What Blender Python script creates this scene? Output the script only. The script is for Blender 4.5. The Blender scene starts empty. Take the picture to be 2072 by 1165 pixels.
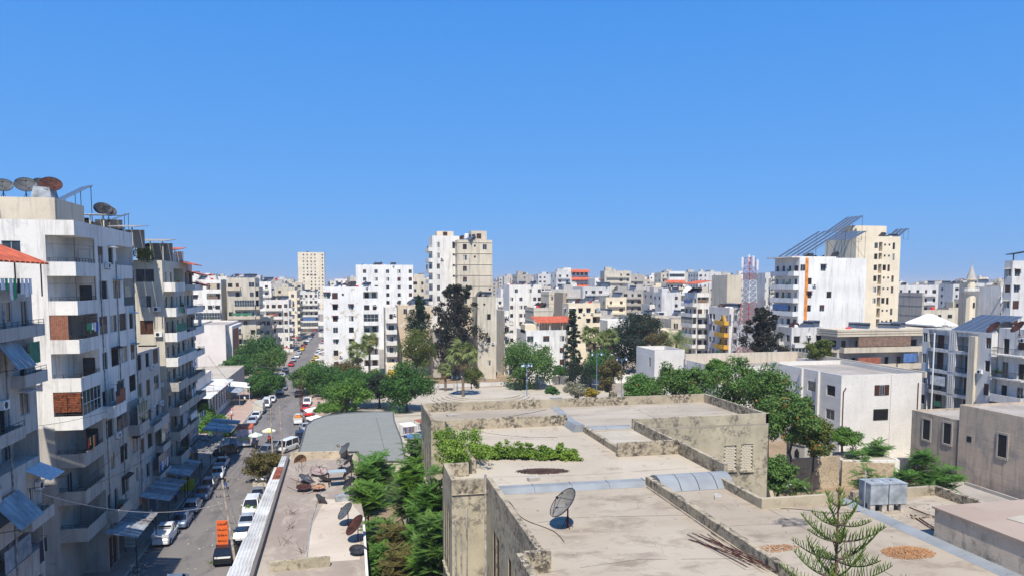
import bpy, math, random
import numpy as np
from mathutils import Vector, Matrix

rnd = random.Random(7)
SC = bpy.context.scene
COL = SC.collection
R_ = math.radians

# ------------------------------------------------------------------ camera
EYE = 27.0
TILT = math.atan(121 / 1500.0)
YAW = R_(12.2)
cam_d = bpy.data.cameras.new('camera')
cam_d.sensor_width = 36.0
cam_d.lens = 36.0 * 1500 / 2072
cam_d.shift_y = 108.5 / 2072
cam_d.clip_start = 0.2
cam_d.clip_end = 30000
cam = bpy.data.objects.new('camera', cam_d)
COL.objects.link(cam)
cam.location = (0, 0, EYE)
cam.rotation_euler = (R_(90) - TILT, 0, -YAW)
SC.camera = cam

# ------------------------------------------------------------------ light
SUN_EL = R_(57)
SUN_AZ = R_(13)      # the light travels towards +Y, turned 13 degrees to +X
world = bpy.data.worlds.new('World')
SC.world = world
world.use_nodes = True
wn, wl = world.node_tree.nodes, world.node_tree.links
bg = wn['Background']
sky = wn.new('ShaderNodeTexSky')
sky.sky_type = 'NISHITA'
sky.sun_disc = False
sky.sun_elevation = SUN_EL
sky.sun_rotation = math.pi + SUN_AZ
sky.altitude = 0
sky.air_density = 1.1
sky.dust_density = 0.2
sky.ozone_density = 3.2
# clear Mediterranean air: the physical sky, pulled towards the photograph's blue by height above the horizon
wtc = wn.new('ShaderNodeTexCoord')
wsp = wn.new('ShaderNodeSeparateXYZ')
wl.new(wtc.outputs['Generated'], wsp.inputs[0])
wr = wn.new('ShaderNodeValToRGB')
for el_, p_, c_ in ((0, 0.0, (1.0, 2.4, 4.9)), (1, 1.0, (0.2, 1.15, 3.8))):
    wr.color_ramp.elements[el_].position = p_
    wr.color_ramp.elements[el_].color = c_ + (1,)
e_ = wr.color_ramp.elements.new(0.10)
e_.color = (0.72, 2.3, 5.4, 1)
e_ = wr.color_ramp.elements.new(0.34)
e_.color = (0.38, 1.85, 5.2, 1)
wl.new(wsp.outputs['Z'], wr.inputs['Fac'])
wm = wn.new('ShaderNodeMix')
wm.data_type = 'RGBA'
wm.inputs[0].default_value = 0.93
wl.new(sky.outputs[0], wm.inputs[6])
wl.new(wr.outputs['Color'], wm.inputs[7])
wl.new(wm.outputs[2], bg.inputs['Color'])
bg.inputs['Strength'].default_value = 0.112
sun_d = bpy.data.lights.new('sun', 'SUN')
sun_d.energy = 4.4
sun_d.angle = R_(0.5)
sun_d.color = (1.0, 0.95, 0.86)
sun = bpy.data.objects.new('sun', sun_d)
COL.objects.link(sun)
LDIR = Vector((math.cos(SUN_EL) * math.sin(SUN_AZ), math.cos(SUN_EL) * math.cos(SUN_AZ), -math.sin(SUN_EL)))
sun.rotation_euler = LDIR.to_track_quat('-Z', 'Y').to_euler()
sun.location = (-60, -200, 300)
vs = SC.view_settings
vs.view_transform = 'Standard'
vs.look = 'None'
vs.exposure = 0.55
vs.gamma = 1.0
vs.use_curve_mapping = False
SC.cycles.max_bounces = 6
SC.cycles.diffuse_bounces = 4
SC.cycles.transparent_max_bounces = 4

# ------------------------------------------------------------------ surveying: turn a sighting into a place
_ct, _st = math.cos(TILT), math.sin(TILT)
FH = (math.sin(YAW), math.cos(YAW))
RT = (math.cos(YAW), -math.sin(YAW))


def _ray(px, py):
    x = (px - 1036) / 1500.0
    y = -(py - 691) / 1500.0
    h = _ct + y * _st
    return (RT[0] * x + FH[0] * h, RT[1] * x + FH[1] * h, -_st + y * _ct)


def on_z(px, py, z=0.0):
    d = _ray(px, py)
    t = (z - EYE) / d[2]
    return (d[0] * t, d[1] * t, z)


def at_d(px, D):
    x = (px - 1036) / 1500.0 * D
    return (RT[0] * x + FH[0] * D, RT[1] * x + FH[1] * D)


def top_z(py, D):
    return EYE + (570 - py) * D / 1500.0


# ------------------------------------------------------------------ materials
MATS = {}


def _base(name, rough=0.8):
    m = bpy.data.materials.new(name)
    m.use_nodes = True
    b = m.node_tree.nodes['Principled BSDF']
    b.inputs['Roughness'].default_value = rough
    b.inputs['Specular IOR Level'].default_value = 0.25
    return m, m.node_tree.nodes, m.node_tree.links, b


def flat(name, c, rough=0.7, metal=0.0, var=0.12, scale=4.0, spec=0.3):
    k = ('flat', name)
    if k in MATS:
        return MATS[k]
    m, n, l, b = _base(name, rough)
    b.inputs['Metallic'].default_value = metal
    b.inputs['Specular IOR Level'].default_value = spec
    tc = n.new('ShaderNodeTexCoord')
    no = n.new('ShaderNodeTexNoise')
    no.inputs['Scale'].default_value = scale
    no.inputs['Detail'].default_value = 5
    l.new(tc.outputs['Object'], no.inputs['Vector'])
    cr = n.new('ShaderNodeValToRGB')
    e = cr.color_ramp.elements
    e[0].position, e[1].position = 0.3, 0.7
    e[0].color = tuple(x * (1 - var * 1.6) for x in c) + (1,)
    e[1].color = tuple(min(1, x * (1 + var)) for x in c) + (1,)
    l.new(no.outputs['Fac'], cr.inputs['Fac'])
    l.new(cr.outputs['Color'], b.inputs['Base Color'])
    MATS[k] = m
    return m


def mix(n, l, fac, a, b, mode='MIX'):
    mx = n.new('ShaderNodeMix')
    mx.data_type = 'RGBA'
    mx.blend_type = mode
    for i, s in ((0, fac), (6, a), (7, b)):
        if isinstance(s, (int, float)):
            mx.inputs[i].default_value = s
        elif isinstance(s, tuple):
            mx.inputs[i].default_value = s + (1,) if len(s) == 3 else s
        else:
            l.new(s, mx.inputs[i])
    return mx.outputs[2]


def noise(n, l, vec, scale, detail=5, rough=0.55, dist=0.0):
    no = n.new('ShaderNodeTexNoise')
    no.inputs['Scale'].default_value = scale
    no.inputs['Detail'].default_value = detail
    no.inputs['Roughness'].default_value = rough
    no.inputs['Distortion'].default_value = dist
    l.new(vec, no.inputs['Vector'])
    return no.outputs['Fac']


def ramp(n, l, src, p0, p1, v0=0.0, v1=1.0):
    mr = n.new('ShaderNodeMapRange')
    mr.inputs[1].default_value, mr.inputs[2].default_value = p0, p1
    mr.inputs[3].default_value, mr.inputs[4].default_value = v0, v1
    l.new(src, mr.inputs[0])
    return mr.outputs[0]


def coords(n, l, scale=(1, 1, 1), rand=True):
    tc = n.new('ShaderNodeTexCoord')
    out = tc.outputs['Object']
    if rand:
        oi = n.new('ShaderNodeObjectInfo')
        ml = n.new('ShaderNodeMath')
        ml.operation = 'MULTIPLY'
        ml.inputs[1].default_value = 60
        l.new(oi.outputs['Random'], ml.inputs[0])
        ad = n.new('ShaderNodeVectorMath')
        ad.operation = 'ADD'
        l.new(out, ad.inputs[0])
        l.new(ml.outputs[0], ad.inputs[1])
        out = ad.outputs[0]
    mp = n.new('ShaderNodeMapping')
    mp.inputs['Scale'].default_value = scale
    l.new(out, mp.inputs['Vector'])
    return out, mp.outputs[0]


def plaster(name, c, dirt=0.5, dirtc=(0.16, 0.14, 0.12), patch=None, rough=0.9, blocks=False, pth=(.52, .58)):
    """painted or bare render with vertical rain streaks and blotches"""
    k = ('pl', name)
    if k in MATS:
        return MATS[k]
    m, n, l, b = _base(name, rough)
    raw, st = coords(n, l, (1.5, 1.5, 0.13))
    big = noise(n, l, raw, 0.22, 4, 0.6)
    col = mix(n, l, ramp(n, l, big, 0.35, 0.68), c, tuple(x * 0.84 for x in c))
    if patch:
        pn = noise(n, l, raw, 0.33, 6, 0.65, 0.4)
        col = mix(n, l, ramp(n, l, pn, pth[0], pth[1]), col, patch)
    stn = noise(n, l, st, 1.0, 7, 0.7)
    col = mix(n, l, ramp(n, l, stn, 0.5, 0.76, 0.0, dirt), col, dirtc)
    mot = noise(n, l, raw, 1.7, 8, 0.75)
    col = mix(n, l, ramp(n, l, mot, 0.56, 0.74, 0.0, dirt * 0.8), col, tuple((x + y) / 2 for x, y in zip(dirtc, c)))
    if blocks:
        mp = n.new('ShaderNodeMapping')
        mp.inputs['Rotation'].default_value = (R_(90), 0, 0)
        l.new(raw, mp.inputs['Vector'])
        br = n.new('ShaderNodeTexBrick')
        br.inputs['Scale'].default_value = 2.2
        br.inputs['Mortar Size'].default_value = 0.015
        br.inputs['Color1'].default_value = (1, 1, 1, 1)
        br.inputs['Color2'].default_value = (0.86, 0.86, 0.85, 1)
        br.inputs['Mortar'].default_value = (0.6, 0.58, 0.55, 1)
        l.new(mp.outputs[0], br.inputs['Vector'])
        col = mix(n, l, 0.75, col, br.outputs['Color'], 'MULTIPLY')
    l.new(col, b.inputs['Base Color'])
    bp = n.new('ShaderNodeBump')
    bp.inputs['Strength'].default_value = 0.35
    bp.inputs['Distance'].default_value = 0.04
    l.new(noise(n, l, raw, 9, 4), bp.inputs['Height'])
    l.new(bp.outputs[0], b.inputs['Normal'])
    MATS[k] = m
    return m


def mouldy(name, c, dark, lo=0.46, hi=0.56, sc=2.6, st=(1, 1, 1)):
    """old plaster eaten by black mould"""
    k = ('mo', name)
    if k in MATS:
        return MATS[k]
    m, n, l, b = _base(name, 0.95)
    raw, sv = coords(n, l, st, rand=False)
    col = mix(n, l, ramp(n, l, noise(n, l, raw, 0.5, 4), 0.35, 0.65), c, tuple(x * 0.78 for x in c))
    f1 = ramp(n, l, noise(n, l, sv, sc, 9, 0.72, 0.3), lo, hi)
    f2 = ramp(n, l, noise(n, l, raw, 0.35, 3, 0.5), 0.36, 0.56)
    mm = n.new('ShaderNodeMath')
    mm.operation = 'MULTIPLY'
    l.new(f1, mm.inputs[0])
    l.new(f2, mm.inputs[1])
    col = mix(n, l, mm.outputs[0], col, dark)
    f3 = ramp(n, l, noise(n, l, raw, 11, 6, 0.7), 0.55, 0.7, 0, 0.5)
    col = mix(n, l, f3, col, tuple(x * 0.6 for x in c))
    l.new(col, b.inputs['Base Color'])
    bp = n.new('ShaderNodeBump')
    bp.inputs['Strength'].default_value = 0.5
    bp.inputs['Distance'].default_value = 0.04
    l.new(noise(n, l, raw, 7, 6, 0.7), bp.inputs['Height'])
    l.new(bp.outputs[0], b.inputs['Normal'])
    MATS[k] = m
    return m


def ground_mat(name, c1, c2, c3, s1=0.15, s2=1.2, st=(1, 1, 1), third=(0.58, 0.66), cracks=False):
    k = ('gr', name)
    if k in MATS:
        return MATS[k]
    m, n, l, b = _base(name, 0.93)
    raw, sv = coords(n, l, st, rand=False)
    col = mix(n, l, ramp(n, l, noise(n, l, sv, s1, 6, 0.6, 0.6), 0.38, 0.64), c1, c2)
    col = mix(n, l, ramp(n, l, noise(n, l, sv, s2, 8, 0.72, 0.4), third[0], third[1], 0, 0.75), col, c3)
    sp = ramp(n, l, noise(n, l, raw, 14, 5, 0.7), 0.6, 0.72, 0, 0.35)
    col = mix(n, l, sp, col, tuple(x * 0.45 for x in c1))
    if cracks:
        vo = n.new('ShaderNodeTexVoronoi')
        vo.feature = 'DISTANCE_TO_EDGE'
        vo.inputs['Scale'].default_value = 0.16
        dn = n.new('ShaderNodeVectorMath')
        dn.operation = 'ADD'
        nn = n.new('ShaderNodeTexNoise')
        nn.inputs['Scale'].default_value = 0.8
        l.new(raw, nn.inputs['Vector'])
        l.new(raw, dn.inputs[0])
        l.new(nn.outputs['Color'], dn.inputs[1])
        l.new(dn.outputs[0], vo.inputs['Vector'])
        col = mix(n, l, ramp(n, l, vo.outputs['Distance'], 0.0, 0.006, 0.3, 0.0), col, tuple(x * 0.55 for x in c1))
    l.new(col, b.inputs['Base Color'])
    bp = n.new('ShaderNodeBump')
    bp.inputs['Strength'].default_value = 0.3
    bp.inputs['Distance'].default_value = 0.03
    l.new(noise(n, l, raw, 6, 6, 0.7), bp.inputs['Height'])
    l.new(bp.outputs[0], b.inputs['Normal'])
    MATS[k] = m
    return m


def leafmat(name, c1, c2, c3=None, rough=0.6):
    k = ('lf', name)
    if k in MATS:
        return MATS[k]
    m, n, l, b = _base(name, rough)
    ge = n.new('ShaderNodeNewGeometry')
    tc = n.new('ShaderNodeTexCoord')
    col = mix(n, l, ge.outputs['Random Per Island'], c1, c2)
    f = ramp(n, l, noise(n, l, tc.outputs['Object'], 0.5, 3), 0.4, 0.62, 0, 0.6)
    col = mix(n, l, f, col, c3 if c3 else tuple(x * 0.6 for x in c1))
    l.new(col, b.inputs['Base Color'])
    tr = n.new('ShaderNodeBsdfTranslucent')
    l.new(col, tr.inputs['Color'])
    ms = n.new('ShaderNodeMixShader')
    ms.inputs[0].default_value = 0.3
    l.new(b.outputs[0], ms.inputs[1])
    l.new(tr.outputs[0], ms.inputs[2])
    l.new(ms.outputs[0], n['Material Output'].inputs['Surface'])
    MATS[k] = m
    return m


GLASS = flat('window_glass', (0.035, 0.045, 0.055), 0.12, 0, 0.3, 1.5, 0.6)
DARK = flat('dark_opening', (0.018, 0.017, 0.018), 0.8, 0, 0.3)
FRAME = flat('aluminium_frame', (0.42, 0.42, 0.42), 0.5, 0.2, 0.1)
WHITEF = flat('white_frame', (0.68, 0.68, 0.66), 0.5, 0, 0.05)
BROWN = flat('brown_shutter', (0.085, 0.035, 0.022), 0.6, 0, 0.3, 3)
RUSTY = flat('rusty_shutter', (0.17, 0.05, 0.02), 0.85, 0, 0.5, 5)
IRON = flat('iron', (0.03, 0.028, 0.027), 0.6, 0.3, 0.2)
RUST = flat('rust', (0.10, 0.035, 0.025), 0.8, 0.2, 0.4, 6)
CURT = flat('pale_curtain', (0.42, 0.40, 0.36), 0.9, 0, 0.2, 2)
STEEL = flat('galvanised_steel', (0.34, 0.36, 0.37), 0.6, 0.15, 0.3, 1.5)
PANEL = flat('solar_cell', (0.07, 0.085, 0.115), 0.35, 0.1, 0.1, 1.0, 0.6)
PANBACK = flat('panel_back', (0.32, 0.33, 0.34), 0.6, 0.1, 0.1)
TANKR = flat('red_tank', (0.62, 0.035, 0.03), 0.5, 0, 0.1)
TANKW = flat('white_tank', (0.7, 0.7, 0.68), 0.5, 0, 0.1)
DISHG = flat('dish_grey', (0.12, 0.13, 0.14), 0.6, 0.2, 0.25, 2)
DISHD = flat('dish_dark_mesh', (0.045, 0.045, 0.05), 0.6, 0.2, 0.3, 2)
DISHR = flat('dish_rust', (0.075, 0.025, 0.017), 0.8, 0.1, 0.4, 3)
DISHL = flat('dish_light', (0.23, 0.21, 0.18), 0.7, 0.0, 0.2, 2)
REDTILE = flat('red_roof_tile', (0.5, 0.11, 0.05), 0.8, 0, 0.25, 1.2)
WHITEP = plaster('white_paint', (0.80, 0.775, 0.725), 0.55)
WHITES = plaster('stained_white_paint', (0.77, 0.73, 0.66), 0.8, (0.25, 0.23, 0.21))
WHITEO = plaster('white_paint_beige_patches', (0.80, 0.78, 0.74), 0.35, (0.3, 0.2, 0.12), patch=(0.55, 0.47, 0.36), pth=(.565, .6))
CREAM = plaster('cream_render', (0.78, 0.67, 0.49), 0.2)
BEIGE = plaster('beige_render', (0.60, 0.54, 0.43), 0.75)
SAND = plaster('sand_block', (0.63, 0.55, 0.42), 0.75)
BARE = plaster('bare_concrete', (0.44, 0.40, 0.35), 0.85)
GREYW = plaster('greyish_white_render', (0.64, 0.62, 0.59), 0.8)
OLDG = plaster('old_grey_render', (0.52, 0.48, 0.43), 0.7)
PINKW = plaster('pinkish_white_render', (0.74, 0.67, 0.61), 0.18)
STONEW = plaster('white_stone_cladding', (0.78, 0.74, 0.68), 0.12, blocks=True)
STONEG = plaster('grey_stone_cladding', (0.5, 0.46, 0.41), 0.3, blocks=True)
ROOFC = ground_mat('roof_concrete', (0.28, 0.25, 0.215), (0.38, 0.34, 0.30), (0.19, 0.165, 0.145))
CMATS = [WHITEP, WHITES, WHITES, BEIGE, SAND, BARE, GREYW, WHITEP, CREAM, OLDG]


# ------------------------------------------------------------------ objects
def tag(o, label=None, cat=None, group=None, kind=None):
    if label: o['label'] = label
    if cat: o['category'] = cat
    if group: o['group'] = group
    if kind: o['kind'] = kind
    return o


def empty(name, loc=(0, 0, 0), rz=0.0, label=None, cat=None, group=None, parent=None):
    o = bpy.data.objects.new(name, None)
    o.empty_display_size = 0.3
    COL.objects.link(o)
    o.location = loc
    o.rotation_euler = (0, 0, rz)
    if parent: o.parent = parent
    return tag(o, label, cat, group)


def inst(name, mesh, parent=None, loc=(0, 0, 0), rot=(0, 0, 0), sc=None):
    o = bpy.data.objects.new(name, mesh)
    COL.objects.link(o)
    if parent: o.parent = parent
    o.location = loc
    o.rotation_euler = rot
    if sc: o.scale = sc
    return o


def children(o):
    return [c for c in ALLCH.get(o.name, [])]


def copy_tree(o, loc, rz=0.0, label=None, group=None, sc=None):
    def cp(a, par):
        c = a.copy()
        COL.objects.link(c)
        c.parent = par
        for ch in a.children:
            cp(ch, c)
        return c
    c = cp(o, None)
    c.location = loc
    c.rotation_euler = (0, 0, rz)
    if sc: c.scale = (sc, sc, sc)
    if label: c['label'] = label
    if group: c['group'] = group
    return c


class MB:
    def __init__(s):
        s.v, s.f, s.mi = [], [], []

    def face(s, pts, m=0):
        i = len(s.v)
        s.v.extend(pts)
        s.f.append(tuple(range(i, i + len(pts))))
        s.mi.append(m)

    def box(s, x0, x1, y0, y1, z0, z1, m=0):
        i = len(s.v)
        s.v.extend([(x0, y0, z0), (x1, y0, z0), (x1, y1, z0), (x0, y1, z0), (x0, y0, z1), (x1, y0, z1), (x1, y1, z1), (x0, y1, z1)])
        for q in ((0, 3, 2, 1), (4, 5, 6, 7), (0, 1, 5, 4), (1, 2, 6, 5), (2, 3, 7, 6), (3, 0, 4, 7)):
            s.f.append(tuple(i + k for k in q))
            s.mi.append(m)
        return s

    def hexa(s, p, m=0):
        i = len(s.v)
        s.v.extend(p)
        for q in ((0, 3, 2, 1), (4, 5, 6, 7), (0, 1, 5, 4), (1, 2, 6, 5), (2, 3, 7, 6), (3, 0, 4, 7)):
            s.f.append(tuple(i + k for k in q))
            s.mi.append(m)
        return s

    def tube(s, p, q, r, n=6, m=0, r2=None, cap=True):
        p, q = Vector(p), Vector(q)
        d = (q - p)
        if d.length < 1e-6: return s
        d.normalize()
        a = d.orthogonal().normalized()
        b = d.cross(a)
        r2 = r if r2 is None else r2
        i = len(s.v)
        for c, rr in ((p, r), (q, r2)):
            for k in range(n):
                t = 2 * math.pi * k / n
                s.v.append(tuple(c + (a * math.cos(t) + b * math.sin(t)) * rr))
        for k in range(n):
            s.f.append((i + k, i + (k + 1) % n, i + n + (k + 1) % n, i + n + k))
            s.mi.append(m)
        if cap:
            s.f.append(tuple(i + k for k in reversed(range(n))))
            s.f.append(tuple(i + n + k for k in range(n)))
            s.mi += [m, m]
        return s

    def lathe(s, c, prof, n=12, m=0):
        i = len(s.v)
        for (r, z) in prof:
            for k in range(n):
                t = 2 * math.pi * k / n
                s.v.append((c[0] + r * math.cos(t), c[1] + r * math.sin(t), c[2] + z))
        for j in range(len(prof) - 1):
            for k in range(n):
                s.f.append((i + j * n + k, i + j * n + (k + 1) % n, i + (j + 1) * n + (k + 1) % n, i + (j + 1) * n + k))
                s.mi.append(m)
        return s

    def mesh(s, name, mats, smooth=False):
        me = bpy.data.meshes.new(name)
        me.from_pydata(s.v, [], s.f)
        for mt in (mats if isinstance(mats, (list, tuple)) else [mats]):
            me.materials.append(mt)
        me.polygons.foreach_set('material_index', s.mi)
        if smooth:
            me.polygons.foreach_set('use_smooth', [True] * len(s.f))
        return me

    def obj(s, name, mats, parent=None, loc=(0, 0, 0), rot=(0, 0, 0), smooth=False):
        return inst(name, s.mesh(name, mats, smooth), parent, loc, rot)


def struct(o):
    o['kind'] = 'structure'
    return o


def rectmesh(name, x0, x1, y0, y1, z, mat, t=0.0):
    m = MB()
    if t: m.box(x0, x1, y0, y1, z - t, z)
    else: m.face([(x0, y0, z), (x1, y0, z), (x1, y1, z), (x0, y1, z)])
    return m.obj(name, mat)


# ------------------------------------------------------------------ facade kit
_wm = {}


def win_mesh(w, h, style):
    """window filling w x h, local x centred, z from 0, outside towards -y. returns list of (name, mesh)"""
    w, h = round(w, 1), round(h, 1)
    k = (w, h, style)
    if k in _wm: return _wm[k]
    m = MB()
    a, b = -w / 2, w / 2
    t = 0.05
    if style == 'shut':
        m.box(a, b, 0.0, 0.03, 0, h, 0)
        n = max(4, int(h / 0.16))
        for i in range(n):
            z = (i + 0.15) * h / n
            m.box(a + 0.03, -0.02, -0.02, -0.001, z, z + h / n * 0.6, 0)
            m.box(0.02, b - 0.03, -0.02, -0.001, z, z + h / n * 0.6, 0)
        me = m.mesh('window', [BROWN])
    elif style == 'dark':
        m.box(a, b, 0.05, 0.07, 0, h, 1)
        m.box(a, a + t, -0.02, 0.049, 0, h, 0)
        m.box(b - t, b, -0.02, 0.049, 0, h, 0)
        m.box(a + t, b - t, -0.02, 0.049, h - t, h, 0)
        me = m.mesh('window', [FRAME, DARK])
    elif style == 'grille':
        m.box(a, b, 0.03, 0.05, 0, h, 1)
        for i in range(int(w / 0.16) + 1):
            x = a + 0.02 + i * (w - 0.06) / int(w / 0.16)
            m.box(x, x + 0.025, -0.06, -0.035, 0, h, 0)
        for z in (0.08, h / 2, h - 0.1):
            m.box(a, b, -0.085, -0.0605, z, z + 0.025, 0)
        me = m.mesh('window', [IRON, DARK])
    elif style == 'door':
        m.box(a, b, 0.0, 0.03, 0, h, 0)
        m.box(a + 0.1, b - 0.1, -0.012, -0.001, 0.15, h * 0.45, 0)
        m.box(a + 0.1, b - 0.1, -0.012, -0.001, h * 0.52, h - 0.12, 1)
        me = m.mesh('window', [BROWN, GLASS])
    else:
        g = 2 if style == 'curt' else 1
        m.box(a + t, -t / 2, 0.02, 0.035, t, h - t, g)
        m.box(t / 2, b - t, 0.0, 0.015, t, h - t, 1)
        m.box(a, b, -0.03, 0.05, 0, t, 0)
        m.box(a, b, -0.03, 0.05, h - t, h, 0)
        m.box(a, a + t, -0.03, 0.05, t, h - t, 0)
        m.box(b - t, b, -0.03, 0.05, t, h - t, 0)
        m.box(-t / 2, t / 2, -0.03, 0.05, t, h - t, 0)
        if style == 'half':
            m.box(a + t, b - t, -0.05, -0.031, h * 0.5, h - t, 3)
        me = m.mesh('window', [WHITEF if style == 'curt' else FRAME, GLASS, CURT, BROWN])
    _wm[k] = me
    return me


WSTY = ['glass', 'dark', 'shut', 'curt', 'glass', 'half', 'dark', 'grille', 'curt']
_bm = {}


def balcony_mesh(w, d, style, mat):
    w, d = round(w, 2), round(d, 1)
    k = (w, d, style, mat.name)
    if k in _bm: return _bm[k]
    m = MB()
    a, b, t = -w / 2, w / 2, 0.12
    m.box(a, b, -d, -0.002, -0.18, 0)
    if style == 'r':
        n = max(4, int(w / 0.22))
        for i in range(n + 1):
            x = a + 0.02 + i * (w - 0.06) / n
            m.box(x, x + 0.022, -d + 0.03, -d + 0.052, 0.001, 0.9, 1)
        m.box(a, b, -d + 0.015, -d + 0.065, 0.901, 0.95, 1)
        for s_ in (a + 0.01, b - 0.05):
            m.box(s_, s_ + 0.04, -d + 0.07, -0.01, 0.9, 0.95, 1)
            for j in range(4):
                y = -d + 0.2 + j * (d - 0.25) / 4
                m.box(s_, s_ + 0.02, y, y + 0.02, 0.001, 0.9, 1)
    else:
        hh = 0.62 if style == 'm' else 0.92
        m.box(a, b, -d, -d + t, 0, hh)
        m.box(a, a + t, -d + t, -0.002, 0, hh)
        m.box(b - t, b, -d + t, -0.002, 0, hh)
        if style == 'm':
            for zz in (0.75, 0.95):
                m.tube((a, -d + 0.05, zz), (b, -d + 0.05, zz), 0.022, 4, 1)
            n = max(2, int(w / 0.8))
            for i in range(n + 1):
                x = a + 0.05 + i * (w - 0.1) / n
                m.tube((x, -d + 0.05, hh), (x, -d + 0.05, 0.95), 0.018, 4, 1)
    me = m.mesh('balcony', [mat, IRON])
    _bm[k] = me
    return me


class Facade:
    """wall of one building built from the pieces of its sides, with true openings"""

    def __init__(s):
        s.m = MB()

    def side(s, O, U, W, z0, z1, ops, mi=0, split=None):
        N = (U[1], -U[0])

        def P(u, z, d=0.0):
            return (O[0] + U[0] * u - N[0] * d, O[1] + U[1] * u - N[1] * d, z)
        zs = sorted({z0, z1} | ({split} if split else set()) | {o[2] for o in ops} | {o[3] for o in ops})
        for a, b in zip(zs, zs[1:]):
            if b - a < 1e-5: continue
            mid = (a + b) / 2
            if split: mi = 2 if mid < split else 0
            cut = sorted((o[0], o[1]) for o in ops if o[2] < mid < o[3])
            u = 0.0
            for c0, c1 in cut:
                if c0 > u + 1e-5: s.m.face([P(u, a), P(c0, a), P(c0, b), P(u, b)], mi)
                u = max(u, c1)
            if W > u + 1e-5: s.m.face([P(u, a), P(W, a), P(W, b), P(u, b)], mi)
        for (u0, u1, v0, v1, d) in ops:
            if split: mi = 2 if (v0 + v1) / 2 < split else 0
            s.m.face([P(u0, v0), P(u0, v0, d), P(u0, v1, d), P(u0, v1)], mi)
            s.m.face([P(u1, v0, d), P(u1, v0), P(u1, v1), P(u1, v1, d)], mi)
            s.m.face([P(u0, v0), P(u1, v0), P(u1, v0, d), P(u0, v0, d)], mi)
            s.m.face([P(u0, v1, d), P(u1, v1, d), P(u1, v1), P(u0, v1)], mi)
            s.m.face([P(u0, v0, d), P(u1, v0, d), P(u1, v1, d), P(u0, v1, d)], mi)


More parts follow.
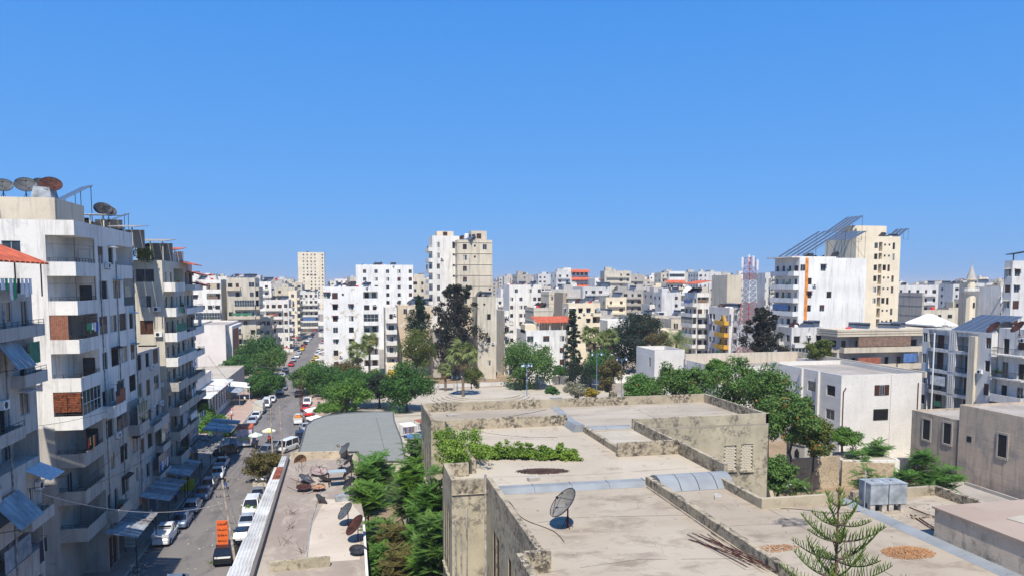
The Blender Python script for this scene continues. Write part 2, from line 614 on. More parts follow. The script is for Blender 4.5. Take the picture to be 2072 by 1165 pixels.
def building(label, poly, h, fh=3.1, mat=None, sides=None, name='apartment_building', org=None, rz=0.0, group=None,
             g0=None, par=0.9, cat='apartment block', band=0.0, seed=1, bald=1.1, bmat=None, far=False, roofm=None, ac=0.25, awn=0.1, ground=None, capm=None, lower=None, big=1.12):
    """poly: footprint corners counter-clockwise in world x, y. sides: {edge: [pattern per storey from the top]}"""
    R = random.Random(seed * 77 + 5)
    org = org or poly[0]
    B = empty(name, (org[0], org[1], 0), rz, label, cat, group)
    P = [(p[0] - org[0], p[1] - org[1]) for p in poly]
    sides = sides or {}
    bmat = bmat or mat
    g0 = (h - par) % fh if g0 is None else g0
    nf = int(round((h - par - g0) / fh))
    F = Facade()
    n = len(P)
    for e in range(n):
        a, b = P[e], P[(e + 1) % n]
        L = math.hypot(b[0] - a[0], b[1] - a[1])
        U = ((b[0] - a[0]) / L, (b[1] - a[1]) / L)
        N = (U[1], -U[0])
        ang = math.atan2(U[1], U[0])
        ops = []

        def put(nm, me, u, z, d):
            return inst(nm, me, B, (a[0] + U[0] * u - N[0] * d, a[1] + U[1] * u - N[1] * d, z), (0, 0, ang))
        pats = sides.get(e)
        if pats:
            if isinstance(pats, str): pats = [pats]
            for k in range(nf):
                fi = nf - 1 - k
                z = g0 + fi * fh
                pat = pats[min(k, len(pats) - 1)]
                bw = L / len(pat)
                i = 0
                while i < len(pat):
                    ch = pat[i]
                    run = 1
                    if ch in 'bBrLmEl':
                        while i + run < len(pat) and pat[i + run] == ch: run += 1
                    u0, u1 = i * bw, (i + run) * bw
                    uc = (u0 + u1) / 2
                    if ch in 'wWnts':
                        ww, hh, sl = {'w': (1.2, 1.3, 0.95), 'W': (1.9, 1.4, 0.95), 'n': (0.6, 0.6, 1.7), 't': (0.7, 1.7, 0.7), 's': (1.3, 1.5, 0.8)}[ch]
                        if ch != 'n': ww, hh, sl = ww * big, min(hh * big, fh - sl - .35), sl
                        ww = min(ww, bw * 0.8)
                        ww, hh = round(ww, 1), round(hh, 1)
                        ops.append((uc - ww / 2, uc + ww / 2, z + sl, z + sl + hh, 0.16))
                        st = 'shut' if ch == 's' else (R.choice(WSTY) if ch != 'n' else 'dark')
                        put('window', win_mesh(ww, hh, st), uc, z + sl, 0.09)
                        if R.random() < awn and ch in 'wW':
                            mm = MB()
                            mm.hexa([(-ww / 2 - .15, -.55, -.12), (ww / 2 + .15, -.55, -.12), (ww / 2 + .15, -.003, 0), (-ww / 2 - .15, -.003, 0),
                                     (-ww / 2 - .15, -.55, -.08), (ww / 2 + .15, -.55, -.08), (ww / 2 + .15, -.003, .06), (-ww / 2 - .15, -.003, .06)])
                            put('window_hood', mm.mesh('window_hood', R.choice([BARE, RUST, GREYW])), uc, z + sl + hh + .1, 0)
                        if R.random() < ac * 0.5:
                            put('air_conditioner', AC_MESH, uc + ww / 2 + .6 if uc + ww / 2 + 1 < L else uc - ww / 2 - .6, z + 0.5, 0)
                    elif ch in 'bBrmE':
                        # doors and windows behind a projecting balcony
                        nb = max(1, int(round((u1 - u0) / 2.6)))
                        for j in range(nb):
                            uu = u0 + (j + 0.5) * (u1 - u0) / nb
                            if R.random() < 0.5:
                                ww, hh, sl = 1.0, 2.2, 0.05
                            else:
                                ww, hh, sl = 1.5, 1.4, 0.85
                            ww = round(min(ww, (u1 - u0) / nb * 0.8), 1)
                            ops.append((uu - ww / 2, uu + ww / 2, z + sl, z + sl + hh, 0.16))
                            put('window', win_mesh(ww, hh, R.choice(['glass', 'dark', 'curt', 'shut', 'dark'])), uu, z + sl, 0.09)
                        me = balcony_mesh((u1 - u0) * 0.96, bald, ch, lower[1] if lower and z < lower[0] else bmat)
                        put('balcony', me, uc, z, 0)
                        if R.random() < .3:
                            put('potted_plants', R.choice(plant_mesh()), uc + R.uniform(-.3, .3) * (u1 - u0), z + (.97 if ch in 'bBE' else .66), -bald + .1)['kind'] = 'stuff'
                        if R.random() < ac:
                            put('air_conditioner', AC_MESH, uc + (u1 - u0) * 0.3, z + 1.9, 0)
                        rr = R.random()
                        if rr < 0.22:
                            wv = (u1 - u0) * R.uniform(.35, .9)
                            mm = MB()
                            mm.box(-wv / 2, wv / 2, -bald - .03, -bald - .004, 0, R.uniform(.7, fh - 1.2))
                            put('shade_cloth', mm.mesh('shade_cloth', R.choice(CLOTH)), uc + R.uniform(-.3, .3), z + .95 + R.uniform(0, .3), 0)
                        elif rr < 0.3:
                            put('glazed_screen', screen_mesh((u1 - u0) * 0.94, fh - 1.12), uc, z + 0.925, -bald + 0.12)
                    elif ch in 'Ll':
                        d = 1.5
                        pz = 0.95 if ch == 'L' else 0.12
                        ops.append((u0 + 0.15, u1 - 0.15, z + pz, z + fh - 0.38, d))
                        nb = max(1, int(round((u1 - u0) / 2.4)))
                        for j in range(nb):
                            uu = u0 + .15 + (j + 0.5) * (u1 - u0 - .3) / nb
                            hh = round(fh - 0.5 - pz, 1) - .1 if R.random() < .6 else 1.1
                            me = win_mesh(round(min(1.2, (u1 - u0) / nb * .7), 1), hh, R.choice(['dark', 'glass', 'shut', 'curt']))
                            put('window', me, uu, z + max(pz, .95 if hh < 1.2 else pz), d - 0.08)
                        if ch == 'l':
                            mm = MB()
                            mm.box(-(u1 - u0) / 2 + .16, (u1 - u0) / 2 - .16, 0.02, .06, 0.8, .85)
                            for q in range(int((u1 - u0) / .3)):
                                x = -(u1 - u0) / 2 + .25 + q * .3
                                mm.box(x, x + .025, 0.03, .055, 0.001, .799)
                            put('railing', mm.mesh('railing', IRON), uc, z + .12, 0)
                        rr = R.random()
                        if rr < 0.3:
                            wv = (u1 - u0) * R.uniform(.3, .8)
                            mm = MB()
                            mm.box(-wv / 2, wv / 2, .03, .06, 0, R.uniform(.8, fh - 1.4))
                            put('shade_cloth', mm.mesh('shade_cloth', R.choice(CLOTH)), uc + R.uniform(-.3, .3), z + 1.0, 0)
                    elif ch == 'c':   # breeze-block strip
                        put('breeze_block_screen', lattice_mesh(bw * 0.8, fh - 0.5), uc, z + 0.1, -0.05)
                    i += run
        if ground and e in ground and g0 > 2.4:
            pat = ground[e]
            bw = L / len(pat)
            for i, ch in enumerate(pat):
                if ch in 'os':
                    ops.append((i * bw + .25, (i + 1) * bw - .25, 0.15, min(g0 - .5, 3.2), 0.9 if ch == 'o' else .2))
                    mm = MB()
                    ww = bw - .5
                    mm.box(-ww / 2, ww / 2, 0, .04, 0, min(g0 - .5, 3.2) - .15, 0)
                    put('shop_front', mm.mesh('shop_front', DARK if ch == 'o' else R.choice([STEEL, RUST, BLUEP])), (i + .5) * bw, .15, 0.85 if ch == 'o' else .15)
        F.side(a, U, L, 0.0, h, ops, 0, lower[0] if lower else None)
        if band:
            # slab edges showing as thin ribs
            for k in range(nf + 1):
                z = g0 + k * fh
                if z < 0.5: continue
                q = [(a[0] + U[0] * u + N[0] * d, a[1] + U[1] * u + N[1] * d) for u, d in ((0, 0.001), (L, 0.001), (L, band), (0, band))]
                F.m.hexa([(x, y, z - .2) for x, y in (q[3], q[2], q[1], q[0])] + [(x, y, z - .02) for x, y in (q[3], q[2], q[1], q[0])])
    # parapet and roof
    t = 0.2
    ins = []
    for i in range(n):
        p0, p1, p2 = P[i - 1], P[i], P[(i + 1) % n]
        d1 = Vector((p1[0] - p0[0], p1[1] - p0[1])).normalized()
        d2 = Vector((p2[0] - p1[0], p2[1] - p1[1])).normalized()
        n1, n2 = Vector((-d1.y, d1.x)), Vector((-d2.y, d2.x))
        bs = (n1 + n2)
        bs = bs / max(0.3, (1 + n1.dot(n2)))
        ins.append((p1[0] + bs.x * t, p1[1] + bs.y * t))
    rz_ = h - par
    for i in range(n):
        j = (i + 1) % n
        F.m.face([(P[i][0], P[i][1], h), (P[j][0], P[j][1], h), (ins[j][0], ins[j][1], h), (ins[i][0], ins[i][1], h)], 1)
        F.m.face([(ins[j][0], ins[j][1], rz_), (ins[i][0], ins[i][1], rz_), (ins[i][0], ins[i][1], h), (ins[j][0], ins[j][1], h)])
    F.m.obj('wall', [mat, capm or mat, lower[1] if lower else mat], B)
    rm = MB()
    rm.face([(x, y, rz_ + 0.002) for x, y in ins])
    rm.obj('roof', roofm or ROOFC, B)
    return B


_pl = []


def plant_mesh():
    if not _pl:
        r = random.Random(3)
        mt = leafmat('pot_plant', (0.05, 0.13, 0.02), (0.10, 0.20, 0.04))
        for v_ in range(3):
            m = MB()
            for i in range(90):
                x, y, z = r.gauss(0, .38), r.gauss(0, .13), abs(r.gauss(.25, .22))
                a, b = r.uniform(-.09, .09), r.uniform(.04, .1)
                m.face([(x - .07, y, z), (x, y + a, z - b), (x + .07, y, z + a), (x, y - a, z + b)])
            for i in range(3): m.tube((-.4 + i * .4, 0, -.05), (-.4 + i * .4, 0, .18), .1, 7, 1, .13)
            _pl.append(m.mesh('potted_plants', [mt, RUST]))
    return _pl


def lattice_mesh(w, h):
    m = MB()
    nx, nz = max(2, int(w / .3)), max(3, int(h / .3))
    for i in range(nx + 1):
        x = -w / 2 + i * (w - .06) / nx
        m.box(x, x + .06, 0, .12, 0, h)
    for j in range(nz + 1):
        z = j * (h - .06) / nz
        m.box(-w / 2, w / 2, 0.015, .105, z, z + .06)
    return m.mesh('breeze_block_screen', WHITES)


_sm = {}


def screen_mesh(w, h):
    k = (round(w, 1), round(h, 1))
    if k in _sm: return _sm[k]
    m = MB()
    m.box(-w / 2, w / 2, -.01, .01, 0, h, 1)
    n = max(2, int(w / .8))
    for i in range(n + 1):
        x = -w / 2 + i * (w - .05) / n
        m.box(x, x + .05, -.04, .04, 0, h, 0)
    m.box(-w / 2, w / 2, -.03, -.011, h * .45, h * .45 + .05, 0)
    _sm[k] = m.mesh('glazed_screen', [WHITEF, GLASS])
    return _sm[k]


_m = MB()
_m.box(-.42, .42, -.36, -.05, 0, .58, 0)
_m.tube((-.08, -.365, .29), (-.08, -.38, .29), .22, 12, 1)
_m.box(-.35, -.3, -.36, -.002, -.05, -.001, 1)
_m.box(.3, .35, -.36, -.002, -.05, -.001, 1)
AC_MESH = _m.mesh('air_conditioner', [TANKW, IRON])
BLUEP = flat('blue_shutter_paint', (0.05, 0.12, 0.2), 0.6, 0, 0.3)
CLOTH = [flat('cloth_' + n_, c_, 0.9, 0, 0.2, 2) for n_, c_ in (('beige', (0.5, 0.42, 0.3)), ('grey', (0.3, 0.33, 0.37)), ('blue', (0.08, 0.16, 0.35)),
         ('rust', (0.3, 0.1, 0.06)), ('white', (0.7, 0.7, 0.68)), ('striped_brown', (0.22, 0.14, 0.1)), ('green', (0.06, 0.2, 0.12)))]
LAUN = [flat('laundry_' + n_, c_, 0.9, 0, 0.1, 3) for n_, c_ in (('blue', (0.04, 0.12, 0.45)), ('white', (0.75, 0.75, 0.75)), ('red', (0.45, 0.04, 0.05)), ('black', (0.03, 0.03, 0.04)),
        ('yellow', (0.6, 0.45, 0.12)), ('green', (0.04, 0.35, 0.15)), ('pink', (0.6, 0.25, 0.35)), ('brown', (0.25, 0.14, 0.08)))]


def box_poly(x0, x1, y0, y1):
    return [(x0, y0), (x1, y0), (x1, y1), (x0, y1)]     # edges: 0 S, 1 E, 2 N, 3 W


# ------------------------------------------------------------------ ground
GROUND = ground_mat('city_dust', (0.25, 0.21, 0.17), (0.31, 0.27, 0.22), (0.17, 0.14, 0.11), 0.05, 0.4)
ASPH = ground_mat('asphalt', (0.155, 0.14, 0.132), (0.195, 0.175, 0.16), (0.09, 0.082, 0.078), 0.14, 0.55, (1, 0.35, 1), (0.5, 0.66), cracks=True)
PAVE = ground_mat('worn_pavement', (0.26, 0.215, 0.18), (0.33, 0.27, 0.22), (0.16, 0.13, 0.11), 0.3, 1.5)
PINKP = ground_mat('pink_pavement', (0.36, 0.255, 0.205), (0.42, 0.31, 0.25), (0.4, 0.3, 0.25), 0.3, 1.5)
PLAZA = ground_mat('plaza_stone', (0.37, 0.325, 0.255), (0.45, 0.40, 0.33), (0.26, 0.22, 0.165), 0.2, 1.0, (1, 2, 1))
SOIL = ground_mat('garden_soil', (0.22, 0.16, 0.10), (0.30, 0.22, 0.15), (0.14, 0.10, 0.06), 0.3, 1.5)
struct(rectmesh('ground', -1500, 2600, -200, 1700, 0, GROUND))
SEA = flat('sea_water', (0.02, 0.07, 0.16), 0.3, 0, 0.05, 0.01)
struct(rectmesh('sea', -6000, 8000, 1700, 9000, -0.5, SEA))
struct(rectmesh('road', -20.7, -9.2, 20, 150, 0.004, ASPH))
m = MB()
m.face([(-20.7, 150, .004), (-9.2, 150, .004), (-11.5, 210, .004), (-11.8, 520, .004), (-21, 520, .004), (-21, 210, .004)])
struct(m.obj('road', ASPH))
struct(rectmesh('pavement', -27, -20.9, 20, 136, 0.12, PAVE, 0.12))
struct(rectmesh('kerb', -20.9, -20.7, 20, 190, 0.13, flat('kerb_stone', (0.4, 0.37, 0.33), .9), 0.13))
struct(rectmesh('pavement', -27, -20.9, 136.01, 190, 0.12, PINKP, 0.12))
struct(rectmesh('pavement', -9.2, -6.0, 132, 200, 0.12, PINKP, 0.12))
struct(rectmesh('plaza_floor', 6.6, 62, 150, 186, 0.1, PLAZA, 0.1))
struct(rectmesh('garden_bed', 1.0, 5.4, 30, 96, 0.012, SOIL))
struct(rectmesh('garden_bed', 25, 76, 44, 112, 0.012, SOIL))
struct(rectmesh('garden_bed', -5.8, 44, 186.2, 214, 0.05, SOIL))
struct(rectmesh('yard', 6.2, 6.9, 78, 130, 0.02, PLAZA))
struct(rectmesh('yard', 6.9, 20, 81, 149, 0.02, PLAZA))
# stepped round platform on the plaza
m = MB()
for i in range(5):
    r = 12.5 - i * 1.1
    m.lathe((30, 168, 0.1), [(r, i * .22), (r, (i + 1) * .22), (r - 1.1, (i + 1) * .22)], 40)
m.face([(30 + 7.0 * math.cos(t * math.pi / 20), 168 + 7.0 * math.sin(t * math.pi / 20), 1.2) for t in range(40)])
struct(m.obj('plaza_steps', PLAZA))


def on_y(px, py, Y):
    d = _ray(px, py)
    t = Y / d[1]
    return (d[0] * t, Y, EYE + d[2] * t)


def on_x(px, py, X):
    d = _ray(px, py)
    t = X / d[0]
    return (X, d[1] * t, EYE + d[2] * t)


# ------------------------------------------------------------------ the big flat-roofed building in front
MOULD = mouldy('mould_eaten_parapet', (0.44, 0.37, 0.26), (0.075, 0.062, 0.05), 0.45, 0.56, 3.2)
MOULDW = mouldy('stained_yellow_plaster', (0.46, 0.40, 0.28), (0.15, 0.13, 0.105), 0.48, 0.60, 1.9)
MROOF = ground_mat('sunbleached_roof_screed', (0.335, 0.275, 0.205), (0.40, 0.34, 0.262), (0.20, 0.155, 0.115), 0.08, 0.35, (1, 1.6, 1), (0.5, 0.66), cracks=True)
MROOFL = ground_mat('pale_roof_screed', (0.37, 0.31, 0.235), (0.44, 0.38, 0.295), (0.24, 0.19, 0.14), 0.12, 0.6)
FLASH = flat('grey_metal_flashing', (0.235, 0.25, 0.26), 0.85, 0.0, 0.12, 0.8)
Z = 14.0
main = empty('flat_roofed_building', (7.0, 22.0, 0), 0, 'large old flat roofed building with mouldy parapets and pinkish roofs in the foreground', 'building')
MO = Vector((7.0, 22.0, 0))


class LB(MB):
    """mesh given in world places, stored relative to the thing's base"""

    def __init__(s, O):
        super().__init__()
        s.O = O

    def done(s, name, mats, par, smooth=False):
        s.v = [(x - s.O[0], y - s.O[1], z - s.O[2]) for x, y, z in s.v]
        return s.obj(name, mats, par, smooth=smooth)


outl = [(7.0, 22), (36, 22), (35.2, 38), (23.2, 38), (23.2, 44.2), (24.6, 44.2), (24.6, 60.7), (37.2, 60.7), (37.2, 73.5), (6.6, 73.5), (6.6, 64),
        (7.8, 64), (7.8, 49), (5.8, 49), (5.8, 44.3), (8.0, 44.3), (8.0, 31.5), (7.0, 31.5)]
f = Facade()
openW = {15: [], 13: [], 11: [], 9: [], 7: [], 6: [], 17: []}
# edge 15: (8,44.3)->(8,31.5) facing west
tall = []
for yc in (42.0, 40.9, 37.6, 36.0, 33.3):
    u = 44.3 - yc
    openW[15].append((u - .36, u + .36, 8.6, 12.3, .09))
    tall.append((8.0, yc, 8.6))
    openW[15].append((u - .36, u + .36, 2.2, 6.4, .09))
    tall.append((8.0, yc, 2.2))
for yc in (48.0, 46.9, 45.8, ):
    u = 49 - yc
    openW[13].append((u - .28, u + .28, 8.4, 12.6, .09))
    tall.append((5.8, yc, 8.4))
for yc in (71.5, 69.6, 67.7, 65.8):
    u = 73.5 - yc
    openW[9].append((u - .4, u + .4, 8.4, 11.8, .09))
    tall.append((6.6, yc, 8.4))
for yc in (62, 59.5, 57, 54.5):
    u = 64 - yc
    openW[11].append((u - .4, u + .4, 8.4, 11.8, .09))
    tall.append((7.8, yc, 8.4))
u0 = 32.85 - 24.6
openW[6] = [(u0, u0 + 1.2, 9.9, 12.2, .3), (u0 + 1.65, u0 + 2.85, 9.8, 12.25, .3)]
for i in range(len(outl)):
    a, b = outl[i], outl[(i + 1) % len(outl)]
    L = math.hypot(b[0] - a[0], b[1] - a[1])
    f.side(a, ((b[0] - a[0]) / L, (b[1] - a[1]) / L), L, 0, Z, openW.get(i, []))
f.m.v = [(x - MO[0], y - MO[1], z) for x, y, z in f.m.v]
f.m.obj('wall', MOULDW, main)
LOUV = flat('dark_wooden_louvre', (0.045, 0.022, 0.016), 0.7, 0, 0.3)


def louvre(w, h):
    m = MB()
    m.box(-w / 2, w / 2, .005, .018, 0, h, 1)
    m.box(-w / 2, -w / 2 + .07, -.03, .0049, 0, h, 0)
    m.box(w / 2 - .07, w / 2, -.03, .0049, 0, h, 0)
    m.box(-.03, .03, -.025, .0049, 0, h, 0)
    n = int(h / .14)
    for i in range(n):
        z = i * h / n
        m.hexa([(-w / 2 + .071, -.02, z), (w / 2 - .071, -.02, z), (w / 2 - .071, .003, z + .06), (-w / 2 + .071, .003, z + .06),
                (-w / 2 + .071, -.02, z + .02), (w / 2 - .071, -.02, z + .02), (w / 2 - .071, .003, z + .08), (-w / 2 + .071, .003, z + .08)])
    return m.mesh('louvred_window', [LOUV, DARK])


lv = {}
for (x, y, z) in tall:
    w_, h_ = {8.0: (.72, 3.7 if z > 5 else 4.2), 5.8: (.56, 4.2), 6.6: (.8, 3.4), 7.8: (.8, 3.4)}[x]
    if (w_, h_) not in lv: lv[(w_, h_)] = louvre(w_, h_)
    inst('louvred_window', lv[(w_, h_)], main, (x - MO[0] + .07, y - MO[1], z), (0, 0, -math.pi / 2))
    s_ = MB().box(-w_ / 2 - .12, w_ / 2 + .12, -.14, -.002, -.14, 0)
    s_.obj('window_sill', MOULDW, main, (x - MO[0], y - MO[1], z), (0, 0, -math.pi / 2))
# walled-up windows with their bricks
brick = MB().box(-.145, .145, 0, .1, 0, .13).mesh('brick', flat('pale_block', (0.62, 0.55, 0.42), 0.95, 0, 0.18, 3))
for k, (xa, za, zb) in enumerate(((32.85, 9.9, 12.2), (34.5, 9.8, 12.25))):
    bk = LB(MO)
    bk.box(xa, xa + 1.2, 60.86, 60.99, za, zb)
    bb = bk.done('infill_panel', flat('mortar', (0.3, 0.26, 0.2), .95), main)
    r = 0
    z = za + .02
    while z < zb - .1:
        off = 0 if r % 2 == 0 else .155
        for c in range(4 if r % 2 == 0 else 3):
            inst('brick', brick, bb, (xa + .13 + off + c * .31 - MO[0], 60.77 - MO[1] + rnd.uniform(-.015, .015), z))
        z += .16
        r += 1
    LB(MO).box(xa - .1, xa + 1.3, 60.55, 60.69, za - .14, za - .01).done('window_sill', MOULDW, main)
# roof decks
rm = LB(MO)
rm.face([(x, y, Z + .004) for x, y in [(8.0, 31.5), (7.0, 31.5), (7.0, 22), (36, 22), (35.2, 38), (23.2, 38), (23.2, 44.2), (8.0, 44.2)]])
rm.done('roof', MROOF, main)
rm = LB(MO)
rm.face([(x, y, Z + .004) for x, y in [(5.8, 44.2), (24.6, 44.2), (24.6, 51.5), (19.8, 51.5), (19.8, 64), (7.8, 64), (7.8, 49), (5.8, 49)]])
rm.done('roof', MROOFL, main)
rm = LB(MO)
rm.face([(x, y, Z + .12) for x, y in [(6.6, 64), (19.8, 64), (19.8, 60.7), (37.2, 60.7), (37.2, 73.5), (6.6, 73.5)]])
rm.face([(x, y, z) for x, y, z in [(19.8, 60.69, Z + .12), (37.2, 60.69, Z + .12), (37.2, 60.69, Z), (19.8, 60.69, Z)]])
rm.done('roof', ground_mat('grey_roof_screed', (0.29, 0.245, 0.19), (0.40, 0.345, 0.275), (0.20, 0.17, 0.135), 0.09, 0.4, (1, 2.5, 1)), main)
rm = LB(MO)
rm.box(19.81, 24.59, 51.5, 60.68, Z + .02, Z + .03)
rm.done('roof', PLAZA, main)


def parapet(pts, h, t=.28, z=Z, mat=MOULD, wob=.02):
    """low wall along a line, top slightly uneven, worn"""
    m = LB(MO)
    for (a, b) in zip(pts, pts[1:]):
        a, b = Vector(a), Vector(b)
        d = b - a
        L = d.length
        d.normalize()
        nn = Vector((-d.y, d.x)) * t
        k = max(1, int(L / 0.7))
        hs_ = [h + rnd.uniform(-wob, wob) for _ in range(k + 1)]
        for i in range(k):
            p, q = a + d * (L * i / k), a + d * (L * (i + 1) / k)
            m.hexa([(p.x, p.y, z), (q.x, q.y, z), (q.x + nn.x, q.y + nn.y, z), (p.x + nn.x, p.y + nn.y, z),
                    (p.x, p.y, z + hs_[i]), (q.x, q.y, z + hs_[i + 1]), (q.x + nn.x, q.y + nn.y, z + hs_[i + 1]), (p.x + nn.x, p.y + nn.y, z + hs_[i])])
    return m.done('parapet', mat, main)


parapet([(37.2, 60.7), (37.2, 73.2)], 1.0)
parapet([(37.2, 73.22), (6.9, 73.22)], 1.0, t=.28)
m = LB(MO)
parapet([(6.6, 73.5), (6.6, 64.0)], 1.0)
parapet([(6.9, 64.0), (19.0, 64.0)], .95)
parapet([(7.8, 63.98), (7.8, 49.3)], .95)
parapet([(7.8, 49.28), (7.8, 49.0)], .95)
parapet([(7.5, 48.72), (5.8, 48.72)], .9)
parapet([(5.8, 48.7), (5.8, 44.6)], .9)
parapet([(5.8, 44.3), (8.25, 44.3)], .9)
parapet([(8.0, 44.28), (8.0, 31.5)], .95, t=.3)
parapet([(7.3, 31.22), (8.55, 31.22)], 1.0, t=.3)
parapet([(7.0, 31.5), (7.0, 22)], .95, t=.3)
parapet([(24.0, 60.7), (37.2, 60.7)], 1.0, t=.3, mat=MOULDW)
parapet([(19.5, 61.4), (19.5, 51.8)], .5, t=.3)
parapet([(19.2, 51.5), (24.3, 51.5)], 1.05, t=.28)
parapet([(24.3, 51.78), (24.3, 60.4)], .9)
parapet([(24.3, 44.4), (24.3, 51.48)], .95)
parapet([(18.3, 44.0), (18.3, 31.2), (18.4, 22.4)], .55, t=.34, wob=.03)
parapet([(23.1, 38.0), (23.1, 43.6)], .55)
parapet([(22.82, 37.7), (28.1, 37.7)], .6)
parapet([(29.0, 38.0), (35.0, 38.0)], .55)
parapet([(35.0, 34.0), (35.0, 37.98)], .55)
parapet([(30.0, 34.3), (34.98, 34.3)], .1, t=.2)
# raised block on the right
m = LB(MO)
m.box(28.9, 36.6, 21.7, 31.6, Z, 15.5)
rb = m.done('raised_roof_block', mouldy('brown_stained_plaster', (0.60, 0.48, 0.36), (0.15, 0.13, 0.10), 0.49, 0.6, 2.0, (1, 1, .5)), main)
m = LB(MO)
m.box(28.8, 36.7, 21.6, 31.7, 15.503, 15.6)
m.done('roof', ground_mat('brown_roof_screed', (0.33, 0.25, 0.195), (0.38, 0.295, 0.235), (0.24, 0.185, 0.15), 0.2, 0.8), main)
# metal flashings over the joints
def flashing(p, q, w, h=.22):
    m = LB(MO)
    p, q = Vector(p), Vector(q)
    d = (q - p).normalized()
    n_ = Vector((-d.y, d.x, 0)) * w / 2
    L = (q - p).length
    k = max(1, int(L / 2.2))
    for i in range(k):
        a, b = p + d * (L * i / k), p + d * (L * (i + 1) / k - .02)
        up = Vector((0, 0, h))
        m.hexa([tuple(a - n_), tuple(b - n_), tuple(b + n_), tuple(a + n_), tuple(a - n_ * .5 + up), tuple(b - n_ * .5 + up), tuple(b + n_ * .5 + up), tuple(a + n_ * .5 + up)])
        c = p + d * (L * (i + 1) / k)
        m.hexa([tuple(c - n_ * .52 - d * .05 + up), tuple(c - n_ * .52 + d * .03 + up), tuple(c + n_ * .52 + d * .03 + up), tuple(c + n_ * .52 - d * .05 + up),
                tuple(c - n_ * .5 - d * .05 + up * 1.15), tuple(c - n_ * .5 + d * .03 + up * 1.15), tuple(c + n_ * .5 + d * .03 + up * 1.15), tuple(c + n_ * .5 - d * .05 + up * 1.15)])
    return m.done('metal_flashing', FLASH, main)


flashing((8.5, 44.3, Z + .01), (18.2, 44.1, Z + .01), 1.3, .3)
flashing((19.6, 61.8, Z + .13), (24.0, 61.5, Z + .13), 1.2, .15)
flashing((28.5, 38.3, Z + .01), (28.4, 21.8, Z + .01), 1.0, .12)
flashing((20.3, 73.2, Z + .13), (19.7, 64.5, Z + .13), .9, .1)
m = LB(MO)
m.box(19.9, 21.1, 73.0, 73.21, Z + .13, Z + 1.02)
m.box(19.9, 21.1, 73.0, 73.6, Z + 1.03, Z + 1.08)
m.done('metal_flashing', FLASH, main)
# curved sheet over the expansion joint and the sloping one further back
def curved(x0, x1, y0, y1, h, seg=4, name='curved_metal_sheet'):
    for s_ in range(seg):
        m = LB(MO)
        xa, xb = x0 + (x1 - x0) * s_ / seg, x0 + (x1 - x0) * (s_ + 1) / seg - .05
        pr = [(y0 + (y1 - y0) * i / 8, Z + .02 + h * math.sin(math.pi * (i / 8) ** .8)) for i in range(9)]
        for (ya, za), (yb, zb) in zip(pr, pr[1:]):
            m.face([(xa, ya, za), (xb, ya, za), (xb, yb, zb), (xa, yb, zb)])
        m.face([(xa, y, z) for y, z in pr][::-1])
        m.face([(xb, y, z) for y, z in pr])
        m.done(name, FLASH, main)
curved(18.7, 23.6, 42.0, 45.0, .75, 4)
m = LB(MO)
m.hexa([(18.6, 60.9, Z), (19.9, 60.9, Z), (19.9, 64.2, Z), (18.6, 64.2, Z), (18.9, 60.9, Z + .65), (19.6, 60.9, Z + .65), (19.6, 64.0, Z + .5), (18.9, 64.0, Z + .5)])
m.done('metal_flashing', FLASH, main)
# drain pipe at the near bay
m = LB(MO)
for a, b in (((8.12, 44.15, 15.2), (8.12, 44.15, 9)), ((8.12, 44.15, 9), (7.95, 44.15, 2))):
    m.tube((a[0] - .25, a[1] - .02, a[2]), (b[0] - .25, b[1] - .02, b[2]), .07, 8)
m.done('drain_pipe', flat('old_grey_pipe', (0.35, 0.33, 0.3), .7, 0, .4, 3), main)
m = LB(MO)
for x, zt in ((6.0, 12.5), (6.35, 11.6), (6.7, 13.2)):
    m.tube((x, 44.2, 1), (x, 44.2, zt), .045, 6)
m.done('drain_pipe', flat('old_grey_pipe', (0.35, 0.33, 0.3)), main)
# debris on the roof
m = MB()
for i in range(14):
    p = on_z(1390 + rnd.uniform(0, 60), 1075 + rnd.uniform(0, 18), Z + .05)
    q = on_z(1500 + rnd.uniform(0, 80), 1125 + rnd.uniform(0, 30), Z + .12 + rnd.random() * .1)
    m.tube((p[0] - p[0] * 0, p[1], p[2]), q, .018, 4)
tag(m.obj('steel_rods', RUST), 'loose bundle of rusty reinforcing rods lying on the near roof', 'metal rods')
for (a, b, lab) in (((1840, 1025), (1902, 1050), 'single dark rod lying on the right hand roof patch'), ((1842, 1040), (1900, 1078), 'pair of reddish rods lying across the right hand roof patch')):
    m = MB()
    p, q = on_z(*a, Z + .05), on_z(*b, Z + .08)
    m.tube(p, q, .03, 5)
    if 'pair' in lab: m.tube((p[0] + .2, p[1] - .1, p[2]), (q[0] + .1, q[1] - .3, q[2]), .03, 5)
    tag(m.obj('metal_rod', RUST), lab, 'metal rod')
# dark brown flakes, dry grass, damp stain
def patch(name, px, py, rx, ry, z, mat, label, cat, n=420, size=.09, hgt=.08, ang=0):
    c = on_z(px, py, z)
    m = MB()
    for i in range(n):
        r, t = math.sqrt(rnd.random()) * (1 + rnd.uniform(-.15, .1)), rnd.uniform(0, 6.283)
        x, y = rx * r * math.cos(t), ry * r * math.sin(t)
        x, y = x * math.cos(ang) - y * math.sin(ang), x * math.sin(ang) + y * math.cos(ang)
        x += c[0]
        y += c[1]
        zz = z + .01 + rnd.random() * hgt * (1.1 - r)
        a = rnd.uniform(0, 3.14)
        dx, dy = math.cos(a) * size, math.sin(a) * size
        m.face([(x - dx, y - dy, zz), (x + dy * .6, y - dx * .6, zz + rnd.uniform(0, .03)), (x + dx, y + dy, zz + rnd.uniform(0, hgt * .6)), (x - dy * .6, y + dx * .6, zz)])
    return tag(m.obj(name, mat), label, cat, kind='stuff')
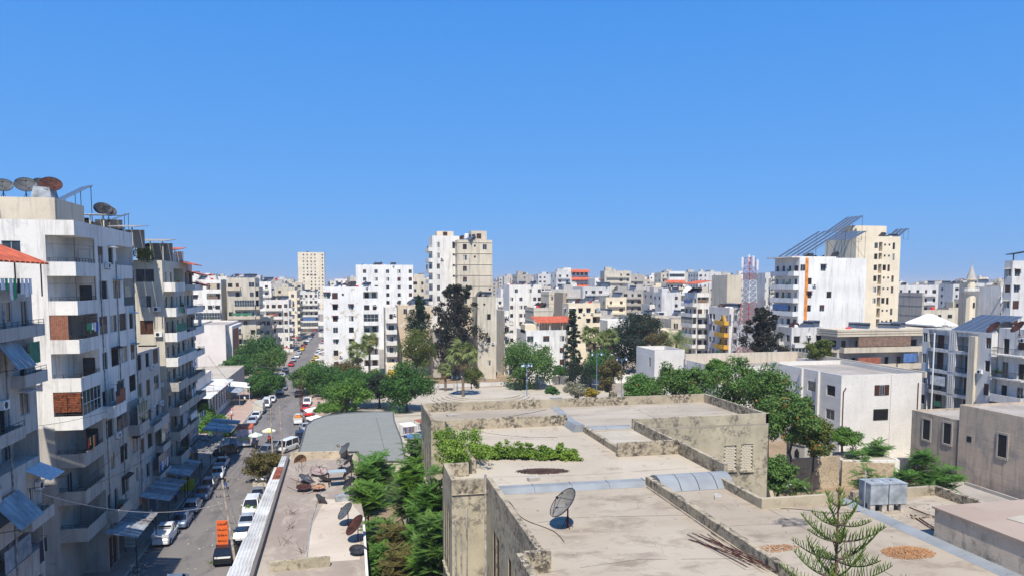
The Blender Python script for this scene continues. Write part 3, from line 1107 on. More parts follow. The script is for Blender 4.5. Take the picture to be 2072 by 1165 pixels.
patch('brown_flakes', 1098, 953, 1.75, .75, Z, leafmat('dark_brown_flake', (0.09, 0.05, 0.04), (0.05, 0.035, 0.03), (0.12, 0.07, 0.05)), 'dark heap of brown flakes on the roof just below the green vine', 'dead leaves', 1500, .07, .1, -.15)  # low oval scatter of small dark brown faces below the vine
patch('dry_grass', 1838, 1118, 1.3, .8, Z, leafmat('straw', (0.42, 0.20, 0.08), (0.5, 0.3, 0.15), (0.3, 0.15, 0.08)), 'patch of orange dry grass beside the long grey metal strip', 'dry grass', 900, .07, .14)
patch('dry_grass', 1560, 1110, 1.5, .5, Z, leafmat('straw', (0.42, 0.20, 0.08), (0.5, 0.3, 0.15), (0.3, 0.15, 0.08)), 'thin straw and twigs lying by the low parapet near the rods', 'dry grass', 300, .06, .08)
m = MB()
cpt = on_z(1604, 1056, Z + .009)
m.face([(cpt[0] + 1.1 * math.cos(t * .35) * (1 + .25 * math.sin(3 * t)), cpt[1] + .75 * math.sin(t * .35) * (1 + .2 * math.cos(2.3 * t)), Z + .009) for t in range(18)])
tag(m.obj('damp_patch', flat('damp_screed', (0.2, 0.17, 0.14), .8, 0, .5, 3)), 'dark damp patch on the screed near the low corner parapet', 'stain')

# ------------------------------------------------------------------ satellite dishes
_dm = {}


def dish_parts(r, mat):
    k = (r, mat.name)
    if k in _dm: return _dm[k]
    b = MB()
    n = 22
    # bowl: axis +Y' tilted; built around -Y facing with elevation 42 deg
    prof = [(0.01, 0), (r * .35, r * .035), (r * .7, r * .13), (r, r * .26)]
    b.lathe((0, 0, 0), prof, n)
    b.lathe((0, 0, -.02), [(r, r * .26), (r * .7, r * .13), (r * .35, r * .035), (0.01, 0)], n)
    b.lathe((0, 0, 0), [(r, r * .26 - .02), (r * 1.03, r * .26 - .02), (r * 1.03, r * .26 + .025), (r, r * .26 + .025)], n, 1)
    rot = Matrix.Rotation(R_(48), 4, 'X')
    b.v = [tuple(rot @ Vector(v)) for v in b.v]
    bowl = b.mesh('bowl', [mat, IRON], True)
    a = MB()
    tip = rot @ Vector((0, 0, r * .8))
    for t in (0, 2.1, 4.2):
        e = rot @ Vector((r * .95 * math.cos(t - 1.57), r * .95 * math.sin(t - 1.57), r * .24))
        a.tube(e, tip, .018, 4)
    a.tube(tip, rot @ Vector((0, 0, r * .66)), .06, 8)
    arm = a.mesh('feed_arm', IRON)
    p = MB()
    p.tube((0, .12, -1.05 * r - .3), (0, .12, .05), .045, 8)
    p.tube((0, .12, 0), tuple(rot @ Vector((0, 0, -.02))), .09, 6)
    for s_ in ((.3, 0), (-.3, 0), (0, .3), (0, -.3)):
        p.tube((s_[0], .12 + s_[1], -1.05 * r - .3), (0, .12, -.6 * r), .02, 4)
    pole = p.mesh('pole', RUST)
    _dm[k] = (bowl, arm, pole)
    return _dm[k]


def dish(loc, r=.9, az=0.0, mat=None, label='dish', group=None, lift=True, tiltx=0, detail=True):
    """az: 0 faces -Y, positive turns towards +X"""
    mat = mat or DISHG
    r = round(r, 1)
    bw, am, pl = dish_parts(r, mat)
    h = 1.05 * r + .3 if lift else 0
    if not detail:
        o = inst('satellite_dish', bw, None, (loc[0], loc[1], loc[2] + h * .6), (tiltx, 0, az))
        return tag(o, label, 'satellite dish', group)
    D = empty('satellite_dish', (loc[0], loc[1], loc[2]), az, label, 'satellite dish', group)
    D.rotation_euler = (tiltx, 0, az)
    for nm, me in (('bowl', bw), ('feed_arm', am), ('pole', pl)):
        inst(nm, me, D, (0, 0, h))
    return D


WEST = -1.15
c = on_z(1148, 1067, Z)
dish((c[0] - .1, c[1], Z), .9, -1.5, DISHL, 'large pale rusty rimmed satellite dish standing alone on the near roof')

# ------------------------------------------------------------------ water tanks on the right roof
c = on_z(1790, 1032, Z)
for k, (dx, lab) in enumerate(((-.5, 'left grey steel water tank on concrete blocks on the right roof'), (.62, 'right grey steel water tank, lighter sided, on concrete blocks'))):
    T = empty('water_tank', (c[0] + dx, c[1] + .3 + dx * -.1, Z), -.12, lab, 'water tank', 'twin steel water tanks')
    m = MB()
    m.box(-.53, .53, -.6, .6, .45, 1.6)
    m.box(-.55, .55, -.62, .62, 1.601, 1.64)
    m.tube((.1, 0, 1.64), (.1, 0, 1.72), .22, 12)
    m.obj('tank', STEEL, T)
    for s_ in ((-.35, -.4), (.35, -.4), (-.35, .4), (.35, .4)):
        MB().box(s_[0] - .14, s_[0] + .14, s_[1] - .16, s_[1] + .16, 0.005, .448).obj('support_block', flat('concrete_block', (.45, .40, .34), .9, 0, .3), T)
m = MB()
a = (c[0] - 1.1, c[1] + .3, Z)
m.tube((a[0], a[1], Z), (a[0], a[1], Z + 2.3), .03, 6)
tag(m.obj('pipe', STEEL), 'thin white upright pipe beside the left water tank', 'pipe')

# ------------------------------------------------------------------ left street side
# building N, nearest on the left
NX = -21.7
NOL = plaster('nearest_block_render', (0.50, 0.47, 0.43), 0.85, (0.10, 0.085, 0.08), patch=(.38, .35, .32), pth=(.5, .66))
nb = building('nearest grey apartment block at the left edge with stained balconies and torn awnings', [(-36, 34), (NX, 34), (NX, 57.4), (-36, 57.4)], 26.9, 3.2,
              NOL, {1: ['lWmwmm', 'mWwmwm', 'mmWmmw', 'mWwmLL', 'mmwwLm', 'WmmwLL', 'mmWwmm']}, g0=4.3, par=1.0, seed=3, bmat=NOL, bald=.75, awn=.3, ac=.4, big=1.25, ground={1: 'ossosos'})
# its top terrace: red tiled canopy on posts
P0 = on_x(90, 530, -20.9)
RT_ = empty('tiled_canopy', (-25, 50, 26.0), 0, 'red corrugated tile canopy on thin posts over the terrace at the left edge', 'canopy')
m = MB()
for i in range(26):
    y0 = -12 + i * .78
    m.hexa([(-3, y0, 5.3), (4.2, y0, 2.2), (4.2, y0 + .74, 2.2), (-3, y0 + .74, 5.3), (-3, y0 + .1, 5.42), (4.2, y0 + .1, 2.32), (4.2, y0 + .64, 2.32), (-3, y0 + .64, 5.42)])
m.obj('tile_roof', REDTILE, RT_)
for y0 in (-12, -4, 3.5, 7.6):
    MB().tube((3.9, y0, 0), (3.9, y0, 2.3), .05, 6).obj('post', IRON, RT_)
m = MB()
m.box(-4, 1.2, -14, 7.0, 0, 2.3)
m.obj('room', OLDG, RT_)

# building A
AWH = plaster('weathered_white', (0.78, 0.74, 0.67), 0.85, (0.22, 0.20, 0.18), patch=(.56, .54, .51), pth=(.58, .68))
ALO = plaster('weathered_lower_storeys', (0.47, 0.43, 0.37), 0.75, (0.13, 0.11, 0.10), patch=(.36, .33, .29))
AX = -22.5
A = building('tall white corner apartment block with corner balconies on the left', [(-40, 68.6), (-24.7, 68.6), (-24.7, 73.6), (AX, 73.6), (AX, 85.5), (-40, 85.5)], 32.1, 3.25,
             AWH, {0: ['.......W.', '.........', '.......s.', '.......w.', '......rr.', '......ss.', '......rr.', '......ss.'],
                      2: ['.'], 3: ['wwLL', 'WWl', 'WWWw', 'wWWw', 'EWW', 'WLE', 'WWW', 'BWw']}, g0=4.95, par=1.15, seed=11, bald=1.0, ac=.3,
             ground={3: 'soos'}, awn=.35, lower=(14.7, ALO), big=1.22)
AO = Vector((-40, 68.6, 0))
for k in range(8):
    z = 4.95 + 3.25 * k
    m = LB(AO)
    m.box(-24.69, AX, 68.6, 73.59, z - .22, z)
    if k != 3:
        hp = .95
        m.box(-24.69, AX, 68.6, 68.72, z, z + hp)
        m.box(AX - .12, AX, 68.72, 73.59, z, z + hp)
    else:
        m.box(-24.69, AX, 68.6, 68.72, z, z + .95)
        m.box(AX - .12, AX, 68.72, 73.59, z, z + .95)
    bl = m.done('corner_balcony', ALO if k < 3 else AWH, A)
    m = LB(AO)
    for zz in (1.12, 1.28):
        m.tube((-24.6, 68.66, z + zz), (AX - .06, 68.66, z + zz), .022, 5)
        m.tube((AX - .06, 68.66, z + zz), (AX - .06, 73.5, z + zz), .022, 5)
    for t in range(4):
        m.tube((-24.5 + t * .65, 68.66, z + .95), (-24.5 + t * .65, 68.66, z + 1.3), .022, 4)
    for t in range(7):
        m.tube((AX - .06, 69 + t * .75, z + .95), (AX - .06, 69 + t * .75, z + 1.3), .022, 4)
    if k in (6, 7):
        m.tube((AX - .06, 68.66, z + .95), (AX - .06, 68.66, z + 3.02), .03, 5)
        m.tube((AX - .06, 73.4, z + .95), (AX - .06, 73.4, z + 3.02), .03, 5)
        m.tube((AX - .06, 68.66, z + 2.4), (AX - .06, 73.4, z + 2.4), .02, 4)
        m.tube((-24.6, 68.66, z + 2.4), (AX - .06, 68.66, z + 2.4), .02, 4)
    r_ = m.obj('railing', IRON)
    r_.parent = bl
    bpy.data.objects[r_.name].data.transform(Matrix.Translation(-AO))
    me = win_mesh(1.0, 2.2, 'door' if k in (4, 2, 6) else 'dark')
    inst('window', me, A, (-23.4 + 40, 73.6 - 68.6 - .04, z + .01))
    if k in (5, 3, 1): inst('window', win_mesh(1.2, 2.0, 'glass'), A, (-24.66 + 40, 71.2 - 68.6, z + .01), (0, 0, math.pi / 2))
# parapet above the corner
m = LB(AO)
m.box(-24.69, AX, 68.6, 73.59, 30.85, 30.95)
m.box(-24.69, AX, 68.6, 68.8, 30.951, 32.1)
m.box(AX - .2, AX, 68.801, 73.59, 30.951, 32.1)
m.done('roof_parapet', WHITES, A)
# brown blinds on one floor, rusty shutters lower
m = LB(AO)
z = 4.95 + 3.25 * 5
m.box(-24.66, -23.3, 68.64, 68.7, z + .96, z + 3.0)
for t in range(9): m.box(-24.66 + t * .15, -24.62 + t * .15, 68.61, 68.639, z + .96, z + 3.0)
m.done('brown_blind', flat('brown_blind', (.30, .13, .08), .8, 0, .2), A)
m = LB(AO)
for j in range(8): m.box(AX - .09, AX - .05, 70.6, 73.5, z + .98 + j * .25, z + 1.16 + j * .25)
m.done('brown_blind', BROWN, A)
z = 4.95 + 3.25 * 3
m = LB(AO)
for c_ in range(2):
    for j in range(11):
        x0 = -24.66 + c_ * 1.07
        m.hexa([(x0, 68.56, z + 1.32 + j * .15), (x0 + 1.03, 68.56, z + 1.32 + j * .15), (x0 + 1.03, 68.59, z + 1.45 + j * .15), (x0, 68.59, z + 1.45 + j * .15),
                (x0, 68.53, z + 1.34 + j * .15), (x0 + 1.03, 68.53, z + 1.34 + j * .15), (x0 + 1.03, 68.56, z + 1.47 + j * .15), (x0, 68.56, z + 1.47 + j * .15)])
m.done('rusty_shutter', RUSTY, A)
inst('glazed_screen', screen_mesh(4.6, 2.0), A, (AX - .06 + 40, 71.2 - 68.6, z + .96), (0, 0, math.pi / 2))
# rooftop room on A
pent = building('beige block rooftop room under the big dishes at upper left', box_poly(-40, -25.9, 74.5, 82), 34.5, 2.6, SAND, {0: '......w...'[:10]}, name='rooftop_room',
                g0=31.0, par=.15, cat='rooftop room', seed=8)
m = LB(Vector((-27.3, 76.5, 34.35)))
m.hexa([(-28.2, 75.3, 34.35), (-26.4, 75.3, 34.35), (-26.4, 77.2, 34.35), (-28.2, 77.2, 34.35), (-27.9, 75.4, 35.6), (-26.6, 75.4, 35.5), (-26.6, 77, 35.5), (-27.9, 77, 35.6)])
t_ = m.obj('water_tank', STEEL)
t_.data.transform(Matrix.Translation((27.3, -76.5, -34.35)))
t_.location = (-27.3, 76.5, 34.35)
tag(t_, 'grey steel box tank between the big dishes on the rooftop room', 'water tank')
DISHK = flat('dish_dull', (.085, .09, .095), .7, .1, .25, 2)
dg = 'dishes on the roof of the white corner block'
for px, py, r, mt, az, lab in ((6, 377, .75, DISHK, .35, 'grey dish cut by the left edge of the photo on the rooftop room'), (52, 374, .95, DISHK, .4, 'biggest grey satellite dish on the rooftop room'),
                              (103, 374, .9, DISHR, .4, 'rust brown satellite dish on the right of the rooftop room'), (80, 370, .6, DISHD, .4, 'small dark dish half hidden behind the rust brown one')):
    c = on_y(px, py, 76.2 if r > .65 else 78)
    dish((c[0], c[1], c[2] - 1.05 * r - .3 - .1), r, az, mt, lab, dg)


def solar(loc, rz, nx, ln, tilt=32, label='', group=None, lift=.5, strips=1, pitch=1.15):
    """array rising along local +Y"""
    S = empty('solar_panel_array', loc, rz, label, 'solar panels', group)
    ca, sa = math.cos(R_(tilt)), math.sin(R_(tilt))
    for i in range(nx):
        for j in range(strips):
            x0 = i * pitch
            l0, l1 = j * (ln / strips) + .03, (j + 1) * (ln / strips)
            m = MB()
            m.hexa([(x0, l0 * ca, lift + l0 * sa), (x0 + 1.08, l0 * ca, lift + l0 * sa), (x0 + 1.08, l1 * ca, lift + l1 * sa), (x0, l1 * ca, lift + l1 * sa),
                    (x0, l0 * ca - .04 * sa, lift + l0 * sa + .05), (x0 + 1.08, l0 * ca - .04 * sa, lift + l0 * sa + .05), (x0 + 1.08, l1 * ca - .04 * sa, lift + l1 * sa + .05), (x0, l1 * ca - .04 * sa, lift + l1 * sa + .05)])
            m.mi = [1, 0, 1, 1, 1, 1]
            m.obj('solar_panel', [PANEL, PANBACK], S)
    m = MB()
    W = nx * pitch
    for x in (0.2, W - .3):
        m.tube((x, 0, 0), (x, 0, lift), .04, 4)
        m.tube((x, ln * ca * .95, 0), (x, ln * ca * .95, lift + ln * sa * .93), .04, 4)
        m.tube((x, .1, lift), (x, ln * ca * .95, 0), .03, 4)
        m.tube((x, ln * ca * .5, 0), (x, ln * ca * .5, lift + ln * sa * .48), .035, 4)
        m.tube((x, 0, lift - .03), (x, ln * ca, lift + ln * sa - .05), .03, 4)
    m.tube((0, ln * ca * .95, lift + ln * sa * .9), (W, ln * ca * .95, lift + ln * sa * .9), .03, 4)
    m.obj('frame', IRON, S)
    return S


E_ = -math.pi / 2
c = at_d(105, 84)
solar((c[0], c[1], top_z(416, 84) - 2.9), R_(-52), 3, 4.3, 31, 'solar panel array tilted up above the white corner block roof', None, 2.9)
c = at_d(206, 97)
solar((c[0], c[1], top_z(455, 97) - 2.0), R_(-60), 2, 3.6, 24, 'low solar panel sloping over the far end of the white block roof', None, 2.0)

# roofs behind A and building A2
A2 = building('low grey infill block squeezed between the white block and its taller beige neighbour', [(-36, 85.52), (-22.9, 85.52), (-22.9, 96.6), (-36, 96.6)], 19.2, 3.1, OLDG,
              {1: ['WwW', 'WsW', 'WmE', 'WWm', 'wwmm']}, g0=4.0, par=.6, seed=21, bald=.9, ground={1: 'oso'}, ac=.4, big=1.2)
BXX = -22.6
Bb = building('tall beige block with rounded white street balconies behind the white corner block', [(-36, 96.7), (-26.6, 96.7), (-26.6, 98.2), (BXX, 98.2), (BXX, 115.8), (-36, 115.8)], 29.6, 3.1,
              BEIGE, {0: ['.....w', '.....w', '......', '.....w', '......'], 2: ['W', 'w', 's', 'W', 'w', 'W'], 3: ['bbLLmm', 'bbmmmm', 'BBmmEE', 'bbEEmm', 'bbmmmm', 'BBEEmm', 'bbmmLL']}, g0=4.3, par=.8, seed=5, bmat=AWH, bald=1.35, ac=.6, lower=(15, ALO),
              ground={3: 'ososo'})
# jumble on top of it
rg = 'shacks on top of the beige block'
def shack(px0, px1, py0, Y, d, zb, roofc, label, cat='roof shack', wall=BARE, over=.4):
    a, b = on_y(px0, py0, Y), on_y(px1, py0, Y)
    S = empty('roof_shack', (a[0], Y, zb), 0, label, cat, None)
    w, h = b[0] - a[0], a[2] - zb
    mm = MB()
    for x in (0, w * .5, w - .12): mm.box(x, x + .12, 0, .12, 0, h)
    mm.box(0, w, d - .12, d, 0, h)
    mm.box(0, .1, .13, d - .13, 0, h * .9)
    mm.obj('wall', wall, S)
    mm = MB()
    mm.box(.13, w * .48, .03, .06, h * .35, h * .9)
    mm.obj('window', DARK, S)
    mm = MB()
    n = max(3, int(w / .7))
    for i in range(n):
        x0 = -over + i * (w + 2 * over) / n
        x1 = x0 + (w + 2 * over) / n - .04
        mm.hexa([(x0, -over, h), (x1, -over, h), (x1, d + over, h + .5), (x0, d + over, h + .5), (x0, -over, h + .08), (x1, -over, h + .06), (x1, d + over, h + .56), (x0, d + over, h + .58)])
    mm.obj('roof_sheet', roofc, S)
    return S
shack(275, 330, 488, 100, 5, 28.9, flat('grey_roof_sheet', (.3, .28, .26), .8, 0, .3), 'open roof shack with grey sheet roof on the beige block')
shack(337, 354, 506, 106, 5, 28.9, REDTILE, 'small shack with red roof on the far end of the beige block', wall=WHITES)
shack(228, 268, 459, 92, 5, 31.0, flat('grey_roof_sheet', (.3, .28, .26)), 'dark glazed roof shack beyond the white corner block', wall=BARE)
c = on_y(358, 535, 112)
m = MB()
for i in range(6): m.hexa([(0, i * .9, 0), (1.9, i * .9, -.5), (1.9, i * .9 + .85, -.5), (0, i * .9 + .85, 0), (0, i * .9, .1), (1.9, i * .9, -.4), (1.9, i * .9 + .85, -.4), (0, i * .9 + .85, .1)])
for k, (px, py, y_, lab) in enumerate(((356, 530, 110, 'red tiled awning on the upper street corner of the beige block'), (368, 550, 114, 'orange tiled awning just below the upper one on the beige block'), (376, 572, 116.5, 'lowest orange tiled awning beyond the beige block'))):
    c = on_y(px, py, y_)
    o = inst('tiled_awning', m.mesh('tiled_awning', REDTILE) if k == 0 else bpy.data.meshes['tiled_awning'], None, (BXX + .02, y_ - 2.5, c[2]), (0, 0, 0))
    tag(o, lab, 'awning', 'red tiled awnings on the beige block')
for px, py, r, lab in ((208, 424, 1.0, 'dark mesh dish behind the tilted solar panels'), (220, 428, .8, 'second dark dish overlapping the one behind the solar panels')):
    c = on_y(px, py, 96)
    dish((c[0], c[1], c[2] - 1.05 * r - .4), r, .5, DISHD, lab, 'dishes behind the tilted solar panels')
shack(150, 210, 434, 93, 7, 31.0, flat('light_sheet', (.5, .48, .45)), 'pale shed carrying the dark dishes behind the solar panels', wall=SAND)


# ------------------------------------------------------------------ town blocks, placed by survey
def blk(label, pl, pr, D, yt, fh=3.1, mat=None, S=None, W=None, wpx=None, E=None, dep=12, seed=1, zt=None, name='apartment_building', keep=False, **kw):
    if not wpx and not keep:
        if pl > 712:
            k_ = min((D + dep) / D, (pr - 712 - 7) / (pl - 712))
            pl = 712 + (pl - 712) * k_
            dep = min(dep, max(5, D * (k_ - 1)))
        elif not E and pr < 700:
            pr = 712 - (712 - pr) * (D + dep) / D
    x0, y0 = at_d(pl, D)
    d = _ray(pr, 570)
    x1 = d[0] / d[1] * y0
    if wpx:
        d = _ray(wpx, 570)
        y1 = x0 * d[1] / d[0]
    else:
        y1 = y0 + dep
    h = zt or top_z(yt, D)
    sides = {}
    if S: sides[0] = S
    if E: sides[1] = E
    if W: sides[3] = W
    B = building(label, box_poly(x0, x1, y0, y1), h, fh, mat or WHITES, sides, seed=seed, name=name, **kw)
    return B, (x0, x1, y0, y1, h - kw.get('par', .9))


roofs = []
# orange striped white slab on the right
ORANGE = flat('orange_stripe', (0.72, 0.26, 0.05), 0.7, 0, 0.25, 1)
B, q = blk('white slab block with an orange stripe and tall solar arrays on the roof', 1615, 1752, 172, 522, 3.1, WHITEP,
           ['w..w......', '.w........', '.w..w.....', '.w.w......', '..........', '...n......', '..........'], ['bb', 'bb', 'BB', 'bb', 'bb', 'bb'], 1567, seed=31, bald=1.3, bmat=WHITEP, ac=.05, awn=.5, ground=None)
roofs.append(q + ('the orange striped white slab',))
x0, x1, y0, y1, h = q
m = MB()
m.box(1.5, 2.3, -.02, -.003, 6, 32.5 )
m.obj('orange_stripe', ORANGE, B)
m = MB()
m.box(-2.0, x1 - x0 - 8, .2, y1 - y0 + .4, h + .92, h + 1.2)
m.obj('roof_canopy_slab', WHITES, B)
B, q = blk('tall cream apartment tower behind the white slab', 1664, 1819, 210, 479, 3.1, CREAM,
           ['....Wlnnt.', '....WLnnt.', '....WlWt..', '....Wlnnt.', '....wlnnt.', '....wlWt..', '.....lnnt.'], seed=32, dep=14, par=1.2, ac=0, awn=0, bmat=CREAM)
roofs.append(q[:5] + ('the tall cream tower',))
x0, x1, y0, y1, h = q
B2 = building('cream lift house on top of the tall cream tower', box_poly(x0 + 1, x0 + 12, y0 + 3, y0 + 10), h + 4.4, 3, CREAM, {0: ['...t']}, name='lift_house', g0=h, par=.3, cat='lift house', seed=3)
c = at_d(1560, 176)
sg = 'solar arrays on the right hand towers'


def solar_at(px, py, D, rz, nx, ln, tilt, label, group=None, lift=.5, strips=1, pitch=1.15):
    x, y = at_d(px, D)
    return solar((x, y, top_z(py, D) - lift), R_(rz), nx, ln, tilt, label, group, lift, strips, pitch)


solar_at(1572, 520, 184, -82, 5, 13.5, 28, 'widest solar array sloping up over the orange striped slab roof', sg, .9, 8, 2.0)
solar_at(1664, 472, 212, -78, 4, 9.5, 29, 'highest solar array jutting up from the cream lift house', sg, 2.2, 6, 1.5)
solar_at(1668, 488, 190, -60, 5, 9.0, 16, 'flat lying solar array in front of the cream tower top', sg, 4.5, 5, 1.3)
solar_at(1786, 483, 222, -78, 3, 5.2, 32, 'small solar array at the right corner of the cream tower', sg, .6, 3, 1.5)
# low long block with striped balconies
STRIPE = plaster('beige_band', (0.58, 0.50, 0.38), 0.5)
B, q = blk('low grey block ringed by long beige balcony bands in front of the white slab', 1697, 1866, 150, 666, 3.5, OLDG, ['BBBBBB', 'EEEEBB', 'BBBBBB'], ['m'], 1668, seed=33, bmat=STRIPE, bald=1.6, par=1.0, ac=.2)
roofs.append(q + ('the beige banded block',))
x0, x1, y0, y1, h = q
m = MB()
for z0_ in (h - .35, h + .15, h + .65):
    m.box(-1.3, x1 - x0 + 1.5, -1.7, y1 - y0 + .2, z0_, z0_ + .4)
m.obj('roof_fascia', STRIPE, B)
B, q = blk('small pale blue balcony block left of the beige banded one', 1603, 1672, 158, 662, 3.2, GREYW, ['mmw', 'bbm', 'bbw', 'mmw'], ['bw'], 1576, seed=34, bmat=GREYW, bald=1.2)
roofs.append(q + ('the pale blue balcony block',))
# bare block right of the tower
B, q = blk('unfinished raw concrete block right of the cream tower', 1816, 1872, 240, 592, 3.1, BARE, ['.ww....', '.......', '.ww....', '.......'], seed=35, band=.08, ac=0)
roofs.append(q + ('the raw concrete block',))
# long west faces at far right
R1x = 90.5
B = building('grey blue balcony block with breeze block strips on the right', [(R1x, 89.9), (108, 89.9), (108, 103.2), (R1x, 103.2)], 19.6, 3.35, GREYW, {3: ['wllllcllll.W', 'wllllcllll.W', 'wllllcllll.s', 'wllllcllll.w']}, g0=3.0, par=.9, seed=36, ac=.2, awn=0)
m = MB()
m.box(-.5, .4, 2.4, 3.6, 0, 19.0)
m.obj('column', SAND, B)
m = MB()
m.tube((-.35, 10.4, 0), (-.35, 10.4, 19), .12, 6)
m.obj('pipe', WHITEF, B)
m = MB()
m.box(-.6, 20, -.1, 28, 18.65, 19.62)
m.box(-.1, 19.5, -.3, 27, 18.7, 19.7)
c = building('pale blue grey block with window rails at the right edge', [(91.5, 74), (110, 74), (110, 89.7), (91.5, 89.7)], 20.4, 3.35, GREYW, {3: ['rrwrrw', 'rrwbbw', 'bbwrrw']}, g0=3.3, par=1.1, seed=37, bald=1.2)
roofs.append((91, 107, 90, 102, 18.7, 'the grey blue balcony block'))
roofs.append((92, 108, 75, 89, 19.3, 'the right edge block'))
solar_at(1925, 668, 119, -80, 6, 7.4, 19, 'long dark solar roof on the grey blue balcony block', None, .8, 2)
for px, py, Y_, r, lab in ((2012, 668, 92, 1.1, 'rust red dish seen edge on above the grey blue balcony block'), (2062, 650, 84, 1.0, 'brown dish tilted on the right edge block roof')):
    c = on_y(px, py, Y_)
    dish((c[0], Y_, 18.7 if 'blue' in lab else 19.4), r, -1.9, DISHR, lab, 'rusty dishes on the right hand roofs')
B, q = blk('tall pale block with terraces cut by the right edge of the photo', 2044, 2110, 150, 528, 3.2, GREYW, ['w.m', 'w..', 's.w'], ['w'], 2031, seed=38, awn=.6)
m = MB()
zb_ = q[4]
m.hexa([(-.2, -.2, zb_ + 2.1), (7, -.2, zb_ + 3.2), (7, 1.6, zb_ + 3.2), (-.2, 1.6, zb_ + 2.1), (-.2, -.2, zb_ + 2.25), (7, -.2, zb_ + 3.35), (7, 1.6, zb_ + 3.35), (-.2, 1.6, zb_ + 2.25)])
m.box(.2, .35, .1, .25, zb_, zb_ + 2.15)
m.box(5, 5.15, .1, .25, zb_, zb_ + 2.9)
m.obj('dark_canopy', IRON, B)
B, q = blk('white apartment block with red shutters beside the minaret', 1970, 2030, 230, 580, 3.1, WHITES, ['ssss', 'BBBm', 'BBBm', 'bbbm', 'bbbm'], seed=39, bald=1.4, ac=.3)
roofs.append(q + ('the red shuttered block',))
B, q = blk('grey blank sided block just left of the minaret', 1938, 1972, 238, 572, 3.1, BARE, ['.n.', '.w.', '...', 'ww.'], seed=40)
roofs.append(q + ('the grey block left of the minaret',))
# white pitched hall roof
x0, y0 = at_d(1893, 168)
x1, _y = at_d(1950, 168)
H_ = empty('hall', (x0, y0, 0), 0, 'hall under a broad white pitched roof near the minaret', 'hall')
w = x1 - x0
MB().box(.6, w - .6, .8, 9.4, 0, 16.5).obj('wall', BARE, H_)
m = MB()
zc = 19.6
m.face([(0, 0, 17.2), (w, 0, 17.2), (w / 2, 4.5, zc)])
m.face([(w, 0, 17.2), (w, 10, 17.2), (w / 2, 6, zc), (w / 2, 4.5, zc)])
m.face([(0, 10, 17.2), (0, 0, 17.2), (w / 2, 4.5, zc), (w / 2, 6, zc)])
m.face([(w, 10, 17.2), (0, 10, 17.2), (w / 2, 6, zc)])
m.box(0, w, 0, 10, 16.9, 17.19)
m.obj('roof', WHITEP, H_)
m = MB()
m.face([(w * .3, -.2, 17.2), (w * .55, -.2, 17.2), (w * .42, -.2, 18.3)])
m.face([(w * .3, -.2, 17.2), (w * .42, -.2, 18.3), (w * .42, 3, 18.5)])
m.face([(w * .42, -.2, 18.3), (w * .55, -.2, 17.2), (w * .42, 3, 18.5)])
m.obj('gable', WHITEP, H_)


def minaret(px, D, ytop, r, label, mat, cap):
    x, y = at_d(px, D)
    M = empty('minaret', (x, y, 0), 0, label, 'minaret')
    zt = top_z(ytop, D)
    m = MB()
    m.lathe((0, 0, 0), [(r * 1.1, 0), (r * 1.05, zt * .72)], 8)
    m.obj('shaft', mat, M)
    m = MB()
    m.lathe((0, 0, zt * .72), [(r * 1.0, 0), (r * 1.7, 1.0), (r * 1.7, 1.9), (r * 1.5, 1.9), (r * 1.5, 1.05), (r * .8, 1.05)], 12)
    m.obj('balcony', WHITES, M)
    m = MB()
    m.lathe((0, 0, zt * .72 + 1.05), [(r * .8, 0), (r * .8, 3.2), (r * 1.15, 3.3), (r * 1.15, 3.5), (.01, 3.5)], 10)
    m.obj('turret', mat, M)
    m = MB()
    m.lathe((0, 0, zt * .72 + 4.55), cap, 10)
    m.obj('cap', STONEG if cap[1][0] < 1.1 else WHITEP, M, smooth=False)
    for k in range(5):
        MB().box(-.3, .3, -r * 1.13, -r * 1.02, 0, 1.6).obj('window', DARK, M, (0, 0, zt * .72 - 4 - k * 4.5))
    return M
minaret(1962, 225, 535, 1.35, 'slender yellow stone minaret with a pointed grey cap', CREAM, [(1.35, 0), (.9, 1.6), (.35, 3.4), (.12, 4.0), (.03, 6)])
minaret(1392, 330, 588, 3.2, 'stout pale minaret with a white domed top', SAND, [(3.0, 0), (2.9, 1.2), (2.2, 2.6), (1.0, 3.5), (.05, 4.0)])

# centre tall block
B, q = blk('tall tower block, its white left half with one column of windows', 876, 930, 216, 478, 3.1, WHITES, ['.w...t.', '.w...n.'], ['b'], 868, seed=41, ac=.1, par=1.2)
qT1 = q
B, q = blk('tall tower block, its beige right half of bare concrete panels', 926, 996, 213, 486, 3.1, SAND, ['.w.n.w.', '.w.n...', '.w.....', '.w.....', '.w....n'], seed=42, band=.12, par=.6, ac=0, keep=True)
roofs.append(q + ('the beige half of the tower block',))
B_ = building('small beige lift house on the tall tower block', box_poly(q[1] - 6, q[1] - 1.5, q[2] + .5, q[2] + 5), q[4] + 3.2, 3, SAND, {0: ['w']}, name='lift_house', g0=q[4], par=.1, cat='lift house')
B_ = building('flat cream roof room on the white half of the tower block', box_poly(qT1[0] + 1.5, qT1[1] - 1.5, qT1[2] + 1.5, qT1[2] + 7), qT1[4] + 2.6, 3, CREAM, {0: ['w']}, name='roof_room', g0=qT1[4], par=.1, cat='rooftop room')
for i in range(3):
    T = MB().lathe((0, 0, 0), [(.01, 0), (.75, 0), (.8, .1), (.75, 1.3), (.4, 1.5), (.01, 1.5)], 12).obj('water_tank', TANKR if i else TANKW, None, (q[0] + 3.2 + i * 1.7, q[2] + 3, q[4] + 1.0))
    tag(T, 'white round water tank left of the red ones on the tower block' if i == 0 else ('middle red water tank on the tower block roof' if i == 1 else 'right hand red water tank on the tower block roof'), 'water tank', 'water tanks on the tower block')
B, q = blk('long lower beige annex in front of the tower block', 952, 1003, 205, 600, 3.2, BEIGE, ['.n..', '..W.', '....', '..w.', '....', '..w.'], seed=43, ac=.3)
roofs.append(q + ('the beige annex',))
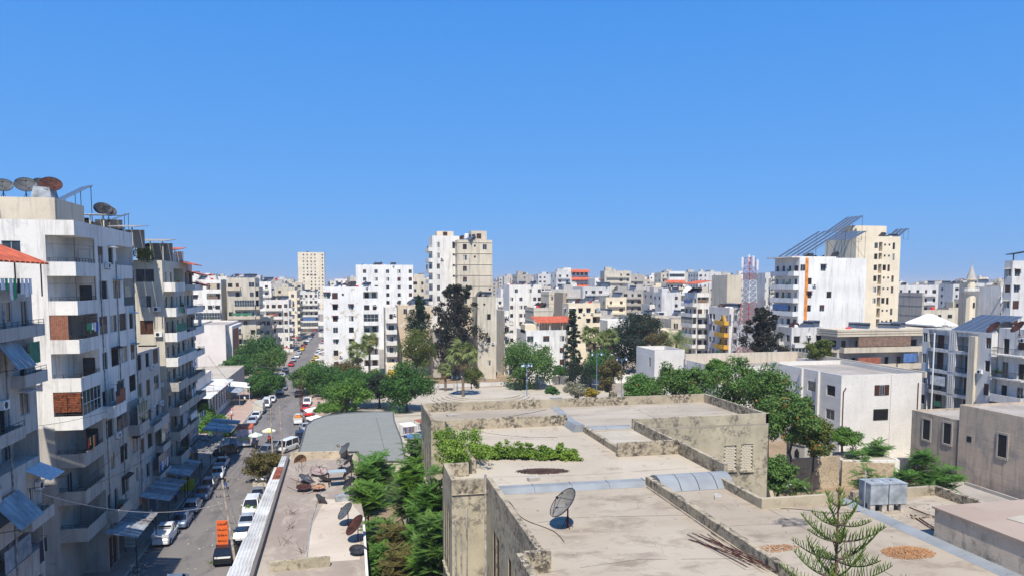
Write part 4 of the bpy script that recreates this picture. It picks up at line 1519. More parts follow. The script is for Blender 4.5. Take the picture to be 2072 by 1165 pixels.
B, q = blk('narrow white and red balcony block right of the beige annex', 1004, 1030, 214, 628, 3.1, WHITES, ['mw', 'ms', 'mw', 'rw'], E=['m'], seed=44, bald=1.2)
roofs.append(q + ('the narrow balcony block',))
B, q = blk('white villa block with a red tiled roof terrace behind the park', 1045, 1146, 200, 668, 3.2, WHITEP, ['W.W.w', '..L.w', '....w', '....w'], seed=45, ac=.1, awn=0)
x0, x1, y0, y1, h = q
m = MB()
for i in range(12):
    xa = 3 + i * .9
    m.hexa([(xa, -.3, h + 2.9), (xa + .85, -.3, h + 2.9), (xa + .85, 8, h + 4.2), (xa, 8, h + 4.2), (xa, -.3, h + 3.05), (xa + .85, -.3, h + 3.05), (xa + .85, 8, h + 4.35), (xa, 8, h + 4.35)])
m.obj('tiled_roof', REDTILE, B)
for xa in (3.2, 6.5, 10, 13.2): MB().box(xa, xa + .3, 0.2, .5, h + .9, h + 2.95).obj('post', SAND, B)
MB().box(4.5, 13, 3, 3.2, h, h + 2.9).obj('wall', CREAM, B)
MB().box(-0, 4, 1.5, 7, h + .01, h + 2.4).obj('room', CREAM, B)
# white block and its neighbours
B, q = blk('white apartment block with rust stained beige patches left of centre', 654, 765, 200, 580, 3.1, WHITEO,
           ['Wsn..LL', '.w.w.BB', '.w.w.BB', '.w.w.LL', '.w.w.LL', '.w.w.LL'], seed=46, par=1.0, bald=1.0, ac=.3, bmat=WHITEP, awn=.5)
roofs.append(q + ('the rust stained white block',))
x0, x1, y0, y1, h = q
for k in range(7):
    inst('balcony', balcony_mesh(2.4, 1.4, 'b', WHITES), B, (-.02, 3.2, h - 3.1 - 3.1 * k), (0, 0, -math.pi / 2))
B, q = blk('plain white office slab with rows of dark windows', 721, 836, 296, 536, 3.1, WHITEP, ['.w.w.w.w.w', '.w.w.w.w.w', '.w.w.w.w.w', '.w.w.w.w.w'], seed=47, par=1.2, ac=0, awn=0)
roofs.append(q + ('the white office slab',))
B, q = blk('cream hotel tower standing alone on the skyline left of centre', 605, 657, 690, 511, 3.1, CREAM, ['.wwww.w'] * 6 + ['.wWWW.w', '.w.wwww'], E=['tt'], seed=48, dep=18, ac=0, awn=0)
roofs.append(q + ('the cream hotel tower',))
B, q = blk('narrow balcony block with brown curtains between the white blocks', 776, 802, 205, 622, 3.1, WHITES, ['EE', 'BB', 'BB', 'bb'], seed=49, bald=1.2)
B, q = blk('white and sand blank walled block behind the dark conifer', 800, 884, 214, 618, 3.1, plaster('sand_lower', (.62, .5, .36), .3, patch=(.74, .72, .68)), ['.w..w...', '........', '...w....'], seed=50, par=.3)
roofs.append(q + ('the block behind the dark conifer',))
B, q = blk('ruined stone house between the conifers', 866, 906, 209, 666, 3.3, STONEG, ['.t.', '...'], seed=51)
B, q = blk('yellow fronted kiosk below the brown curtained block', 778, 806, 188, 738, 3.4, CREAM, name='kiosk', cat='kiosk', seed=52, dep=6)
MB().box(.4, q[1] - q[0] - .4, -.05, -.003, .2, q[4] - .4).obj('yellow_front', flat('yellow_shutter', (.65, .4, .05), .6, 0, .1), B)
# left street blocks further on
PB, q = blk('blank pinkish white wall block with a red panelled side by the avenue', 393, 453, 214, 657, 3.6, PINKW, E=['w....', 'w....', 'w....'], seed=53, dep=26, par=.5, ac=0, awn=0)
x0, x1, y0, y1, h = q
REDP = flat('dark_red_panel', (0.22, 0.035, 0.02), .6, 0, .25, 1)
m = MB()
for k in range(6): m.box(x1 - x0 + .01, x1 - x0 + .3, 6 + k * 2.9, 8.8 + k * 2.9, .5, h - 1.2)
m.obj('red_panels', REDP, PB)
m = MB()
m.box(x1 - x0 + .301, x1 - x0 + 1.2, 4.5, 25, h - 1.2, h - .2)
m.box(x1 - x0 + .01, x1 - x0 + 1.2, 4.5, 5.9, 0, h - 1.21)
m.obj('fascia', WHITES, PB)
B, q = blk('cream balcony block with dishes on top, above the pinkish wall block', 372, 459, 246, 566, 3.3, WHITES, ['ws.LL', 'WW.LL', 'BBBBB', 'BBBBB', 'bbBBB'], seed=54, bald=1.3, par=.8, bmat=WHITES)
roofs.append(q + ('the cream balcony block',))
B, q = blk('beige and white corner block with a rounded street side', 460, 516, 250, 562, 3.2, BEIGE, ['EE.W', '.w.w', '.BBB', 'BBBB', '..w.', 'EE.w', '.WWw', 'ssWw'], E=['bbbb'], seed=55, bald=1.2, bmat=STRIPE)
roofs.append(q + ('the rounded corner block',))
B, q = blk('grey white balcony block down the left side of the avenue', 536, 583, 285, 606, 3.2, WHITES, ['EEEw', 'BBBw', 'BBBw', 'ww.w', 'BBBw', 'sswn'], E=['bbb'], seed=56, bald=1.3, bmat=WHITES)
roofs.append(q + ('the grey white avenue block',))
B, q = blk('narrow cream block with balconies deep in the avenue', 584, 600, 340, 588, 3.1, CREAM, ['w', 'w'], E=['bbbb'], seed=57, dep=22)
B, q = blk('dusty balcony block closing the far end of the avenue', 606, 645, 400, 590, 3.1, WHITES, ['wwww', 'BBBB', 'BBBB', 'bbbb'], seed=58, bald=1.3)
roofs.append(q + ('the block closing the avenue',))
B, q = blk('low beige block behind the left avenue trees', 520, 545, 270, 640, 3.2, BEIGE, ['www', 'bbb'], E=['bb'], seed=59)
# right centre
B, q = blk('cream block with striped window hoods behind the palms', 1150, 1215, 245, 613, 3.3, CREAM, ['WwwE', 'W.wL', '..wL'], ['w'], 1138, seed=60, awn=.9)
roofs.append(q + ('the striped hood block',))
B, q = blk('blank brown concrete wall block left of the striped hood block', 1121, 1146, 262, 592, 3.3, plaster('brown_render', (.42, .33, .24), .5), ['...', '...'], seed=61)
B, q = blk('pale block with white upper floors behind the red roofed villa', 1018, 1096, 290, 576, 3.2, WHITES, ['.w..w.w', 'w.w..ww', 'w.ww..w'], seed=62)
roofs.append(q + ('the pale block behind the red roof',))
B, q = blk('grey beige unfinished block right above the red roofed villa', 1094, 1124, 275, 590, 3.2, SAND, ['.ww', '...', 'w.w'], seed=63, band=.1)
B, q = blk('long beige wall block behind the park trees', 1062, 1120, 232, 622, 3.2, BEIGE, ['......', '..w...'], seed=64, band=.1)
roofs.append(q + ('the long beige wall block',))
B, q = blk('hotel with three orange roof bands on the skyline', 1156, 1190, 450, 545, 3.4, WHITEP, ['ssss', 'ssss', 'wwww', 'wwww'], ['w'], 1137, seed=65, ac=0, awn=0)
x0, x1, y0, y1, h = q
m = MB()
for k in range(3):
    z = h + .6 - k * 4.6
    m.hexa([(-.3, -2, z - 1.6), (x1 - x0 + .3, -2, z - 1.6), (x1 - x0 + .3, -.01, z), (-.3, -.01, z), (-.3, -2, z - 1.4), (x1 - x0 + .3, -2, z - 1.4), (x1 - x0 + .3, -.01, z + .2), (-.3, -.01, z + .2)])
m.obj('orange_roof_band', REDTILE, B)
MB().box(-5, -.01, 1, 9, 0, h + 1.8).obj('stair_tower', WHITES, B)
B, q = blk('white stepped block right of the orange banded hotel', 1190, 1211, 430, 563, 3.3, WHITEP, ['.w.', 'w..', '..w'], seed=66)
B, q = blk('long low office wing with rows of black windows on the skyline', 1252, 1304, 500, 567, 3.6, WHITEP, ['wwwwwwwnn', 'wwwwwwwnn', 'wwwwwww..'], seed=67, ac=0, awn=0)
B, q = blk('blank beige slab tower at the left of the long office wing', 1224, 1253, 480, 562, 3.6, SAND, ['...'], seed=68)
B, q = blk('office block with dark ribbon windows on the skyline', 1333, 1386, 520, 549, 4.2, WHITEP, seed=69, dep=16)
x0, x1, y0, y1, h = q
for k in range(6):
    z = h - 1.6 - k * 4.3
    MB().box(.5, x1 - x0 - .5, -.12, -.003, z - 1.3, z + .7).obj('ribbon_window', GLASS, B)
    MB().box(-.12, -.003, .5, y1 - y0 - .5, z - 1.3, z + .7).obj('ribbon_window', GLASS, B)
B, q = blk('cream apartment tower with a red roof edge in front of the ribbon windowed office', 1349, 1382, 430, 570, 3.2, CREAM, ['mm.mm', 'bb.bb'] * 2 + ['bb.bb'] * 5, ['ttt'], 1338, seed=70, ac=0, awn=0, bald=1.3)
x0, x1, y0, y1, h = q
m = MB()
m.hexa([(-1, -1.4, h + .2), (x1 - x0 + 1, -1.4, h + .2), (x1 - x0 + 1, -.01, h + 1.6), (-1, -.01, h + 1.6), (-1, -1.4, h + .5), (x1 - x0 + 1, -1.4, h + .5), (x1 - x0 + 1, -.01, h + 1.9), (-1, -.01, h + 1.9)])
m.obj('red_roof_edge', REDTILE, B)
B, q = blk('grey balcony block with an orange roof canopy left of the yellow one', 1410, 1436, 222, 592, 3.1, WHITES, ['LL', 'BB', 'BB', 'bb'], ['bb'], 1386, seed=71, bald=1.3)
roofs.append(q + ('the orange canopy block',))
x0, x1, y0, y1, h = q
m = MB()
m.hexa([(-1, -.5, h + 3.4), (4.5, -.5, h + 4.4), (4.5, 9, h + 4.4), (-1, 9, h + 3.4), (-1, -.5, h + 3.55), (4.5, -.5, h + 4.55), (4.5, 9, h + 4.55), (-1, 9, h + 3.55)])
m.obj('orange_canopy', REDTILE, B)
for a in (0, 3.8): MB().box(a, a + .12, 0.3, .42, h, h + 3.5).obj('post', IRON, B)
YEL = flat('yellow_balcony_paint', (.62, .34, .04), .7, 0, .2, 1)
B, q = blk('block with bright yellow balconies on its shaded side', 1476, 1502, 190, 622, 3.1, PINKW, ['.w.'], ['ww.bbb'], 1436, seed=72, bmat=YEL, bald=1.3, par=1.2)
roofs.append(q + ('the yellow balcony block',))
x0, x1, y0, y1, h = q
MB().box(-.5, -.003, y1 - y0 - 9, y1 - y0 - 8, 0, h - 1).obj('yellow_fin', YEL, B)
B, q = blk('windowless beige penthouse block above the yellow balconies', 1470, 1500, 206, 557, 3.1, SAND, ['.....'], None, 1440, seed=73)
B, q = blk('tall slim grey white block behind the telecom mast', 1502, 1560, 214, 552, 3.1, GREYW, ['w..bw', 'n..bb', 'w..bb'], seed=74, bald=1.1)
roofs.append(q + ('the slim block behind the mast',))
B, q = blk('small sand coloured house behind the flame trees', 1330, 1384, 260, 645, 3.2, SAND, ['.tt.w'], seed=75, name='house', cat='house')
B, q = blk('low yellowish stone house left of the palm crown', 1318, 1388, 232, 668, 3.2, CREAM, ['..w.w', '.....'], seed=76, name='house', cat='house')
B, q = blk('low white wall house with an orange tank dome behind the palms', 1206, 1290, 250, 648, 3.2, WHITEP, ['.....w'], seed=77, name='house', cat='house')

# ------------------------------------------------------------------ white school like building on the right
SW = building('white stone clad building with brown rain pipes behind the foreground roofs', box_poly(71.9, 86, 97.8, 117.4), 13.0, 3.7, STONEW,
              {3: ['W.WW', 'W.WW', 'W.WW']}, g0=1.2, par=.7, seed=81, ac=0, awn=0, name='white_building', cat='building')
m = MB()
for (xa, xb, za, zb) in ((5.75, 8.3, 9.75, 11.35), (5.7, 8.3, 5.95, 7.65)):
    MB().box(xa, xb, -.02, .03, za, zb).obj('window_surround', DARK, SW)
    for i in range(3):
        inst('window', win_mesh(.8, 1.5, ['shut', 'glass', 'shut'][i] if za > 9 else 'grille'), SW, (xa + .43 + i * .85, -.06, za + .05))
MB().box(8.6, 8.66, -.03, -.003, 0, 12.9).obj('joint', flat('joint', (.4, .36, .3)), SW)
m = MB()
m.tube((.35, -.1, .2), (.35, -.1, 10.5), .08, 6)
m.tube((.35, -.1, 10.5), (.75, -.1, 11.1), .08, 6)
m.obj('rain_pipe', RUST, SW)
MB().tube((13.4, -.1, 6.5), (13.4, -.1, 11.5), .08, 6).obj('rain_pipe', RUST, SW)
for ya in (5.2, 9.6): MB().box(-.35, -.003, ya, ya + .5, 0, 12.9).obj('wall_rib', STONEW, SW)
SW2 = building('long white rear wing with stained parapet behind the flame trees', [(62.4, 117.6), (71.5, 117.6), (86, 117.6), (86, 132), (62.4, 132)], 12.2, 3.7, STONEW, {0: ['..s'], 3: ['w.w']}, g0=.5, par=.9, seed=82, ac=0, awn=0,
               name='white_wing', cat='building', capm=SAND)
m = MB()
m.box(-.2, 24, 13.2, 13.6, 11.3, 13.3)
m.box(23.7, 24.0, -20.3, 13.19, 12.35, 13.25)
m.obj('parapet', plaster('stained_parapet', (.58, .50, .40), .8), SW2)
SW3 = building('small white cube wing at the left end of the white building', box_poly(59.5, 66, 139.2, 149), 13.3, 4, STONEW, {3: ['.t']}, g0=5, par=.8, seed=83, ac=0, awn=0, name='white_cube_wing', cat='building', capm=SAND)
# stone houses at the right
S1 = building('old brown stone house with open black windows at right', box_poly(76, 90, 79.9, 88.0), 9.3, 4.2, plaster('brown_stone', (.56, .45, .34), .95, (.12, .10, .09), patch=(.36, .31, .26), pth=(.48, .62), blocks=True), {}, g0=.5, par=.25, seed=84, name='stone_house', cat='house')
f2 = Facade()
S2 = building('larger brown stone house cut by the right edge', box_poly(75.9, 96, 60, 79.7), 11.4, 4.2, plaster('tan_stone', (.68, .53, .39), .85, (.18, .15, .13), patch=(.44, .37, .30), pth=(.48, .62), blocks=True), {3: ['.', '.']}, g0=.5, par=.25, seed=85, name='stone_house', cat='house')
for S_, y0_, lst in ((S1, 79.9, ((85.2, 5.7), (81.6, 5.9))), (S2, 60, ((73.1, 6.1),))):
    for yc, zc_ in lst:
        m = MB()
        for a in ((-.85, -.62), (.62, .85)): m.box(a[0], a[1], -.08, -.002, -.25, 2.95)
        m.box(-.62, .62, -.08, -.002, 2.7, 2.95)
        m.box(-.62, .62, -.12, -.002, -.25, 0)
        m.obj('window_surround', plaster('window_stone', (.46, .40, .33), .4), S_, (0, yc - y0_, zc_), (0, 0, -math.pi / 2))
        MB().box(-.61, .61, -.03, -.002, 0.01, 2.69).obj('window', DARK, S_, (0, yc - y0_, zc_), (0, 0, -math.pi / 2))
m = MB()
m.box(-.35, .35, -.03, -.002, 0, .7)
m.obj('window', DARK, S2, (0, 78.0 - 60, 6.9), (0, 0, -math.pi / 2))
# low roofs between the houses and the near roof
lw = building('low stained wall with a narrow ledge below the brown stone house', [(66, 60), (74.5, 60), (74.5, 77), (66, 77)], 2.2, 3, BARE, name='low_annex', cat='annex', seed=4, par=.4)

# ------------------------------------------------------------------ low buildings right of the street
DR_O = Vector((-8.2, 40, 0))
DR = empty('low_shop_row', (-8.2, 40, 0), 0, 'low flat roofed shop row littered with scrap dishes, right of the street', 'shop')
dr_poly = [(-7.4, 40), (1.0, 40), (0.9, 70), (0.2, 84), (-0.8, 96.4), (-8.1, 96.8)]
f = Facade()
for i in range(len(dr_poly)):
    a, b = dr_poly[i], dr_poly[(i + 1) % len(dr_poly)]
    L = math.hypot(b[0] - a[0], b[1] - a[1])
    f.side((a[0] + 8.2, a[1] - 40), ((b[0] - a[0]) / L, (b[1] - a[1]) / L), L, 0, 4.5, [])
f.m.obj('wall', BARE, DR)
rm = LB(DR_O)
rm.face([(x, y, 4.504) for x, y in dr_poly])
rm.done('roof', ground_mat('dusty_pink_roof', (0.26, 0.21, 0.175), (0.31, 0.26, 0.215), (0.42, 0.36, 0.29), 0.14, 0.3, (1, .6, 1), (.5, .62), True), DR)
MO_, MO = MO, DR_O
main_, main = main, DR
parapet([(-8.35, 96.8), (-7.65, 40)], .55, .3, 4.5, plaster('blackened_rim', (.16, .14, .13), .6))
parapet([(0.95, 40), (0.85, 70)], .35, .2, 4.5, WHITES)
parapet([(-0.8, 96.4), (-7.9, 96.8)], .9, .25, 4.5, mouldy('tan_low_wall', (.56, .46, .33), (.25, .2, .15), .5, .62, 2))
parapet([(-6.6, 58.8), (-2.0, 59.0)], .8, .25, 4.5, MOULDW)
MO, main = MO_, main_
patchm = LB(DR_O)
patchm.face([(x, y, 4.515) for x, y in ((-4.1, 60), (.3, 60), (.5, 72), (-.6, 77), (-3.0, 78), (-3.9, 70))])
patchm.done('roof_patch', ground_mat('white_roof_patch', (.44, .37, .30), (.52, .45, .37), (.30, .22, .17), .2, .6), DR)
m = LB(DR_O)
for (x0_, y0_, x1_, y1_) in ((-3.9, 60, -4.1, 70), (-4.1, 70, -3.4, 85)):
    m.tube((x0_, y0_, 4.56), (x1_, y1_, 4.56), .06, 5)
m.done('pipe', STEEL, DR)
# grey rounded roof building
GR = empty('grey_roofed_hall', (-7.2, 91, 0), 0, 'hall with a smooth grey felt roof and rounded street corner', 'hall')
gp = [(-7.0, 97.2), (0.5, 97.2), (0.7, 91.9), (6.2, 90.6), (6.5, 104), (6.3, 118), (6.6, 126), (3.7, 126.8), (-1.5, 126.3), (-4.4, 124.6), (-6.2, 121.6), (-7.1, 117)]
f = Facade()
for i in range(len(gp)):
    a, b = gp[i], gp[(i + 1) % len(gp)]
    L = math.hypot(b[0] - a[0], b[1] - a[1])
    f.side((a[0] + 7.2, a[1] - 91), ((b[0] - a[0]) / L, (b[1] - a[1]) / L), L, 0, 5.0, [])
f.m.obj('wall', BEIGE, GR)
m = MB()
m.face([(x + 7.2, y - 91, 5.004) for x, y in gp])
m.obj('roof', ground_mat('grey_felt', (.20, .205, .185), (.235, .235, .21), (.165, .165, .15), .25, 1.2, (1, 6, 1), (.5, .6)), GR)
m = MB()
for i in range(len(gp)):
    a, b = gp[i], gp[(i + 1) % len(gp)]
    m.tube((a[0] + 7.2, a[1] - 91, 5.03), (b[0] + 7.2, b[1] - 91, 5.03), .12, 6)
m.tube((4 + 7.2, 0.6, 5.03), (3.6 + 7.2, 30, 5.03), .04, 4)
m.obj('roof_edge', flat('felt_edge', (.12, .12, .12), .8, 0, .3), GR)
# white sheet shed along the kerb
SH = empty('metal_shed', (-10.3, 56, 0), 0, 'long low kerbside shed with white metal roof sheets and one rusty sheet', 'shed')
xs0, xs1 = -10.1, -8.05
n = 0
y = 56.0
MB().box(.25, 2.1, 0, 42, 0, 3.3).obj('wall', GREYW, SH)
while y < 99:
    L = 7.2 if y < 84 else 6.0
    x0_ = (-10.1 + (y - 63) * .015) + 10.3
    m = MB()
    nb_ = 8
    for i in range(nb_):
        xa, xb = x0_ + i * (2.3 / nb_), x0_ + (i + 1) * (2.3 / nb_)
        m.hexa([(xa, y - 56, 3.45 + n * .01), (xb - .06, y - 56, 3.45 + n * .01), (xb - .06, y - 56 + L, 3.5), (xa, y - 56 + L, 3.5), (xa + .04, y - 56, 3.52 + n * .01), (xb - .1, y - 56, 3.52 + n * .01), (xb - .1, y - 56 + L, 3.57), (xa + .04, y - 56 + L, 3.57)])
        m.box(xb - .0601, xb, y - 56, y - 56 + L, 3.49, 3.51)
    m.obj('roof_sheet', flat('rusty_sheet', (.28, .09, .055), .8, 0, .35, 1) if 85 < y < 92 else flat('white_sheet', (.58, .58, .57), .6, .1, .2, .4), SH)
    y += L + .03
    n += 1

# ------------------------------------------------------------------ left side low buildings beyond the tall blocks
LB_ = building('beige flat topped box house beside the arcade', [(-36, 150), (-30.0, 150), (-30.0, 170), (-36, 170)], 8.0, 3.5, PINKW, {0: ['...']}, g0=1, par=.3, seed=91, name='box_house', cat='house', roofm=PLAZA)
AR = empty('arcade', (-30.0, 140, 0), 0, 'pavement arcade with white and rust streaked sheet roof on dark columns', 'arcade')
m = MB()
m.box(-4, 3.1, 9, 34, 0, .2)
m.box(2.9, 3.2, 9, 34, .21, 1.3)
m.box(-4, -3.7, 9, 34, .21, 4.4)
m.obj('wall', GREYW, AR)
for k in range(9): MB().box(2.95, 3.25, 9 + k * 3.05, 9.4 + k * 3.05, 1.301, 5.2).obj('column', WHITES, AR)
MB().box(-3.6, 2.8, 12, 33.5, .21, 4.3).obj('dark_interior', DARK, AR)
for k in range(5):
    m = MB()
    y0_ = 6.5 + k * 5.6
    for i in range(9):
        ya = y0_ + i * .62
        m.hexa([(-4.2, ya, 5.6), (3.9, ya, 5.25), (3.9, ya + .6, 5.25), (-4.2, ya + .6, 5.6), (-4.2, ya + .05, 5.68), (3.9, ya + .05, 5.33), (3.9, ya + .55, 5.33), (-4.2, ya + .55, 5.68)])
    m.obj('roof_sheet', flat('streaked_sheet', (.62, .55, .5), .7, 0, .45, .35) if k % 2 else flat('white_sheet', (.66, .67, .68)), AR)
CX = []
for k, (y0_, y1_, w_, mt, lab) in enumerate(((176, 184, 5, CLOTH[4], 'white shop awning stretched over the pavement before the round tree'), (168, 175, 4, CLOTH[1], 'bluish grey awning next to the white one by the arcade'))):
    m = MB()
    m.hexa([(0, 0, 3.6), (w_, 0, 3.0), (w_, y1_ - y0_, 3.0), (0, y1_ - y0_, 3.6), (0, 0, 3.68), (w_, 0, 3.08), (w_, y1_ - y0_, 3.08), (0, y1_ - y0_, 3.68)])
    for a in (.1, y1_ - y0_ - .1): m.tube((w_ - .1, a, .1), (w_ - .1, a, 3.05), .05, 5)
    tag(m.obj('shop_awning', mt, None, (-28, y0_, 0)), lab, 'awning', 'awnings beyond the arcade')
sb = building('low jumbled shop row roofs beyond the arcade', [(-40, 176), (-28.1, 176), (-28.1, 206), (-40, 206)], 5.0, 4, BARE, {1: ['.']}, g0=.6, par=.4, seed=95, name='shop_row', cat='shops', roofm=PLAZA)
# awnings and lean-to roofs of the shops at the foot of the tall blocks
awn_specs = [(72.5, 7.5, 2.8, 3.6, 'near sheet metal awning over the dark shop at the foot of the white block'), (84, 8.5, 3.0, 3.7, 'weathered metal shop awning under the hanging laundry'),
             (93.5, 8, 3.0, 3.8, 'slatted scrap awning beside the yellow goods on the pavement'), (103, 11, 4.0, 4.4, 'large tarpaulin and scrap covered shop roof below the beige block'), (118, 10, 4.2, 4.2, 'grey lean-to roof next to the pavement tree')]
SCR = ground_mat('scrap_tarpaulin', (.13, .13, .14), (.22, .21, .2), (.35, .33, .3), .8, 2.5, (1, 1, 1), (.5, .6))
for k, (y0_, L, w_, z_, lab) in enumerate(awn_specs):
    T = empty('shop_awning', (-22.45, y0_, z_), 0, lab, 'awning', None)
    n = int(L / .9)
    for i in range(n):
        m = MB()
        ya = i * L / n
        j = rnd.uniform(-.08, .08)
        m.hexa([(0, ya, .5), (w_, ya, -.1 + j), (w_, ya + L / n - .03, -.1 - j), (0, ya + L / n - .03, .5), (0, ya, .55), (w_, ya, -.05 + j), (w_, ya + L / n - .03, -.05 - j), (0, ya + L / n - .03, .55)])
        m.obj('metal_sheet', rnd.choice([SCR, STEEL, SCR]) if k != 3 else SCR, T)
    for a in (.2, L - .3): MB().tube((w_ - .2, a, -z_ + .12), (w_ - .2, a, -.05), .05, 5).obj('post', IRON, T)
    if k in (3,):
        m = MB()
        for i in range(160):
            x_, y_ = rnd.uniform(.1, w_ - .1), rnd.uniform(.1, L - .2)
            a = rnd.uniform(0, 3)
            z__ = .55 - x_ * .15 + rnd.random() * .2
            m.box(x_, x_ + rnd.uniform(.1, .5), y_, y_ + rnd.uniform(.1, .4), z__, z__ + rnd.uniform(.03, .15))
        j_ = m.obj('rubbish_on_top', SCR, T)
        j_['kind'] = 'stuff'

# ------------------------------------------------------------------ far town
far_g = {}
NP = np.random.RandomState(3)


FARM, FARW = {}, MB()


def simple_block(px, D, w, dep, h, mat, label, group, win=True, R=rnd, rz=0):
    x, y = at_d(px, D)
    joined = D > 760
    B = None if joined else empty('apartment_building', (x, y, 0), rz, label, 'apartment block', group)
    m = MB()
    m.box(0, w, 0, dep, 0, h)
    m.box(.25, w - .25, .25, dep - .25, h - .0, h + .02, 1)
    m.box(0, w, 0, .2, h + .001, h + .8)
    m.box(0, .2, .201, dep, h + .001, h + .8)
    m.box(w - .2, w, .201, dep, h + .001, h + .8)
    if R.random() < .6:
        a = R.uniform(.5, w * .5)
        m.box(a, a + R.uniform(3, 5), 2, 6, h + .03, h + R.uniform(2.2, 3.2))
    # balcony slabs
    fh = 3.2
    nf = int(h / fh)
    bal = R.random() < .5
    wn_ = MB()
    n = max(2, int(w / R.uniform(2.6, 3.8)))
    skip = {i for i in range(n) if R.random() < .25}
    for k in range(nf):
        z = h - fh * (k + 1)
        if z < 3: break
        if bal: m.box(w * .08, w * .92, -1.1, -.001, z - .1, z + .85)
        for i in range(n):
            if i in skip: continue
            ww = R.choice([1.0, 1.3, 1.8])
            xc = (i + .5) * w / n
            wn_.face([(xc - ww / 2, -.04, z + 1), (xc + ww / 2, -.04, z + 1), (xc + ww / 2, -.04, z + 2.3), (xc - ww / 2, -.04, z + 2.3)], R.choice([0, 0, 1, 2]))
        nd = max(2, int(dep / 3.5))
        for i in range(nd):
            if R.random() < .3: continue
            yc = (i + .5) * dep / nd
            for xx, s_ in ((-.04, 1), (w + .04, -1)):
                q = [(xx, yc + s_ * .6, z + 1), (xx, yc - s_ * .6, z + 1), (xx, yc - s_ * .6, z + 2.3), (xx, yc + s_ * .6, z + 2.3)]
                wn_.face(q, 0)
    if joined:
        c_, s_ = math.cos(rz), math.sin(rz)
        t_ = FARM.setdefault(mat.name, (MB(), mat))[0]
        for src, dst in ((m, t_), (wn_, FARW)):
            k_ = len(dst.v)
            dst.v.extend([(x + a * c_ - b * s_, y + a * s_ + b * c_, z_) for a, b, z_ in src.v])
            dst.f.extend([tuple(i + k_ for i in f_) for f_ in src.f])
            dst.mi.extend(src.mi)
        return None, (x, x + w, y, y + dep, h)
    m.obj('wall', [mat, ROOFC], B)
    w_ = wn_.obj('windows', [DARK, GLASS, BROWN], B)
    w_['kind'] = 'stuff'
    return B, (x, x + w, y, y + dep, h)


SIDES = ((450, 'over the pinkish wall block'), (600, 'left of the cream hotel tower'), (720, 'between hotel tower and office slab'), (870, 'behind the white office slab'), (1010, 'behind the tall tower'),
         (1080, 'just right of the tall tower'), (1140, 'left of the orange banded hotel'), (1215, 'around the orange banded hotel'), (1300, 'around the long office wing'), (1390, 'near the ribbon windowed office'),
         (1500, 'behind the yellow balcony block'), (1620, 'behind the telecom mast'), (1840, 'behind the cream tower'), (1930, 'left of the minaret'), (2010, 'around the minaret'), (9999, 'at the right edge of the skyline'))


def far_label(px, mat, w, D, h):
    side = [b for a, b in SIDES if px < a][0]
    tone = {WHITEP.name: 'white', WHITES.name: 'whitish', BEIGE.name: 'beige', SAND.name: 'sandy', BARE.name: 'bare grey', GREYW.name: 'pale grey', CREAM.name: 'cream', OLDG.name: 'dull grey'}.get(mat.name, 'pale')
    wd = 'narrow' if w < 14 else ('medium' if w < 18.5 else 'broad')
    dd = 'nearer' if D < 500 else ('distant' if D < 900 else 'farthest')
    hh = 'low ' if h < 20 else ('tall ' if h > 29 else '')
    return '%s %s %s%s block %s' % (dd, wd, hh, tone, side), '%s blocks %s' % (dd, side)


def far_fill(n, px0, px1, d0, d1, h0, h1):
    for i in range(n):
        px = px0 + (px1 - px0) * (i + rnd.random()) / n
        D = math.sqrt(rnd.uniform(d0 * d0, d1 * d1))
        x, y = at_d(px, D)
        w = rnd.uniform(8, 20)
        if x < -8 and x + w > -27 and y < 640: continue
        mt = rnd.choice([WHITES, WHITES, WHITES, SAND, SAND, BARE, GREYW, GREYW, CREAM, BEIGE, BEIGE, OLDG, OLDG])
        hh_ = rnd.uniform(h0, h1)
        lb, gp_ = far_label(px, mt, w, D, hh_)
        B, q = simple_block(px, D, w, rnd.uniform(9, 16), hh_, mt, lb, gp_, rz=rnd.uniform(-.12, .12))
        roofs.append(q + (None, px))


far_fill(56, 360, 600, 330, 620, 20, 31)
far_fill(26, 650, 880, 330, 600, 17, 29)
far_fill(56, 1000, 1420, 300, 430, 13, 24)
far_fill(84, 1000, 1600, 430, 760, 22, 33)
far_fill(44, 1800, 2090, 260, 520, 15, 26)
far_fill(60, -40, 2110, 620, 1000, 22, 31)
far_fill(60, -60, 2140, 1000, 1500, 24, 35)
far_fill(24, 1190, 1400, 250, 300, 7, 14)
FT = empty('far_town', (0, 900, 0), 0, 'mass of tiny pale blocks making the farthest skyline of the town', 'skyline')
FT['kind'] = 'stuff'
for nm_, (m_, mt_) in FARM.items():
    m_.v = [(a, b - 900, c) for a, b, c in m_.v]
    m_.obj('far_blocks', [mt_, ROOFC], FT)['kind'] = 'stuff'
FARW.v = [(a, b - 900, c) for a, b, c in FARW.v]
FARW.obj('far_windows', [DARK, GLASS, BROWN], FT)['kind'] = 'stuff'
FARC = MB()
# ------------------------------------------------------------------ things on the roofs
tank_mesh = MB().lathe((0, 0, 0), [(.01, 0), (.62, 0), (.66, .1), (.6, 1.15), (.35, 1.35), (.01, 1.35)], 10)
TM = [tank_mesh.mesh('water_tank', TANKR), tank_mesh.mesh('water_tank', TANKW), tank_mesh.mesh('water_tank', TANKW)]
sm_ = MB()
sm_.hexa([(0, 0, .5), (2.4, 0, .5), (2.4, 1.7, 1.8), (0, 1.7, 1.8), (0, -.03, .56), (2.4, -.03, .56), (2.4, 1.67, 1.86), (0, 1.67, 1.86)])
for a_ in (.1, 2.3):
    sm_.tube((a_, 1.6, 0), (a_, 1.6, 1.75), .05, 4)
    sm_.tube((a_, .05, 0), (a_, .05, .5), .05, 4)
sm_.tube((0, 1.5, 2.0), (2.4, 1.5, 2.0), .25, 8)
SM = sm_.mesh('solar_water_heater', PANEL)
COUNT = [0, 0, 0]
